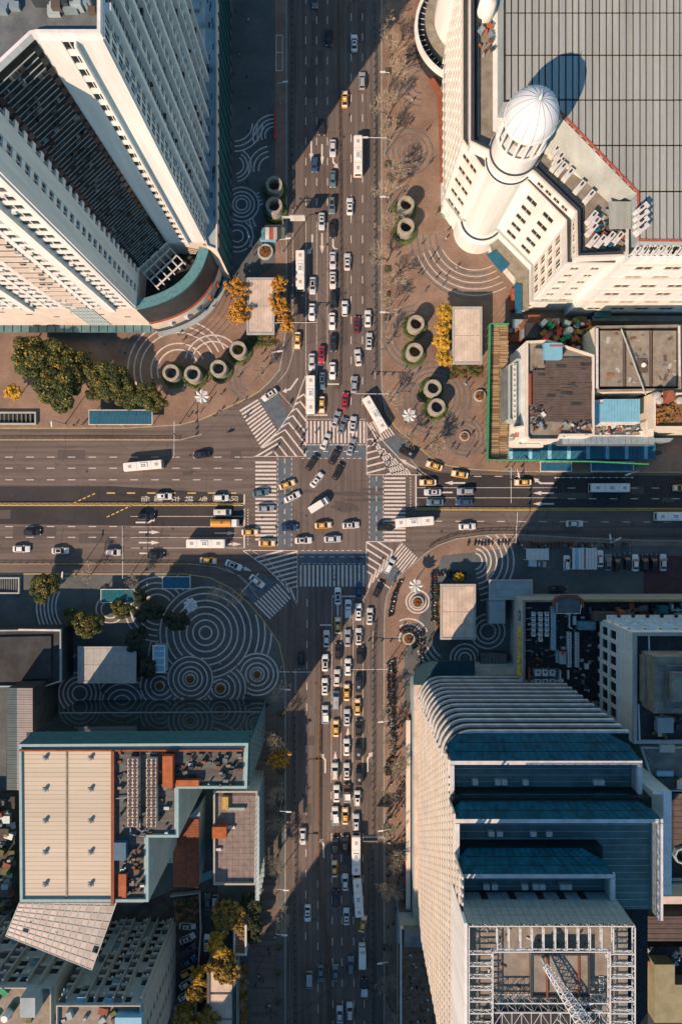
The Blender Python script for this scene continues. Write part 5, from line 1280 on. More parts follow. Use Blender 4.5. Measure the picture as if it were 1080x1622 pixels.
part('shed_edge', MB().strip(G([(888,690),(1034,690)], 11), .5, 10.62, .3), M['offwhite'], T)
for k in range(16): X0, Ya = g(890+k*9.1, 692, 10.7); X1, Yb = g(890+k*9.1+8.6, 703.5, 10.7); piece('roof_sheet', T, M['galv'], X0, X1, Yb, Ya, 10.6, 10.8)
for k in range(60):
    X, Y = g(rnd.uniform(892,1030), rnd.uniform(674,688), 11); s = rnd.uniform(.2,.8); piece('roof_clutter', T, M[rnd.choice(['offwhite','redroof','ac','bamboo','darkmetal','stone','concrete'])], X-s, X+s, Y-s*.4, Y+s*.4, 10.6, 10.6+rnd.uniform(.2,1.1), rnd.choice([0,1.5,.6]))
flush()
T = thing('concrete_roof_block', 'block with three stained concrete roof bays and a round hatch', 'building', (*g(1010,570), 0))
zc_ = 17.0; P = G([(943,516),(1078,514),(1078,618),(945,620)], zc_)
part('block_wall', MB().prism(P, .1, zc_-1), M['cream'], T); part('block_parapet', MB().frame(P, .5, zc_-1, zc_), M['concrete'], T)
part('block_deck', MB().sheet(offset(ccw(P), -.45), zc_-.98), M['darkgap'], T)
for xa_ in (949.5,991,1033):
    X0, Ya = g(xa_, 524, zc_-.7); X1, Yb = g(xa_+37, 612, zc_-.7); piece('roof_bay', T, M['concrete'], X0, X1, Yb, Ya, zc_-.97, zc_-.55)
    if xa_ > 960: X0 = g(xa_-4.2,0,zc_)[0]; X1 = g(xa_-.6,0,zc_)[0]; piece('roof_rib', T, M['brownroof'], X0, X1, Yb, Ya, zc_-.97, zc_-.2)
for k in range(36):
    X, Y = g(rnd.uniform(950,1070), rnd.uniform(526,612), zc_); s_ = rnd.uniform(.1,.45); piece('roof_patch', T, M[rnd.choice(['concrete','brownroof','stone','roofgrey','rust'])], X-s_*2, X+s_*2, Y-s_, Y+s_, zc_-.56, zc_-.5, rnd.random()*3)
X, Y = g(1019,578,zc_); part('hatch_base', MB().box(X-1.6,X+1.0,Y-2,Y+1.6,zc_-.54,zc_-.3), M['brownroof'], T); part('round_hatch', MB().lathe([(0,zc_+.2),(.6,zc_+.1),(.6,zc_-.3)], 16, X, Y), M['white'], T)
X, Y = g(967,593,zc_); part('orange_tarp', MB().box(X-1,X+1,Y-.35,Y+.35,zc_-.54,zc_-.4), M['orange'], T)
a, b = g(985,520,zc_+1), g(1024,625,zc_+1); part('fallen_pole', MB().tube((*a,zc_+.3),(*b,zc_+.3),.2), M['stone'], T)
part('pale_pipe', MB().strip(G([(945,520),(945,615)], zc_+.3), .6, zc_, .4), M['offwhite'], T); part('pale_pipe', MB().strip(G([(1075,516),(1076,596)], zc_+.3), .4, zc_, .4), M['offwhite'], T)
flush()
T = thing('blue_roof_shed', 'shed with light blue sheet roof between patched concrete roofs', 'shed', (*g(975,650), 0))
zz = 15.0
part('shed_wall', MB().prism(G([(936,633),(1014,631),(1014,670),(936,670)], zz), .1, zz-.4), M['offwhite'], T)
for k in range(17):
    xa_ = 937+k*4.5; X0, Ya = g(xa_, 639 if xa_ < 955 else 632, zz); X1, Yb = g(xa_+4.2, 668, zz); piece('roof_sheet', T, M['bluelight'], X0, X1, Yb, Ya, zz-.4, zz-.1)
for k in range(4): X, Y = g(945+k*10, 671, 14); piece('air_conditioner', T, M['ac'], X-.6, X+.6, Y-.35, Y+.35, 10.6, 14.0)
flush()
T = thing('planted_roof_block', 'cream block with a brown planted roof and chimney hood at the edge', 'building', (*g(1060,650), 0))
zz = 18.0; P = G([(1035,622),(1200,622),(1200,678),(1035,678)], zz)
part('block_wall', MB().prism(P, .1, zz-1), M['cream'], T); part('block_parapet', MB().frame(P, .5, zz-1, zz), M['cream'], T); part('block_deck', MB().sheet(offset(ccw(P), -.45), zz-.98), M['soil'], T)
X, Y = g(1061,625,zz+2); part('chimney_hood', MB().hexa([(X-1.4,Y-1.6,zz-.98),(X+1.4,Y-1.6,zz-.98),(X+1,Y+1.4,zz-.98),(X-1,Y+1.4,zz-.98)],[(X-1.2,Y-1.4,zz+1.4),(X+1.2,Y-1.4,zz+1.4),(X+.6,Y+1,zz+2.4),(X-.6,Y+1,zz+2.4)]), M['redroof'], T)
for px, py in ((1044,634),(1076,634),(1040,626)): X, Y = g(px, py, zz); part('roof_vessel', MB().lathe([(0,zz+.7),(.7,zz+.6),(1.0,zz+.2),(1.0,zz-.98)], 14, X, Y), M['stone'], T)
for k in range(40):
    X, Y = g(rnd.uniform(1040,1078), rnd.uniform(636,668), zz); s = rnd.uniform(.15,.5); piece('shrub_pot', T, M[rnd.choice(['leaf_brown','soil','orange','leaf_green','redroof'])], X-s, X+s, Y-s, Y+s, zz-.97, zz-.97+rnd.uniform(.2,.8), rnd.random()*3)
part('front_wall', MB().prism(G([(1022,668),(1034.5,640),(1034.5,690),(1024,690)], 14), .1, 14), M['cream'], T)
part('lower_roof', MB().prism(G([(1034,694),(1066,694),(1060,700),(1028,700)], 8), .1, 8), M['galv'], T)
flush()
T = thing('rear_sheds', 'jumble of small roofs and tanks between the mall and patched roofs', 'shed', (*g(890,525), 0))
for k in range(64):
    X, Y = g(rnd.uniform(812,935), rnd.uniform(502,536), 6); s = rnd.uniform(.5,2.2); h = rnd.uniform(2,7)
    piece('shed_roof', T, M[rnd.choice(['concrete','brownroof','galv','roofgrey','darkroof','stone','redroof','concrete','rust','darkroof'])], X-s, X+s, Y-s*.7, Y+s*.7, .1, h, rnd.choice([0,0,.1,.7]))
for k in range(110):
    X, Y = g(rnd.uniform(860,940), rnd.uniform(505,562), 8); s = rnd.uniform(.3,1.0)
    piece('shed_clutter', T, M[rnd.choice(['orange','soil','rust','net','offwhite','darkmetal','leaf_brown','signred'])], X-s, X+s, Y-s*.7, Y+s*.7, .1, rnd.uniform(6,9), rnd.random()*3)
X, Y = g(903,522,11); part('water_tank', MB().lathe([(0,11),(.7,10.9),(.9,10.6),(.9,.1)], 16, X, Y), M['offwhite'], T)
X0, Ya = g(832,512,7); X1, Yb = g(862,535,7); piece('shed_roof', T, M['darkroof'], X0, X1, Yb, Ya, .1, 7.4)
part('back_lane_wall', MB().prism(G([(938,500),(1300,500),(1300,508),(938,508)], 5), .1, 5), M['roofgrey'], T)
X0, Ya = g(940,490,5); X1, Yb = g(966,503,5); piece('shed_roof', T, M['teal'], X0, X1, Yb, Ya, .1, 5.4)
flush()

# ---------------------------------------------------------------- subway entrance pavilions
def pavilion(label, x0, x1, y0, y1, z, m, seams, vert=True, mid=None, panels=8):
    T = thing('subway_pavilion', label, 'pavilion', (*g((x0+x1)/2,(y0+y1)/2), PZ), group='flat roofed pavilions around the junction')
    P = G([(x0,y0),(x1,y0),(x1,y1),(x0,y1)], z)
    part('wall', MB().prism(offset(ccw(P), -.7), PZ-.02, z-.5), M['glass'], T)
    part('roof_slab', MB().prism(P, z-.5, z), M['stone'], T)
    part('roof_rim', MB().frame(P, .55, z, z+.25), M['stone'], T)
    I = offset(ccw(P), -.6); xs = [p[0] for p in I]; ys = [p[1] for p in I]; X0, X1, Ya, Yb = min(xs), max(xs), min(ys), max(ys)
    for k in range(panels):
        for hf in range(2):
            if vert: piece('roof_panel', T, m, X0+(X1-X0)*k/panels+.02, X0+(X1-X0)*(k+1)/panels-.02, Ya+(Yb-Ya)*hf/2+.06, Ya+(Yb-Ya)*(hf+1)/2-.06, z, z+.1)
            else: piece('roof_panel', T, m, X0+(X1-X0)*hf/2+.06, X0+(X1-X0)*(hf+1)/2-.06, Ya+(Yb-Ya)*k/panels+.02, Ya+(Yb-Ya)*(k+1)/panels-.02, z, z+.1)
    return T
pavilion('flat roofed pavilion flanked by orange trees near the twin-slab tower', 391,435,440,530,5.0,M['paleroof'],0)
pavilion('flat roofed pavilion with a yellow tree row opposite the scaffold deck', 716,763,486,577,5.0,M['paleroof'],0)
pavilion('flat roofed pavilion half shaded beside the crowded scooter rows', 697,753,925,1013,5.0,M['paleroof'],0)
pavilion('flat roofed pavilion with two pale panels on the ringed plaza', 124,216,1024,1082,5.0,M['stone'],0)
pavilion('plain grey roofed pavilion beside the dark market block', 774,843,918,950,5.0,M['greywall'],0)
T = thing('corner_shed', 'low L-shaped grey shed in front of the market block', 'shed', (*g(790,970), PZ))
part('shed_wall', MB().prism(G([(775,950.5),(800,950.5),(800,988),(775,988)], 5), PZ-.02, 4.8), M['greywall'], T)
T = thing('glass_kiosk', 'dark framed stall with ribbed roof below the yellow lettering', 'kiosk', (*g(780,1050), PZ))
part('kiosk_wall', MB().prism(G([(762,1035),(802,1035),(802,1068),(762,1068)], 4), PZ-.02, 3.6), M['darkmetal'], T)
for k in range(7): X0, Ya = g(762+k*5.8, 1035, 4); X1, Yb = g(762+k*5.8+4.8, 1068, 4); piece('roof_slat', T, M['roofgrey'], X0, X1, Yb, Ya, 3.6, 3.8)
# small white framed glass lift house on the ringed plaza
T = thing('glass_lift_house', 'small white framed glass stair house on the ringed plaza', 'kiosk', (*g(252,1043), PZ))
P = G([(242,1022),(262,1022),(262,1066),(242,1066)], 4)
part('glass', MB().prism(offset(ccw(P), -.12), PZ-.02, 3.8), M['bluelight'], T); part('roof_frame', MB().frame(P, .35, 3.8, 4.0), M['white'], T)
for k in range(3): X0, Ya = g(242, 1031+k*11, 4); X1, Yb = g(262, 1032.2+k*11, 4); piece('roof_bar', T, M['white'], X0+.3, X1-.3, Yb, Ya, 3.8, 3.95)
# car park shelter roofs
for lab, a, b, c, d, n in (('low pale shelter roof by the scooter lane', 833,869,869,887,5),('twin white shelter roof beside the parked cars', 906,868,925,902,4),('white shelter roof next to parked cars', 927,868,945,902,4)):
    T = thing('parking_shelter', lab, 'shelter', (*g((a+c)/2,(b+d)/2), PZ)); P = G([(a,b),(c,b),(c,d),(a,d)], 3)
    for p in P: part('post', MB().box(p[0]-.08,p[0]+.08,p[1]-.08,p[1]+.08,PZ-.02,2.8), M['steel'], T)
    for k in range(n): X0, Ya = g(a+(c-a)*k/n+.2, b, 3); X1, Yb = g(a+(c-a)*(k+1)/n-.2, d, 3); piece('roof_sheet', T, M['bluelight'] if (k == 1 and a == 906) else M['ac'], X0, X1, Yb, Ya, 2.78, 2.92)
# yard houses by the lower road
T = thing('yard_roof_block', 'long low block with dark framed concrete roof among autumn trees', 'building', (*g(352,1590), 0))
P = G([(328,1530),(374,1530),(374,1700),(328,1700)], 7)
part('block_wall', MB().prism(P, .1, 6.2), M['greywall'], T); part('block_parapet', MB().frame(P, .8, 6.2, 7.0), M['darkmetal'], T)
for k in range(3): X0, Ya = g(333, 1534+k*41, 6.6); X1, Yb = g(368, 1534+k*41+37, 6.6); piece('roof_bay', T, M['paleroof'], X0, X1, Yb, Ya, 6.2, 6.7)
T = thing('planter_house', 'small pale house with planted roof court beside the dark evergreen', 'building', (*g(382,1490), 0))
P = G([(370,1464),(391,1464),(391,1513),(370,1513)], 5)
part('house_wall', MB().prism(P, .1, 4.6), M['stone'], T); part('house_parapet', MB().frame(P, .5, 4.6, 5.3), M['offwhite'], T)
for k in range(3): X0, Ya = g(373, 1472+k*13, 5); X1, Yb = g(387, 1472+k*13+11, 5); piece('planted_bed', T, M['soil'], X0, X1, Yb, Ya, 4.6, 4.9)
T = thing('garden_store', 'small white flat roof under yellow trees in the yard', 'shed', (*g(355,1462), 0))
part('shed_wall', MB().prism(G([(350,1446),(360,1446),(360,1473),(350,1473)], 3), .1, 3), M['offwhite'], T)
part('shed_coping', MB().frame(G([(350,1446),(360,1446),(360,1473),(350,1473)], 3), .2, 3, 3.2), M['stone'], T)
T = thing('yard_wall', 'low wall round the dark planted yard behind the store', 'wall', (*g(318,1440), 0))
part('wall_run', MB().strip(G([(272,1415),(318,1410),(320,1470),(316,1530),(312,1600)]), .3, PZ-.02, 1.6), M['stone'], T)
part('wall_coping', MB().strip(G([(272,1415),(318,1410),(320,1470),(316,1530),(312,1600)]), .4, 1.58, .1), M['greywall'], T)
flush()
# bus shelters
def shelter(label, x0, x1, y0, y1, m, n=12, z=3.2):
    T = thing('bus_shelter', label, 'bus shelter', (*g((x0+x1)/2,(y0+y1)/2), PZ), group='blue roofed shelters at the kerbs'); P = G([(x0,y0),(x1,y0),(x1,y1),(x0,y1)], z)
    for t in (.06,.5,.94):
        a, b = lerp(P[0],P[1],t), lerp(P[3],P[2],t)
        for p in (a, b): part('post', MB().box(p[0]-.07,p[0]+.07,p[1]-.07,p[1]+.07,PZ-.02,z-.15), M['steel'], T)
    part('roof_rim', MB().frame(P, .2, z-.2, z+.08), M['offwhite'], T)
    for k in range(n):
        X0, Ya = g(x0+(x1-x0)*k/n, y0, z); X1, Yb = g(x0+(x1-x0)*(k+1)/n, y1, z); piece('roof_sheet', T, m, X0+.03, X1-.03, Yb+.2, Ya-.2, z-.12, z-.02)
shelter('double blue roofed shelter under the big evergreens', 141,242,649,673,M['blue'],16)
shelter('blue roofed shelter with a service box on the ringed plaza kerb', 257,302,913,933,M['blue'],9)
shelter('blue roofed shelter among trees on the ringed plaza', 160,214,933,955,M['teal'],9)
shelter('bright blue shelter roof nearer the scaffold corner', 855,905,731,747,M['blue'],8)
shelter('bright blue shelter roof nearer the end lamp post', 935,1003,731,747,M['blue'],8)
flush()
# ================================================================ vent shafts, planters, sculptures
def leafcloud(n, pts, size, r_, flat=.6):
    """n small leaf faces spread round the given (centre, radius) clumps"""
    V, F = [], []
    tot = sum(c[3]**2 for c in pts)
    for (cx,cy,cz,cr) in pts:
        for k in range(max(4, int(n*cr*cr/tot))):
            while True:
                d = Vector((r_.uniform(-1,1), r_.uniform(-1,1), r_.uniform(-1,1)))
                if .05 < d.length <= 1: break
            d = d.normalized()*(d.length**.4)
            p = Vector((cx+d.x*cr, cy+d.y*cr, cz+d.z*cr*.75)); s = size*r_.uniform(.6,1.3)
            nrm = (d+Vector((r_.uniform(-.8,.8), r_.uniform(-.8,.8), r_.uniform(-.2,1.1)))).normalized(); u = nrm.orthogonal().normalized(); u.rotate(Matrix.Rotation(r_.random()*6.28, 3, nrm)); w = nrm.cross(u)
            o = len(V); V += [p-u*s-w*s*.3, p-u*s*.2+w*s*.55, p+u*s, p+u*s*.1-w*s*.55]; F.append((o,o+1,o+2,o+3))
    mb = MB(); mb.v = [tuple(v) for v in V]; mb.f = F; mb.m = [0]*len(F); return mb
rv = random.Random(11)
VR, VH = 2.35, 4.4
def ring_hedge(r0, r1, h, n, seed):
    r_ = random.Random(seed); pts = []
    for k in range(40):
        t = 2*math.pi*k/40; pts.append(((r0+r1)/2*math.cos(t), (r0+r1)/2*math.sin(t), h*.5, (r1-r0)*.55))
    return leafcloud(n, pts, .16, r_)
HEDGE = ring_hedge(VR+.1, VR+1.15, .7, 1500, 5).mesh('hedge_leaves', M['hedge'])
HBASE = MB().lathe([(VR-.05,0),(VR+1.15,0),(VR+1.1,.5),(VR+.7,.62),(VR-.05,.5)], 28).mesh('hedge_core', M['hedge'])
T0 = thing('vent_shaft', 'x', 'vent shaft', (0,0,0))
part('shaft_wall', MB().lathe([(VR,0),(VR,VH-.12),(VR-.1,VH),(VR-.72,VH),(VR-.8,VH-.1),(VR-.8,1.2)], 40), mat('grey_stone_drum', (.38,.28,.22), var=.22, scale=.9), T0, world=False)
fl = part('shaft_floor', MB().lathe([(0,1.25),(VR-.75,1.25)], 28), M['soil'], T0, world=False)
jm = MB()
for z in (1.1,2.2,3.3): jm.lathe([(VR+.012,z),(VR+.012,z+.05)], 40)
part('joint_line', jm, M['greywall'], T0, world=False)
freeze(T0)
VENTS = [(434,292,'round stone vent shaft in full shade above its twin'),(434,325,'round stone vent shaft with grassy foot beside the overhead sign'),(377,553,'round stone vent shaft next to the green shrub bed'),(346,583,'round stone vent shaft, nearest the slip lane in the row of three'),(305,592,'round stone vent shaft, middle one of the row of three'),(271,590,'round stone vent shaft beside the evergreen trees'),
 (643,323,'round stone vent shaft, upper of the pair by the bare tree row'),(643,358,'round stone vent shaft, lower of the pair by the bare tree row'),(659,512,'round stone vent shaft across from the yellow trees, farther from the junction'),(657,556,'round stone vent shaft across from the yellow trees, nearer the junction'),(686,614,'round stone vent shaft beside its twin, nearer the yellow trees'),(692,644,'round stone vent shaft beside its twin, nearer the star sculpture')]
def hedge(x, y, label):
    h = thing('ring_hedge', label, 'hedge', (x,y,PZ), group='clipped hedges round the vent shafts')
    part('hedge_core', HBASE, None, h, world=False); part('foliage', HEDGE, None, h, world=False); return h
for i, (px, py, lab) in enumerate(VENTS):
    x, y = g(px, py, VH); loc = (x,y,PZ-.01)
    if i == 0: T0.location = loc; T0['label'] = lab; T0['group'] = 'round stone vent shafts'
    else: clone(T0, loc, rv.random()*6, lab, 'round stone vent shafts', swap={'shaft_floor': M[rv.choice(['soil','dirt','concrete','leaf_brown','roofgrey'])]})
    hedge(x, y, 'clipped ring hedge around the '+(lab.split(', ')[1] if ', ' in lab else lab[12:]))
PT = thing('round_planter', 'x', 'planter', (0,0,0))
part('planter_wall', MB().lathe([(1.5,0),(1.5,.5),(1.42,.6),(1.15,.6),(1.1,.5),(1.1,.3)], 24), M['stone'], PT, world=False)
part('soil', MB().lathe([(0,.42),(1.15,.42)], 18), M['soil'], PT, world=False)
PLM = leafcloud(420, [(0.6*math.cos(a), .6*math.sin(a), .55, .5) for a in (0,1.2,2.5,3.8,5)]+[(0,0,.6,.5)], .13, rv).mesh('plants', mat('russet_plants', (.26,.08,.035), var=.3, scale=2, col2=(.42,.16,.05), coord='object'))
part('plants', PLM, None, PT, world=False)
freeze(PT)
for i, (px, py, lab, s) in enumerate([(759,627,'round planter of russet plants beside the scaffold net',1.15),(735,691,'small round planter with a yellow shrub on the brown plaza',.95),(661,953,'round red planter below the star sculpture by the scooters',1.2),(647,1011,'round orange planter ringed by parked scooters',1.2),(421,400,'large round planter of bright orange plants by the info kiosk',1.5),
        (302,1075,'dark round planter at the centre of the biggest plaza circle',1.0),(350,1090,'dark round planter in the plaza circle next to the store',1.1),(407.5,1068,'dark round planter near the ringed plaza kerb',.95),(254,1086,'dark round planter beside the glass stair house',1.0)]):
    loc = (*g(px,py), PZ-.01)
    if i == 0: PT.location = loc; PT['label'] = lab; PT['group'] = 'round planters on the plazas'; PT.scale = (s,s,s)
    else: clone(PT, loc, rv.random()*6, lab, 'round planters on the plazas', s)
# star canopies on masts
ST = thing('star_sculpture', 'x', 'sculpture', (0,0,0))
part('mast', MB().tube((0,0,0),(0,0,5.6),.14,.1,n=8), M['steel'], ST, world=False)
part('base', MB().lathe([(0,.25),(.5,.25),(.6,0)], 16), M['stone'], ST, world=False)
for k in range(8):
    t = 2*math.pi*k/8; c = lambda r, a, z: (r*math.cos(t+a), r*math.sin(t+a), z)
    mb = MB(); mb.add([(0,0,5.7),c(1.6,-.38,5.45),c(2.1,0,5.9),c(1.6,.38,5.45),(0,0,5.6),c(1.6,-.38,5.35),c(2.1,0,5.82),c(1.6,.38,5.35)], [(0,1,2,3),(7,6,5,4),(1,5,6,2),(2,6,7,3)])
    part('star_blade', mb, M['ac'], ST, world=False); part('rib', MB().tube((0,0,5.72),c(2.1,0,5.92),.04,n=4), M['galv'], ST, world=False)
freeze(ST)
for i, (px, py, lab) in enumerate([(320,628,'white star canopy beside the row of three vent shafts'),(648,658,'white star canopy near the brown plaza kerb and twin vents'),(658,928,'white star canopy above the red planter and scooters'),(302,958,'white star canopy between tree and ringed plaza circle')]):
    loc = (*g(px,py,5.7), PZ-.01)
    if i == 0: ST.location = loc; ST['label'] = lab; ST['group'] = 'star canopies at the four corners'
    else: clone(ST, loc, rv.random(), lab, 'star canopies at the four corners')

# ================================================================ trees
def bare_tree(seed, h=6.0, leaves=None):
    r_ = random.Random(seed); tr = MB(); tw = MB(); ends = []
    def grow(p, d, L, r, lev):
        n = 3 if lev < 2 else 2; q_ = p
        for k in range(n):
            d = (d+Vector((r_.uniform(-.16,.16), r_.uniform(-.16,.16), r_.uniform(-.02,.14)))).normalized(); e_ = q_+d*L/n
            (tr if lev < 2 else tw).tube(q_, e_, r*(1-.5*k/n), r*(1-.5*(k+1)/n), n=5 if lev < 2 else 3, caps=False); q_ = e_
        if lev >= 5 or (lev == 4 and leaves): ends.append(q_); return
        for k in range(r_.choice([3,4,4]) if lev < 3 else (3 if lev < 4 else 2)):
            a = r_.random()*6.28; sp = r_.uniform(.45,.95); nd = (d+Vector((math.cos(a)*sp, math.sin(a)*sp, r_.uniform(-.1,.3)))).normalized(); grow(q_-d*L*r_.uniform(0,.35), nd, L*r_.uniform(.62,.86), max(.04, r*.55), lev+1)
    grow(Vector((0,0,0)), Vector((0,0,1)), h*.4, h*.03, 0)
    return tr, tw, ends
def tree_proto(name, label, seed, h, twm, leaf=None, nleaf=0, lsize=.16):
    tr, tw, ends = bare_tree(seed, h, leaf); T = thing(name, label, 'tree', (0,0,0))
    part('trunk', tr, M['bark'], T, world=False); part('branches', tw, twm, T, world=False)
    if leaf: part('crown', leafcloud(nleaf, [(e.x,e.y,e.z,.55) for e in ends[::2]], lsize, random.Random(seed)), leaf, T, world=False)
    return freeze(T)
def evergreen(label, seed, rad, h, leaf, n=11000, core='leaf_dark'):
    r_ = random.Random(seed); T = thing('evergreen_tree', label, 'tree', (0,0,0)); tr = MB()
    tr.tube((0,0,0),(0,0,h*.5),.26,.2,n=7); pts = []
    for k in range(52):
        a = r_.random()*6.28; rr = rad*math.sqrt(r_.random())*(.72+.22*math.sin(a*2+seed)+.1*math.sin(a*3)); z = h*.52+math.sqrt(max(0,1-(rr/rad)**2))*h*.34*r_.uniform(.5,1.1)
        c = (rr*math.cos(a), rr*math.sin(a), z, rad*r_.uniform(.12,.3)); pts.append(c)
        tr.tube((0,0,h*r_.uniform(.3,.5)), c[:3], .1, .03, n=4, caps=False)
    part('trunk', tr, M['bark'], T, world=False)
    part('crown', leafcloud(n, pts, .28, r_), M[leaf], T, world=False)
    if leaf == 'leaf_green': part('golden_leaves', leafcloud(n//14, [(x,y,z+.15,r) for x,y,z,r in pts if x < -rad*.1 or r_.random() < .2], .28, r_), M['leaf_brown'], T, world=False)  # golden-brown leaves mixed in, mostly on one side of the crown
    return freeze(T)
USED = set()
def plant(proto, px, py, label, group, z=0, s=1.0, pz=PZ):
    loc = (*g(px, py, z), pz-.03); rz = rv.random()*6.28
    if proto not in USED:
        USED.add(proto); proto.location = loc; proto.rotation_euler = (0,0,rz); proto.scale = (s,s,s); proto['label'] = label; proto['group'] = group; return proto
    return clone(proto, loc, rz, label, group, s)
BT = [tree_proto('bare_street_tree', 'x', 20+k, 6.8+.5*k, M['twig']) for k in range(3)]
OT = [tree_proto('orange_street_tree', 'x', 40+k, 6.2, M['twig'], M['leaf_orange'], 3600, .24) for k in range(2)]
YT = [tree_proto('yellow_tree', 'x', 50, 6.0, M['twig'], M['leaf_yellow'], 4200, .25)]
BR = [tree_proto('autumn_tree', 'x', 60+k, 6.6, M['twig'], M['leaf_brown'], 4500, .26) for k in range(2)]
YW = [tree_proto('autumn_tree', 'x', 66, 6.6, M['twig'], M['leaf_yellow'], 4500, .26)]
EG = [evergreen('x', 70+k, 5.6+.6*k, 9.0+.6*k, 'leaf_green') for k in range(2)]
ED = [evergreen('x', 75, 4.3, 8.0, 'leaf_dark')]
gN = 'bare street trees along the road beside the domed mall'
for i, py in enumerate((28,72,118,166,208,254,300,344,392,430,470)):
    plant(BT[i % 3], 614+rv.uniform(-2,2), py+22, 'leafless tree in the pavement row beside the domed mall road', gN, 0, 1.05+.25*rv.random())
for i, (px, py) in enumerate(((614,545),(617,636),(652,686),(690,700),(415,592),(672,712))): plant(BT[i % 3], px, py, 'leafless sunlit tree standing near the slip lane kerb', 'bare trees at the slip lanes', 0, .95)
for i, py in enumerate((1088,1150,1243,1290,1340,1440)): plant(BT[(i+1) % 3], 446, py, 'leafless tree in the strip beside the tan roofed store', 'bare trees by the store', 0, 1.05)
for py in (1195,): plant(OT[0], 447, py, 'small orange leaved tree in the strip beside the store', 'orange trees by the store', 0, 1.0)
for i, py in enumerate((1120,1165,1205,1250,1300,1345,1385,1530,1580)): plant(BT[i % 3], 612, py, 'leafless tree among scooters at the terraced tower kerb', 'bare trees by the tower', 0, .95+.25*rv.random())
for i, (px, py) in enumerate(((146,905),(218,915),(340,922),(374,938))): plant(BT[i % 3], px, py+4, 'pinkish leafless tree on the ringed plaza kerb', 'bare trees on the ringed plaza', 0, .95)
for i, (px, py) in enumerate(((379,455),(378,480),(382,505),(446,460),(447,485),(449,510))): plant(OT[i % 2], px, py, 'orange leaved tree '+('on the plaza side of the pavilion, ' if px < 400 else 'on the road side of the pavilion, ')+('nearest the orange planter', 'middle of its three', 'nearest the shrub bed')[i % 3], 'orange trees round the pavilion', 4, 1.0)
for i, (px, py) in enumerate(((703,495),(701,520),(700,545),(702,568))): plant(YT[0], px, py, 'bright yellow tree along the flat pavilion, '+('farthest from the shrub bed', 'second from the far end', 'second from the shrub bed', 'touching the shrub bed')[i], 'yellow trees along the pavilion', 4, .98)
plant(YT[0], 727, 914, 'orange tree above the half shaded pavilion', 'lone orange trees', 3, .6)
plant(YT[0], 24, 622, 'pale orange tree left of the big evergreens', 'lone orange trees', 4, .95)
for i, (px, py, s, lab) in enumerate(((58,572,1.25,'largest rounded evergreen by the tower podium shops'),(95,612,1.25,'big rounded evergreen between its neighbours by the blue shelter'),(88,566,1.1,'rounded evergreen nearest the teal shop canopy'),(172,600,1.0,'rounded evergreen just above the double blue shelter'),(160,615,.85,'rounded evergreen over the left half of the blue shelter'),(235,628,.82,'smaller rounded evergreen at the end of the blue shelter'),(118,590,1.1,'rounded evergreen linking the two big clumps by the podium'),(196,622,.8,'rounded evergreen squeezed between shelter and its larger neighbour'))):
    plant(EG[i % 2], px, py, lab, 'evergreens by the blue shelter', 6, s)
for i, (px, py, s, k, lab) in enumerate(((68,930,.85,0,'sunlit round evergreen at the kerb beyond the ringed plaza'),(138,990,.85,0,'sunlit evergreen beside the two panel pavilion'),(112,980,.6,0,'small sunlit evergreen leaning on its larger neighbour'),(190,968,.6,0,'small yellowish evergreen by the teal shelter'),(232,968,.95,1,'dark shaded evergreen behind the teal shelter'),(280,985,.85,1,'dark shaded evergreen touching the biggest plaza circle'),(212,1015,.85,1,'dark shaded evergreen at the pavilion corner'),(232,1058,.7,1,'dark shaded evergreen between pavilion and stair house'),(218,948,.6,1,'dark small evergreen between the two blue shelters'))):
    plant((EG, ED)[k][0], px, py, lab, 'evergreens on the ringed plaza', 6, s)
for i, (px, py, s) in enumerate(((360,1432,1.0),(365,1460,.9),(352,1490,.9),(362,1515,1.0),(345,1510,.8),(320,1545,.7),(318,1570,.75),(322,1600,.9),(312,1620,.9),(300,1605,.8))):
    plant((BR+YW)[i % 3], px, py, 'yellow-brown autumn tree in the yard behind the tan roofed store', 'autumn trees in the yard', 4, s*1.35)
for i, (px, py, s) in enumerate(((398,1432,.8),(402,1470,.7),(400,1495,.55))): plant(ED[0], px, py, 'dark evergreen at the pavement edge beside the autumn trees', 'dark evergreens by the yard', 6, s)
for i, (px, py) in enumerate(((382,1560),(384,1590),(384,1535))): plant(BT[i % 3], px, py, 'reddish leafless tree beside the long dark framed roof', 'bare trees by the yard', 3, .6)
def shrubbed(pts, label, n, m='hedge', h=.8):
    P = G(pts); cx = sum(p[0] for p in P)/len(P); cy = sum(p[1] for p in P)/len(P); r_ = random.Random(int(cx*7)); cl = []
    xs = [p[0] for p in P]; ys = [p[1] for p in P]
    while len(cl) < n:
        p = (r_.uniform(min(xs),max(xs)), r_.uniform(min(ys),max(ys)))
        if inside(p, P): cl.append((p[0]-cx, p[1]-cy, h*r_.uniform(.4,.8), r_.uniform(.45,.9)))
    T = thing('shrub_bed', label, 'shrubs', (cx,cy,PZ)); sb = MB().prism([(x-cx,y-cy) for x,y in P], -.02, .3); part('bed', sb, M['soil'], T, world=False)
    part('foliage', leafcloud(n*60, cl, .17, r_), M[m], T, world=False)
shrubbed([(390,532),(436,532),(436,548),(384,556)], 'green shrub bed below the pavilion near the twin-slab tower', 34)
shrubbed([(712,578),(762,578),(762,598),(712,600)], 'green clipped shrub bed below the pavilion opposite the scaffold', 36)
shrubbed([(688,925),(696,925),(696,1000),(688,1000)], 'narrow dark hedge along the half shaded pavilion', 26, 'leaf_dark')
shrubbed([(275,1425),(318,1418),(318,1460),(280,1466)], 'dark overgrown plot beside the parked cars', 40, 'leaf_dark')
shrubbed([(305,1530),(316,1530),(314,1600),(296,1612)], 'yellow shrub strip behind the slanted parked cars', 34, 'leaf_brown')
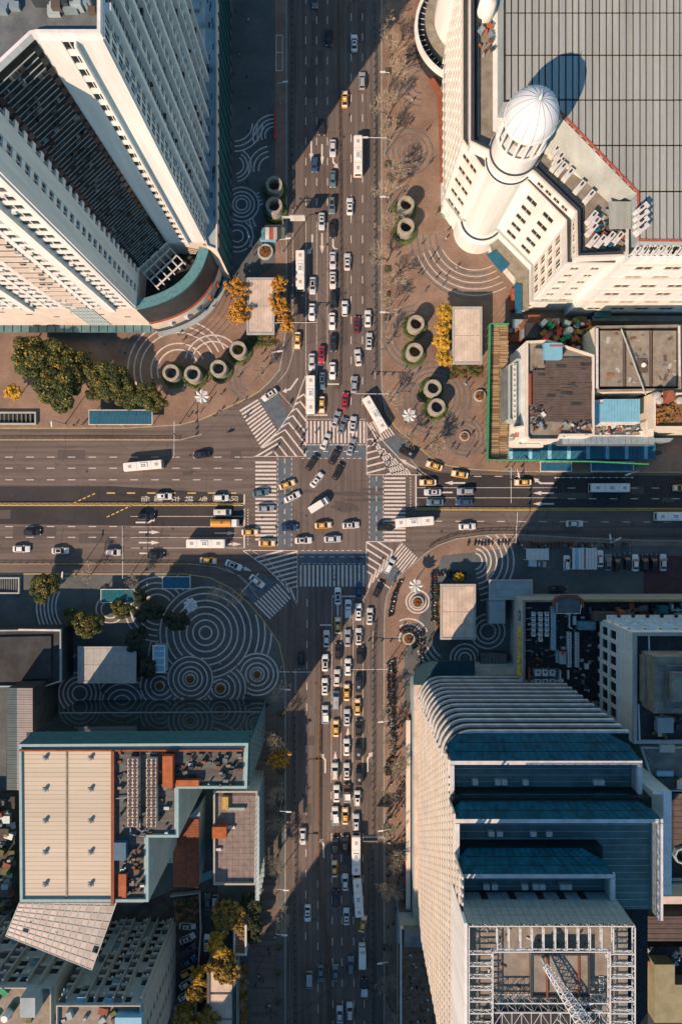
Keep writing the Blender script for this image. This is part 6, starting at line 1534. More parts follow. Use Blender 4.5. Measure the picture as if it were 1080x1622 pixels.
shrubbed([(376,1525),(392,1525),(392,1622),(376,1622)], 'russet shrub strip along the lower pavement', 40, 'leaf_brown')
# square tree pits and planter boxes along the kerbs
BXP = thing('planter_box', 'x', 'planter', (0,0,0))
part('box', MB().frame([(-.8,-.8),(.8,-.8),(.8,.8),(-.8,.8)], .16, 0, .55), M['bark'], BXP, world=False)
part('soil', MB().box(-.66,.66,-.66,.66,0,.42), M['soil'], BXP, world=False)
part('plants', leafcloud(160, [(.25,.2,.5,.35),(-.25,-.2,.5,.35),(.2,-.3,.5,.3)], .13, rv), M['hedge'], BXP, world=False)
freeze(BXP)
for i, (px, py) in enumerate([(613,63),(613,115),(613,200),(613,262),(613,428),(612,468),(612,505)]+[(447,1130),(447,1175),(447,1222),(447,1272),(442,1500),(441,1540),(441,1585)]+[(612,1220),(611,1268),(611,1312),(609,1500),(612,1560)]):
    loc = (*g(px,py), PZ-.01); lab = 'square brown planter box in the kerb strip beside the '+('domed mall road' if py < 700 else ('store' if px < 500 else 'terraced tower'))
    if i == 0: BXP.location = loc; BXP['label'] = lab; BXP['group'] = 'planter boxes '+lab[-14:]
    else: clone(BXP, loc, rv.uniform(-.1,.1), lab, 'planter boxes '+lab[-14:])

# ================================================================ lamp posts, gantries, signs
def pole(label, px, py, top=9.5, arms=(), name='street_lamp', cat='street lamp', lights=False, z=PZ, group=None):
    """mast whose foot is at the pixel (ground); arms = (dx, dy, metres) in picture directions"""
    x, y = g(px, py); T = thing(name, label, cat, (x,y,z), group=group)
    part('mast', MB().tube((0,0,-.02),(0,0,top),.13,.08,n=8).lathe([(0,.3),(.26,.3),(.26,0)], 8), M['galv'], T, world=False)
    for dx, dy, L in arms:
        k = math.hypot(dx, dy); ux, uy = dx/k, -dy/k; a = (0,0,top-.1); b = (ux*L,uy*L,top+.15); part('arm', MB().tube(a, b, .09, .07, n=6), M['steel'], T, world=False)
        if lights:
            for t in (.35,.6,.8,.97):
                hx, hy = ux*L*t, uy*L*t; hb = part('signal_head', MB().box(hx-.18,hx+.18,hy-.18,hy+.18,top-.75,top+.1), M['darkmetal'], T, world=False)
        else:
            e_ = Vector((ux,uy)); c = Vector((b[0],b[1])); n_ = Vector((-uy,ux)); P = [tuple(c-e_*1.5-n_*.22), tuple(c-n_*.16), tuple(c+n_*.16), tuple(c-e_*1.5+n_*.22)]
            part('lamp_head', MB().prism(P, top+.02, top+.3), M['steel'], T, world=False)
    return T
gl = 'street lamps'
for py in (130,318,492): pole('white arm street lamp in the tree row beside the domed mall', 613, py+18, 9.5, ((-1,0,2.6),), group=gl)
for py in (246,): pole('camera mast with long white arm over the lanes beside the mall', 609, py, 9.3, ((-1,0,6.6),), 'camera_mast', 'mast')
for px, py in ((444,164),(448,400),(436,570)): pole('white arm street lamp on the twin-slab tower side pavement', px, py, 9.5, ((1,-.1,3.0),), group=gl)
pole('tall pale mast leaning over the plaza beside the info kiosk', 400, 392, 8.0, ((-.3,-1,1.2),), group=gl)
pole('traffic signal gantry with white truss arm beside the orange trees', 440, 521, 6.5, ((1,0,11.5),), 'traffic_signal', 'traffic signal', True)
pole('traffic signal gantry reaching over lanes near the turning bus', 614, 630, 6.5, ((-1,0,9.5),), 'traffic_signal', 'traffic signal', True)
pole('traffic signal gantry near the evergreens reaching over the road', 285, 672, 6.5, ((0,1,10),), 'traffic_signal', 'traffic signal', True)
pole('traffic signal gantry from the ringed plaza kerb over waiting lanes', 206, 913, 6.5, ((0,-1,14.5),), 'traffic_signal', 'traffic signal', True)
pole('traffic signal gantry by the scaffold corner over taxi lanes', 800, 742, 6.5, ((0,1,10),), 'traffic_signal', 'traffic signal', True)
pole('camera gantry from the scooter kerb near the car park', 806, 858, 7.5, ((.05,-1,8.5),), 'traffic_signal', 'traffic signal', True)
pole('traffic signal gantry beside the ringed plaza over the empty lanes', 446, 1056, 6.5, ((1,0,9),), 'traffic_signal', 'traffic signal', True)
pole('traffic signal gantry by the orange planter over the queue', 612, 1052, 6.5, ((-1,0,10),), 'traffic_signal', 'traffic signal', True)
for px, py in ((447,1078),(448,1262),(444,1380),(442,1448)): pole('white arm street lamp in the strip beside the store', px, py, 9.5, ((1,.05,3.2),), group=gl)
for px, py in ((612,1126),(612,1290),(611,1490)): pole('white arm street lamp in the strip beside the terraced tower', px, py, 9.5, ((-1,.1,3.0),), group=gl)
for px, py, d in ((104,672,1),(120,912,-1)): pole('slim white lamp post beside the evergreens'if d > 0 else 'slim white lamp post by the sunlit kerb evergreen', px, py, 9.5, ((.1,d,2.0),), group=gl)
pole('lamp post with curved arm beside the end blue shelter', 990, 748.5, 9, ((-.9,.3,4),), group=gl)
pole('double lamp post at the car park railing', 948, 858, 9, ((-.2,-1,2.5),(1,-.6,3)), group=gl)
pole('lamp post by the scaffold corner kerb', 806, 746, 9, ((.2,1,2.5),), group=gl)
# overhead sign frames
def signframe(label, px, py, arm, top, wide, col):
    x, y = g(px, py); T = thing('sign_gantry', label, 'sign', (x,y,PZ)); s = 1 if arm > 0 else -1
    part('mast', MB().tube((0,0,-.02),(0,0,top+1.2),.2,.16,n=8), M['galv'], T, world=False)
    for z in (top, top+.9): part('arm', MB().tube((0,0,z),(arm,0,z),.1,n=6), M['steel'], T, world=False)
    lm = MB(); 
    for k in range(9): xx = arm*k/8; lm.tube((xx,0,top),(xx+ (arm/8 if k < 8 else 0),0,top+.9),.06,n=4)
    part('lattice', lm, M['steel'], T, world=False)
    part('sign_panel', MB().box(min(arm*.35,arm),max(arm*.35,arm),-.4,-.12 if s > 0 else -.12,top-1.2,top+2.2), col, T, world=False)
    part('panel_frame', MB().box(min(arm*.33,arm),max(arm*.33,arm),-.46,-.4,top+2.1,top+2.3), M['steel'], T, world=False)
signframe('white lattice road sign frame beside the shaded vent shafts', 450, 360, 6.3, 6.3, 4, M['offwhite'])
signframe('dark backed road sign frame over the bus lane by the tower', 607, 1308, -6.0, 6.3, 4, M['darkmetal'])
# info kiosk beside the orange planter
T = thing('info_kiosk', 'small kiosk with turquoise stripe roof beside the orange planter', 'kiosk', (*g(428,372), PZ))
for k, m in enumerate(('tealpane','offwhite','red','stone','darkmetal','roofgrey')): X0, Ya = g(414+k*6.3, 360, 2.8); X1, Yb = g(414+k*6.3+6.0, 379, 2.8); piece('roof_strip', T, M[m], X0, X1, Yb, Ya, 2.6, 2.8)
X0, Ya = g(416,362); X1, Yb = g(450,378); part('kiosk_wall', MB().box(X0,X1,Yb,Ya,PZ-.02,2.6), M['darkmetal'], T)
part('front_board', MB().box(*[g(413,382)[0], g(438,382)[0], g(0,384)[1], g(0,381)[1]], PZ, 1.8), M['bluelight'], T)
T = thing('red_barrier', 'row of dark red crowd barriers on the shaded pavement', 'barrier', (*g(436,200), PZ))
for k in range(5): X, Y = g(435.5, 182+k*9); piece('barrier_panel', T, M['signred'], X-.15, X+.15, Y-.7, Y+.7, PZ, 1.1)
T = thing('white_frame_marking', 'empty white framed board lying flat on the shaded pavement', 'board', (*g(442,85), PZ))
part('frame', MB().frame(G([(437,56),(448,56),(448,113),(437,113)]), .18, PZ+.0, PZ+.12), M['offwhite'], T); part('crossbar', MB().box(g(437,0)[0],g(448,0)[0],g(0,84)[1],g(0,83)[1],PZ,PZ+.1), M['offwhite'], T)
# underpass stairs at the left edge
for lab, a, b, c, d in (('stepped underpass opening left of the evergreens', -30,653,60,673),('dark stair pit at the kerb near the sunlit evergreen', -30,914,34,940)):
    T = thing('stair_pit', lab, 'underpass', (*g((a+c)/2,(b+d)/2), PZ)); P = G([(a,b),(c,b),(c,d),(a,d)])
    part('parapet', MB().frame(P, .4, PZ-.02, 1.1), M['stone'], T); part('pit_floor', MB().sheet(offset(ccw(P), -.38), PZ+.012), M['black'], T)
    for k in range(8): X0, Ya = g(a+30+k*((c-a-34)/8), b+2.4); X1, Yb = g(a+30+k*((c-a-34)/8)+2.2, d-2.4); piece('step', T, M['roofgrey'], X0, X1, Yb, Ya, PZ+.015, PZ+.05+.06*k)
# ================================================================ vehicles
def carpaint(name, c, metal=0.0): return mat(name, c, rough=.38, metal=metal, var=.05, scale=1.5, spec=.4, coat=.5, coord='object')
CP = {'white': carpaint('white_car_paint', (.72,.7,.68)), 'silver': carpaint('silver_car_paint', (.4,.4,.41), .3), 'grey': carpaint('grey_car_paint', (.17,.175,.18), .2), 'black': carpaint('black_car_paint', (.018,.018,.02)),
      'red': carpaint('red_car_paint', (.42,.025,.04)), 'maroon': carpaint('maroon_car_paint', (.16,.025,.03)), 'blue': carpaint('blue_car_paint', (.03,.06,.13)), 'teal': carpaint('teal_car_paint', (.1,.15,.17)), 'yellow': carpaint('taxi_orange_paint', (.68,.31,.05)),
      'green': carpaint('green_car_paint', (.03,.07,.06)), 'purple': carpaint('purple_car_paint', (.06,.02,.05)), 'cream': carpaint('cream_paint', (.78,.72,.66)), 'orange': carpaint('tanker_orange_paint', (.62,.24,.04)), 'brown': carpaint('brown_car_paint', (.12,.05,.035))}
GL = mat('car_glass', (.012,.014,.016), rough=.08, var=0, spec=.7); RUB = M['black']; RIM = mat('wheel_rim', (.3,.3,.3), rough=.4, metal=.6, var=0)
HL = mat('headlight_glass', (.6,.6,.58), rough=.2, var=0); TL = mat('taillight_glass', (.35,.02,.02), rough=.3, var=0); TRIM = mat('bumper_trim', (.05,.05,.05), var=0)
WHM = MB().lathe([(.34,-.11),(.34,.11)], 14).lathe([(.0,.115),(.2,.115),(.34,.11)], 14, mi=1).lathe([(0,-.115),(.34,-.11)], 14)
WHEEL = WHM.mesh('wheel', [RUB, RIM])
def loft(mb, st, mi=0):
    """stations: (x, half width low, half width high, z bottom, z belt, z top)"""
    V = []
    for x, wl, wh, zb, zm, zt in st: V += [(x,-wl,zb),(x,-wl*1.0,zm),(x,-wh,zt),(x,0,zt+.03),(x,wh,zt),(x,wl,zm),(x,wl,zb)]
    F = []; k = 7; n = len(st)
    for i in range(n-1):
        for j in range(k-1): F.append((i*k+j, (i+1)*k+j, (i+1)*k+j+1, i*k+j+1))
        F.append((i*k+k-1, (i+1)*k+k-1, (i+1)*k, i*k))
    F += [tuple(range(k)), tuple(range((n-1)*k+k-1, (n-1)*k-1, -1))]
    mb.add(V, F, mi)
def put(name, mb, m, T, loc=None, rot=None):
    o = part(name, mb, m, T, world=False)
    if loc: o.location = loc
    if rot: o.rotation_euler = rot
    return o
def cabin(T, body, xr, xr2, xf2, xf, wb, wt, zb, zt, m):
    """greenhouse: rear base, rear roof, front roof, front base; pillars in paint, glass as parts"""
    B = [(xr,-wb,zb),(xf,-wb,zb),(xf,wb,zb),(xr,wb,zb)]; Tp = [(xr2,-wt,zt),(xf2,-wt,zt),(xf2,wt,zt),(xr2,wt,zt)]
    xm = (xr2+xf2)/2
    body.add(B+Tp+[(xr2+.08,0,zt+.05),(xf2-.08,0,zt+.05)], [(0,1,5,4),(2,3,7,6),(1,2,6,5),(3,0,4,7),(4,5,9,8),(6,7,8,9),(5,6,9),(7,4,8)])
    def pane(a, b, c, d, nx, f=.08):
        a, b, c, d = map(Vector, (a,b,c,d)); ce = (a+b+c+d)/4; sh = lambda p: p+(ce-p)*f+nx*.015
        return MB().quad(sh(a), sh(b), sh(c), sh(d))
    put('windshield', pane(B[1],B[2],Tp[2],Tp[1], Vector((.7,0,.7))), GL, T); put('rear_window', pane(B[3],B[0],Tp[0],Tp[3], Vector((-.7,0,.7))), GL, T)
    put('side_window', pane(B[0],B[1],Tp[1],Tp[0], Vector((0,-.8,.4)), .1), GL, T); put('side_window', pane(B[2],B[3],Tp[3],Tp[2], Vector((0,.8,.4)), .1), GL, T)
def wheels(T, xs, y, r=.34):
    for x in xs:
        for s in (-1,1):
            o = put('wheel', WHEEL, None, T, (x, s*y, r), (R(-90*s),0,0)); o.scale = (r/.34,)*3
def lights(T, xf, xr, y, zf, zr, w=.34):
    for s in (-1,1):
        put('headlight', MB().box(xf-.22,xf+.02,s*y-w/2,s*y+w/2,zf-.07,zf+.09), HL, T); put('taillight', MB().box(xr-.02,xr+.12,s*y-w/2,s*y+w/2,zr-.08,zr+.1), TL, T)
    put('bumper', MB().box(xf-.05,xf+.06,-y,y,.25,.42), TRIM, T)
def proto_car(kind):
    T = thing('parked_car' if 0 else kind_name[kind], 'x', kind_cat[kind], (0,0,0)); b = MB()
    if kind in ('sedan','taxi'):
        loft(b, [(-2.42,.62,.5,.3,.6,.8),(-2.36,.8,.66,.24,.7,.93),(-2.1,.9,.74,.2,.75,1.0),(-1.3,.93,.8,.2,.78,1.0),(.6,.93,.8,.2,.78,.98),(1.5,.92,.76,.2,.74,.92),(2.1,.88,.66,.22,.66,.8),(2.36,.76,.54,.28,.56,.68),(2.42,.6,.4,.32,.5,.6)])
        cabin(T, b, -1.85, -1.15, .35, 1.12, .8, .6, .97, 1.43, None); wheels(T, (-1.4,1.45), .8); lights(T, 2.36, -2.38, .62, .62, .78)
    elif kind == 'hatch':
        loft(b, [(-2.2,.7,.6,.3,.7,.95),(-2.12,.86,.74,.24,.8,1.02),(-1.2,.93,.8,.2,.82,1.02),(.7,.93,.8,.2,.8,1.0),(1.5,.91,.76,.2,.76,.94),(2.0,.86,.66,.24,.66,.8),(2.2,.7,.5,.3,.56,.66)])
        cabin(T, b, -2.1, -1.75, .3, 1.15, .8, .62, 1.0, 1.5, None); wheels(T, (-1.35,1.35), .8); lights(T, 2.15, -2.17, .62, .64, .9)
    elif kind == 'suv':
        loft(b, [(-2.4,.72,.62,.35,.8,1.05),(-2.32,.9,.78,.28,.9,1.12),(-1.2,.97,.84,.25,.92,1.12),(.7,.97,.84,.25,.9,1.1),(1.6,.95,.8,.25,.86,1.05),(2.2,.9,.7,.28,.78,.94),(2.42,.74,.54,.34,.66,.78)])
        cabin(T, b, -2.3, -1.95, .35, 1.15, .85, .68, 1.1, 1.68, None); wheels(T, (-1.45,1.45), .84, .37); lights(T, 2.36, -2.38, .66, .76, 1.0)
        for s in (-.62,.62): put('roof_rail', MB().box(-1.6,.1,s-.03,s+.03,1.7,1.76), TRIM, T)
    elif kind == 'van':
        loft(b, [(-2.5,.82,.74,.3,1.0,1.2),(-2.46,.9,.82,.25,1.1,1.25),(1.2,.92,.84,.22,1.05,1.2),(2.1,.9,.74,.22,.85,1.02),(2.45,.8,.6,.28,.66,.8)])
        cabin(T, b, -2.47, -2.35, 1.1, 1.95, .86, .76, 1.15, 1.95, None); wheels(T, (-1.5,1.5), .82); lights(T, 2.4, -2.48, .66, .7, 1.1)
        put('roof_hatch', MB().box(-1.2,-.5,-.35,.35,2.0,2.06), M['galv'], T)
    elif kind == 'pickup':
        loft(b, [(-2.6,.9,.88,.4,.7,.8),(-.3,.92,.88,.3,.75,.82),(-.2,.93,.84,.25,.85,1.05),(1.2,.93,.82,.25,.85,1.05),(2.2,.9,.7,.28,.7,.9),(2.5,.76,.56,.34,.6,.72)])
        cabin(T, b, -.25, -.1, .6, 1.35, .82, .66, 1.03, 1.65, None); wheels(T, (-1.6,1.6), .84, .37); lights(T, 2.44, -2.58, .66, .7, .7)
        put('load_bed', MB().frame([(-2.6,-.92),(-.35,-.92),(-.35,.92),(-2.6,.92)], .07, .8, 1.2).box(-2.5,-.4,-.84,.84,.8,.88), CP['white'], T)
    if kind == 'taxi': put('roof_sign', MB().hexa([(-.5,-.35,1.46),(-.15,-.35,1.46),(-.15,.35,1.46),(-.5,.35,1.46)],[(-.4,-.3,1.62),(-.25,-.3,1.62),(-.25,.3,1.62),(-.4,.3,1.62)]), CP['cream'], T)
    if kind == 'taxi':
        put('boot_panel', MB().hexa([(-2.3,-.66,.9),(-1.9,-.7,1.0),(-1.9,.7,1.0),(-2.3,.66,.9)],[(-2.3,-.64,1.0),(-1.88,-.68,1.045),(-1.88,.68,1.045),(-2.3,.64,1.0)]), CP['cream'], T)
        put('bonnet_panel', MB().hexa([(1.3,-.66,.93),(2.1,-.58,.78),(2.1,.58,.78),(1.3,.66,.93)],[(1.3,-.64,.985),(2.1,-.56,.86),(2.1,.56,.86),(1.3,.64,.985)]), CP['cream'], T)
    for s in (-1,1): b.box(.75,.92,s*.92-.06 if s > 0 else -1.08,s*.92+.16 if s > 0 else -.86,1.0,1.12)
    put('body', b, CP['white'], T); return freeze(T)
kind_name = {'sedan':'sedan_car','taxi':'taxi','hatch':'hatchback_car','suv':'suv_car','van':'van','pickup':'pickup_truck'}
kind_cat = {'sedan':'car','taxi':'taxi','hatch':'car','suv':'car','van':'van','pickup':'truck'}
kind_word = {'sedan':'sedan','taxi':'taxi','hatch':'hatchback','suv':'SUV','van':'van','pickup':'pickup','bus':'bus','truck':'box truck','tanker':'tanker truck'}
PROTO = {k: proto_car(k) for k in kind_name}
# bus
def proto_bus():
    T = thing('city_bus', 'x', 'bus', (0,0,0)); b = MB()
    L2, w = 5.42, 1.27
    loft(b, [(-L2,1.1,.95,.4,2.4,2.85),(-L2+.15,w,1.12,.35,2.6,3.0),(L2-.4,w,1.12,.32,2.6,3.0),(L2-.05,1.2,1.0,.34,2.3,2.9),(L2+.08,1.05,.8,.4,1.8,2.5)])
    put('body', b, CP['cream'], T)
    put('windshield', MB().quad((L2-.0,-1.05,1.1),(L2+.0,1.05,1.1),(L2-.02,.95,2.7),(L2-.02,-.95,2.7)).add([(L2+.1,-1.0,1.0),(L2+.1,1.0,1.0),(L2+.1,.85,2.3),(L2+.1,-.85,2.3)],[(0,1,2,3)]), GL, T)
    put('rear_window', MB().box(-L2-.03,-L2+.1,-.85,.85,1.5,2.4), GL, T)
    for s in (-1,1): put('side_window', MB().box(-L2+.5,L2-.6,s*w-.02 if s > 0 else -w-.02,s*w+.02 if s > 0 else -w+.02,1.3,2.35), GL, T)
    put('lower_band', MB().box(-L2+.3,L2-.5,-w-.03,w+.03,.4,1.0), mat('bus_lower_band', (.45,.1,.08), var=.1), T)
    put('air_conditioner', MB().hexa([(-1.6,-.8,3.0),(.9,-.8,3.0),(.9,.8,3.0),(-1.6,.8,3.0)],[(-1.4,-.7,3.2),(.7,-.7,3.2),(.7,.7,3.2),(-1.4,.7,3.2)]), CP['white'], T)
    for i in range(3):
        for j in (-.22,.22): put('vent', MB().lathe([(0,.03),(.16,.03),(.16,0)], 8), M['darkmetal'], T, (-.7+i*.42, j, 3.2))
    for x in (-3.9,3.6): put('roof_hatch', MB().box(x-.45,x+.45,-.4,.4,3.0,3.1), M['stone'], T)
    put('roof_seam', MB().box(1.6,1.68,-1.05,1.05,3.0,3.035), M['greywall'], T); put('roof_seam', MB().box(-2.5,-2.42,-1.05,1.05,3.0,3.035), M['greywall'], T)
    wheels(T, (-3.4,3.2), 1.12, .48); lights(T, L2+.1, -L2-.02, .85, .8, 1.0)
    for s in (-1,1): put('mirror', MB().box(L2-.1,L2+.15,s*1.35-.1,s*1.35+.1,1.9,2.4), TRIM, T)
    return freeze(T)
def proto_truck():
    T = thing('box_truck', 'x', 'truck', (0,0,0)); b = MB()
    loft(b, [(1.4,.95,.85,.5,1.6,2.0),(1.5,1.0,.9,.45,1.6,2.1),(2.6,1.0,.88,.45,1.4,2.1),(3.1,.95,.8,.45,1.1,1.5),(3.2,.88,.7,.5,1.0,1.2)]); put('body', b, CP['white'], T)
    put('windshield', MB().quad((3.08,-.8,1.5),(3.08,.8,1.5),(2.66,.78,2.1),(2.66,-.78,2.1)), GL, T)
    put('cargo_box', MB().box(-3.2,1.25,-1.05,1.05,.75,2.75), CP['cream'], T); put('box_rim', MB().frame([(-3.2,-1.05),(1.25,-1.05),(1.25,1.05),(-3.2,1.05)], .08, 2.75, 2.8), M['galv'], T)
    put('chassis', MB().box(-3.1,1.5,-.6,.6,.5,.75), TRIM, T); wheels(T, (-2.1,2.3), .86, .42); lights(T, 3.14, -3.22, .7, .8, .8); return freeze(T)
def proto_tanker():
    T = thing('tanker_truck', 'x', 'truck', (0,0,0)); b = MB()
    loft(b, [(2.0,1.0,.9,.5,1.7,2.3),(2.1,1.1,1.0,.45,1.7,2.4),(3.4,1.1,.98,.45,1.6,2.4),(3.9,1.05,.85,.5,1.2,1.7)]); put('body', b, CP['white'], T)
    put('windshield', MB().quad((3.86,-.85,1.6),(3.86,.85,1.6),(3.46,.82,2.36),(3.46,-.82,2.36)), GL, T)
    tk = MB(); V = []
    for x, k in ((-4.0,.7),(-3.85,.95),(-3.6,1),(1.5,1),(1.75,.95),(1.85,.7)):
        V.append([(x, 1.12*k*math.cos(a)*(1.0), 1.75+1.0*k*math.sin(a)) for a in [2*math.pi*i/18 for i in range(18)]])
    for A, B in zip(V, V[1:]): tk.add(A+B, [(i,(i+1)%18,18+(i+1)%18,18+i) for i in range(18)])
    tk.add(V[0], [tuple(range(17,-1,-1))]); tk.add(V[-1], [tuple(range(18))])
    o = put('tank', tk, CP['orange'], T); put('hatch', MB().lathe([(0,2.95),(.3,2.93),(.32,2.7)], 12, -.9, 0), M['orange'], T)
    put('spray_bar', MB().tube((-4.2,-1.1,.9),(-4.2,1.1,.9),.08), M['galv'], T); put('chassis', MB().box(-4.1,2.2,-.5,.5,.5,.8), TRIM, T)
    wheels(T, (-2.8,-1.7,2.9), .95, .45); lights(T, 3.86, -4.1, .8, .8, .8); return freeze(T)
PROTO['bus'] = proto_bus(); PROTO['truck'] = proto_truck(); PROTO['tanker'] = proto_tanker()
CARS = """
sedan grey 499 -2 180|sedan black 521 58 180|sedan white 561 67 0|suv silver 573.5 127 0|taxi yellow 546 156 0|sedan black 510 200 182|sedan white 527 234 180|hatch blue 498 260 180|bus cream 567 245 0|
sedan teal 527 283 180|sedan white 554 326 0|sedan white 509.5 350 180|suv grey 525.5 325 180|sedan black 527 363 180|bus cream 475.5 427 180|sedan white 527 412 180|sedan white 527 443.5 180|sedan white 550 414 0|sedan white 495 452 180|suv black 528 475 180|hatch white 546 488 0|
sedan white 494 494 180|sedan white 526 508.5 180|sedan maroon 565 514 2|sedan white 582.5 504 0|taxi yellow 471 539 182|sedan white 584.5 540 2|sedan black 528 543 180|sedan red 509.5 561 182|sedan white 494 573 180|sedan white 567 566 -6|sedan white 526.5 587 180|sedan teal 510 603 180|sedan silver 561 609 3|bus cream 492 625 180|
taxi yellow 509.5 641 180|sedan red 546 635 6|sedan white 427 625 236|sedan silver 532 664 18|sedan grey 542.5 674 18|sedan white 559 672.5 6|sedan white 515.5 699 22|sedan silver 556 708 16|bus cream 594 655.5 -30|van black 645 717 -62|
suv black 494 733 34|suv black 529.5 723 26|suv black 535 747.5 26|sedan white 501.6 760 38|taxi yellow 455 767.5 70|sedan white 463 787 64|sedan teal 413 781 80|sedan silver 421 805.5 88|truck cream 505 800 58|sedan blue 458 836 88|taxi yellow 512 832 86|sedan white 555.5 832 86|sedan white 480.6 856 88|sedan white 526.5 854 88|taxi yellow 396 843 90|taxi yellow 423 860.5 90|suv black 610 835.5 92|bus cream 656.5 826.5 86|
taxi yellow 687.5 737.5 -72|taxi yellow 728 751 -80|taxi yellow 677.5 764 270|sedan white 685 779.5 270|suv silver 737 778.5 270|sedan teal 689 795.5 270|sedan blue 735 795 270|taxi yellow 828 764 270|sedan white 740 834 88|sedan white 910 829.5 90|bus cream 966 772.5 270|bus cream 1070 818 90|taxi yellow 1079 773 270|
hatch white 897.5 892 0|sedan white 950 885 0|sedan grey 963 891 0|sedan black 977 892 0|sedan black 993 889 0|sedan white 1006 891.5 0|suv black 1020.5 891 0|sedan black 1035.5 891 0|sedan white 1050 891 0|pickup silver 851 893 95|sedan black 884 933 90|
bus cream 226.5 737.5 265|sedan black 320 720 262|hatch white 260 786 90|hatch white 350 788.5 90|van white 352 811.5 90|tanker orange 356 828.5 90|bus cream 326 861 90|suv black 232 818 90|sedan black 51 843 90|sedan white 34 869.5 90|sedan white 95.5 872.5 90|hatch white 179 875 90|sedan black 247 879.5 90|taxi yellow 330 888 94|sedan white 370 895.5 112|sedan white 407 921 128|
hatch white 617 897 28|sedan black 599 934 24|sedan blue 568.5 935 0|sedan white 535 944 0|pickup white 551.5 964 0|sedan white 567.7 969.5 0|sedan white 585.6 976.5 2|taxi yellow 535 991 0|sedan white 517 1012 0|sedan silver 550.6 1011 0|sedan white 568 1008.5 0|sedan black 535.6 1032 0|sedan white 515 1050 0|suv black 570 1038 0|sedan white 551 1057 0|sedan white 533.5 1074 2|sedan white 514.5 1088 0|van black 568 1083 0|taxi yellow 549 1097 0|van silver 532 1109.5 2|pickup white 515 1131.5 0|taxi yellow 566 1120 0|sedan white 549.5 1137 0|taxi yellow 532 1154 0|sedan black 568 1154 0|
sedan white 549 1184 0|van black 567.7 1190 0|suv white 530.5 1222 0|sedan white 549 1222.5 0|van black 569 1230 0|sedan white 533 1257.5 0|pickup brown 549.6 1256 -2|hatch white 566 1265 0|pickup white 531 1292 -2|taxi yellow 546.7 1293 0|suv white 564 1303 0|suv black 531 1340 0|sedan black 547 1338 -2|bus cream 564 1355 0|bus cream 567.5 1422 -4|taxi yellow 529.6 1376.5 -1|sedan white 546.7 1398 -1|sedan white 479.6 1325.5 180|sedan black 477.5 1047 180|
suv black 532 1423 0|sedan white 548.6 1452.5 0|taxi yellow 574.7 1464 12|sedan white 487 1447.5 180|truck cream 573.7 1516 0|suv grey 555.6 1529 0|sedan grey 531.5 1542 0|sedan grey 508 1543 180|van silver 490 1556 180|pickup black 577 1564 0|sedan white 538 1608 0|suv white 554 1602 0|
sedan grey 244 1476 100|hatch silver 187 1487 90|sedan silver 297 1467.5 90|sedan silver 297 1487 64|hatch purple 299 1503 66|sedan blue 299 1523 60|hatch yellow 297.5 1540 58|sedan white 296.5 1558 55|sedan white 295 1577 60|sedan grey 289 1594 62|sedan cream 328 1494 2|suv silver 341 1431 180|sedan green 329 1429 0"""
def zone(px, py):
    if 845 < px and 866 < py < 945: return 'parked behind the shelter roofs', 'in the car park beside the dark market block', 'cars in the car park'
    if px < 345 and py > 1420: return 'parked', 'in the yard behind the tan roofed store', 'cars in the store yard'
    if 462 < px < 605 and py < 655: return '', 'on the road beside the domed mall', 'vehicles beside the domed mall'
    if 470 < px < 605 and py > 940: return '', 'on the road beside the terraced tower', 'vehicles beside the terraced tower'
    if px < 392 and 690 < py < 905: return '', 'on the road with the lettered turning lane', 'vehicles beside the turning lane'
    if px > 645 and 720 < py < 850: return '', 'on the road past the scaffold deck', 'vehicles past the scaffold deck'
    return '', 'crossing the open junction', 'vehicles crossing the junction'
rs0 = random.Random(91); SUNROOF = MB().box(-.3,.3,-.36,.36,-.02,.03).mesh('sunroof', GL)
CP['white2'] = carpaint('ivory_car_paint', (.62,.58,.54)); CP['white3'] = carpaint('pearl_car_paint', (.56,.56,.57), .1)
VEH = []
for row in CARS.replace('\n', '').split('|'):
    k, c, x, y, h = row.split(); VEH.append((k, c, float(x), float(y), float(h)))
def desc(v): return (('orange' if v[0] == 'taxi' else ('pale' if v[1] == 'cream' else ('yellow' if v[1] == 'yellow' else v[1])))+' '+kind_word[v[0]])
def art(s): return ('an ' if s[0] in 'aeio' else 'a ')+s
used = set()
HZ = {'bus': 2.6, 'truck': 2.2, 'tanker': 2.2, 'van': 1.6}
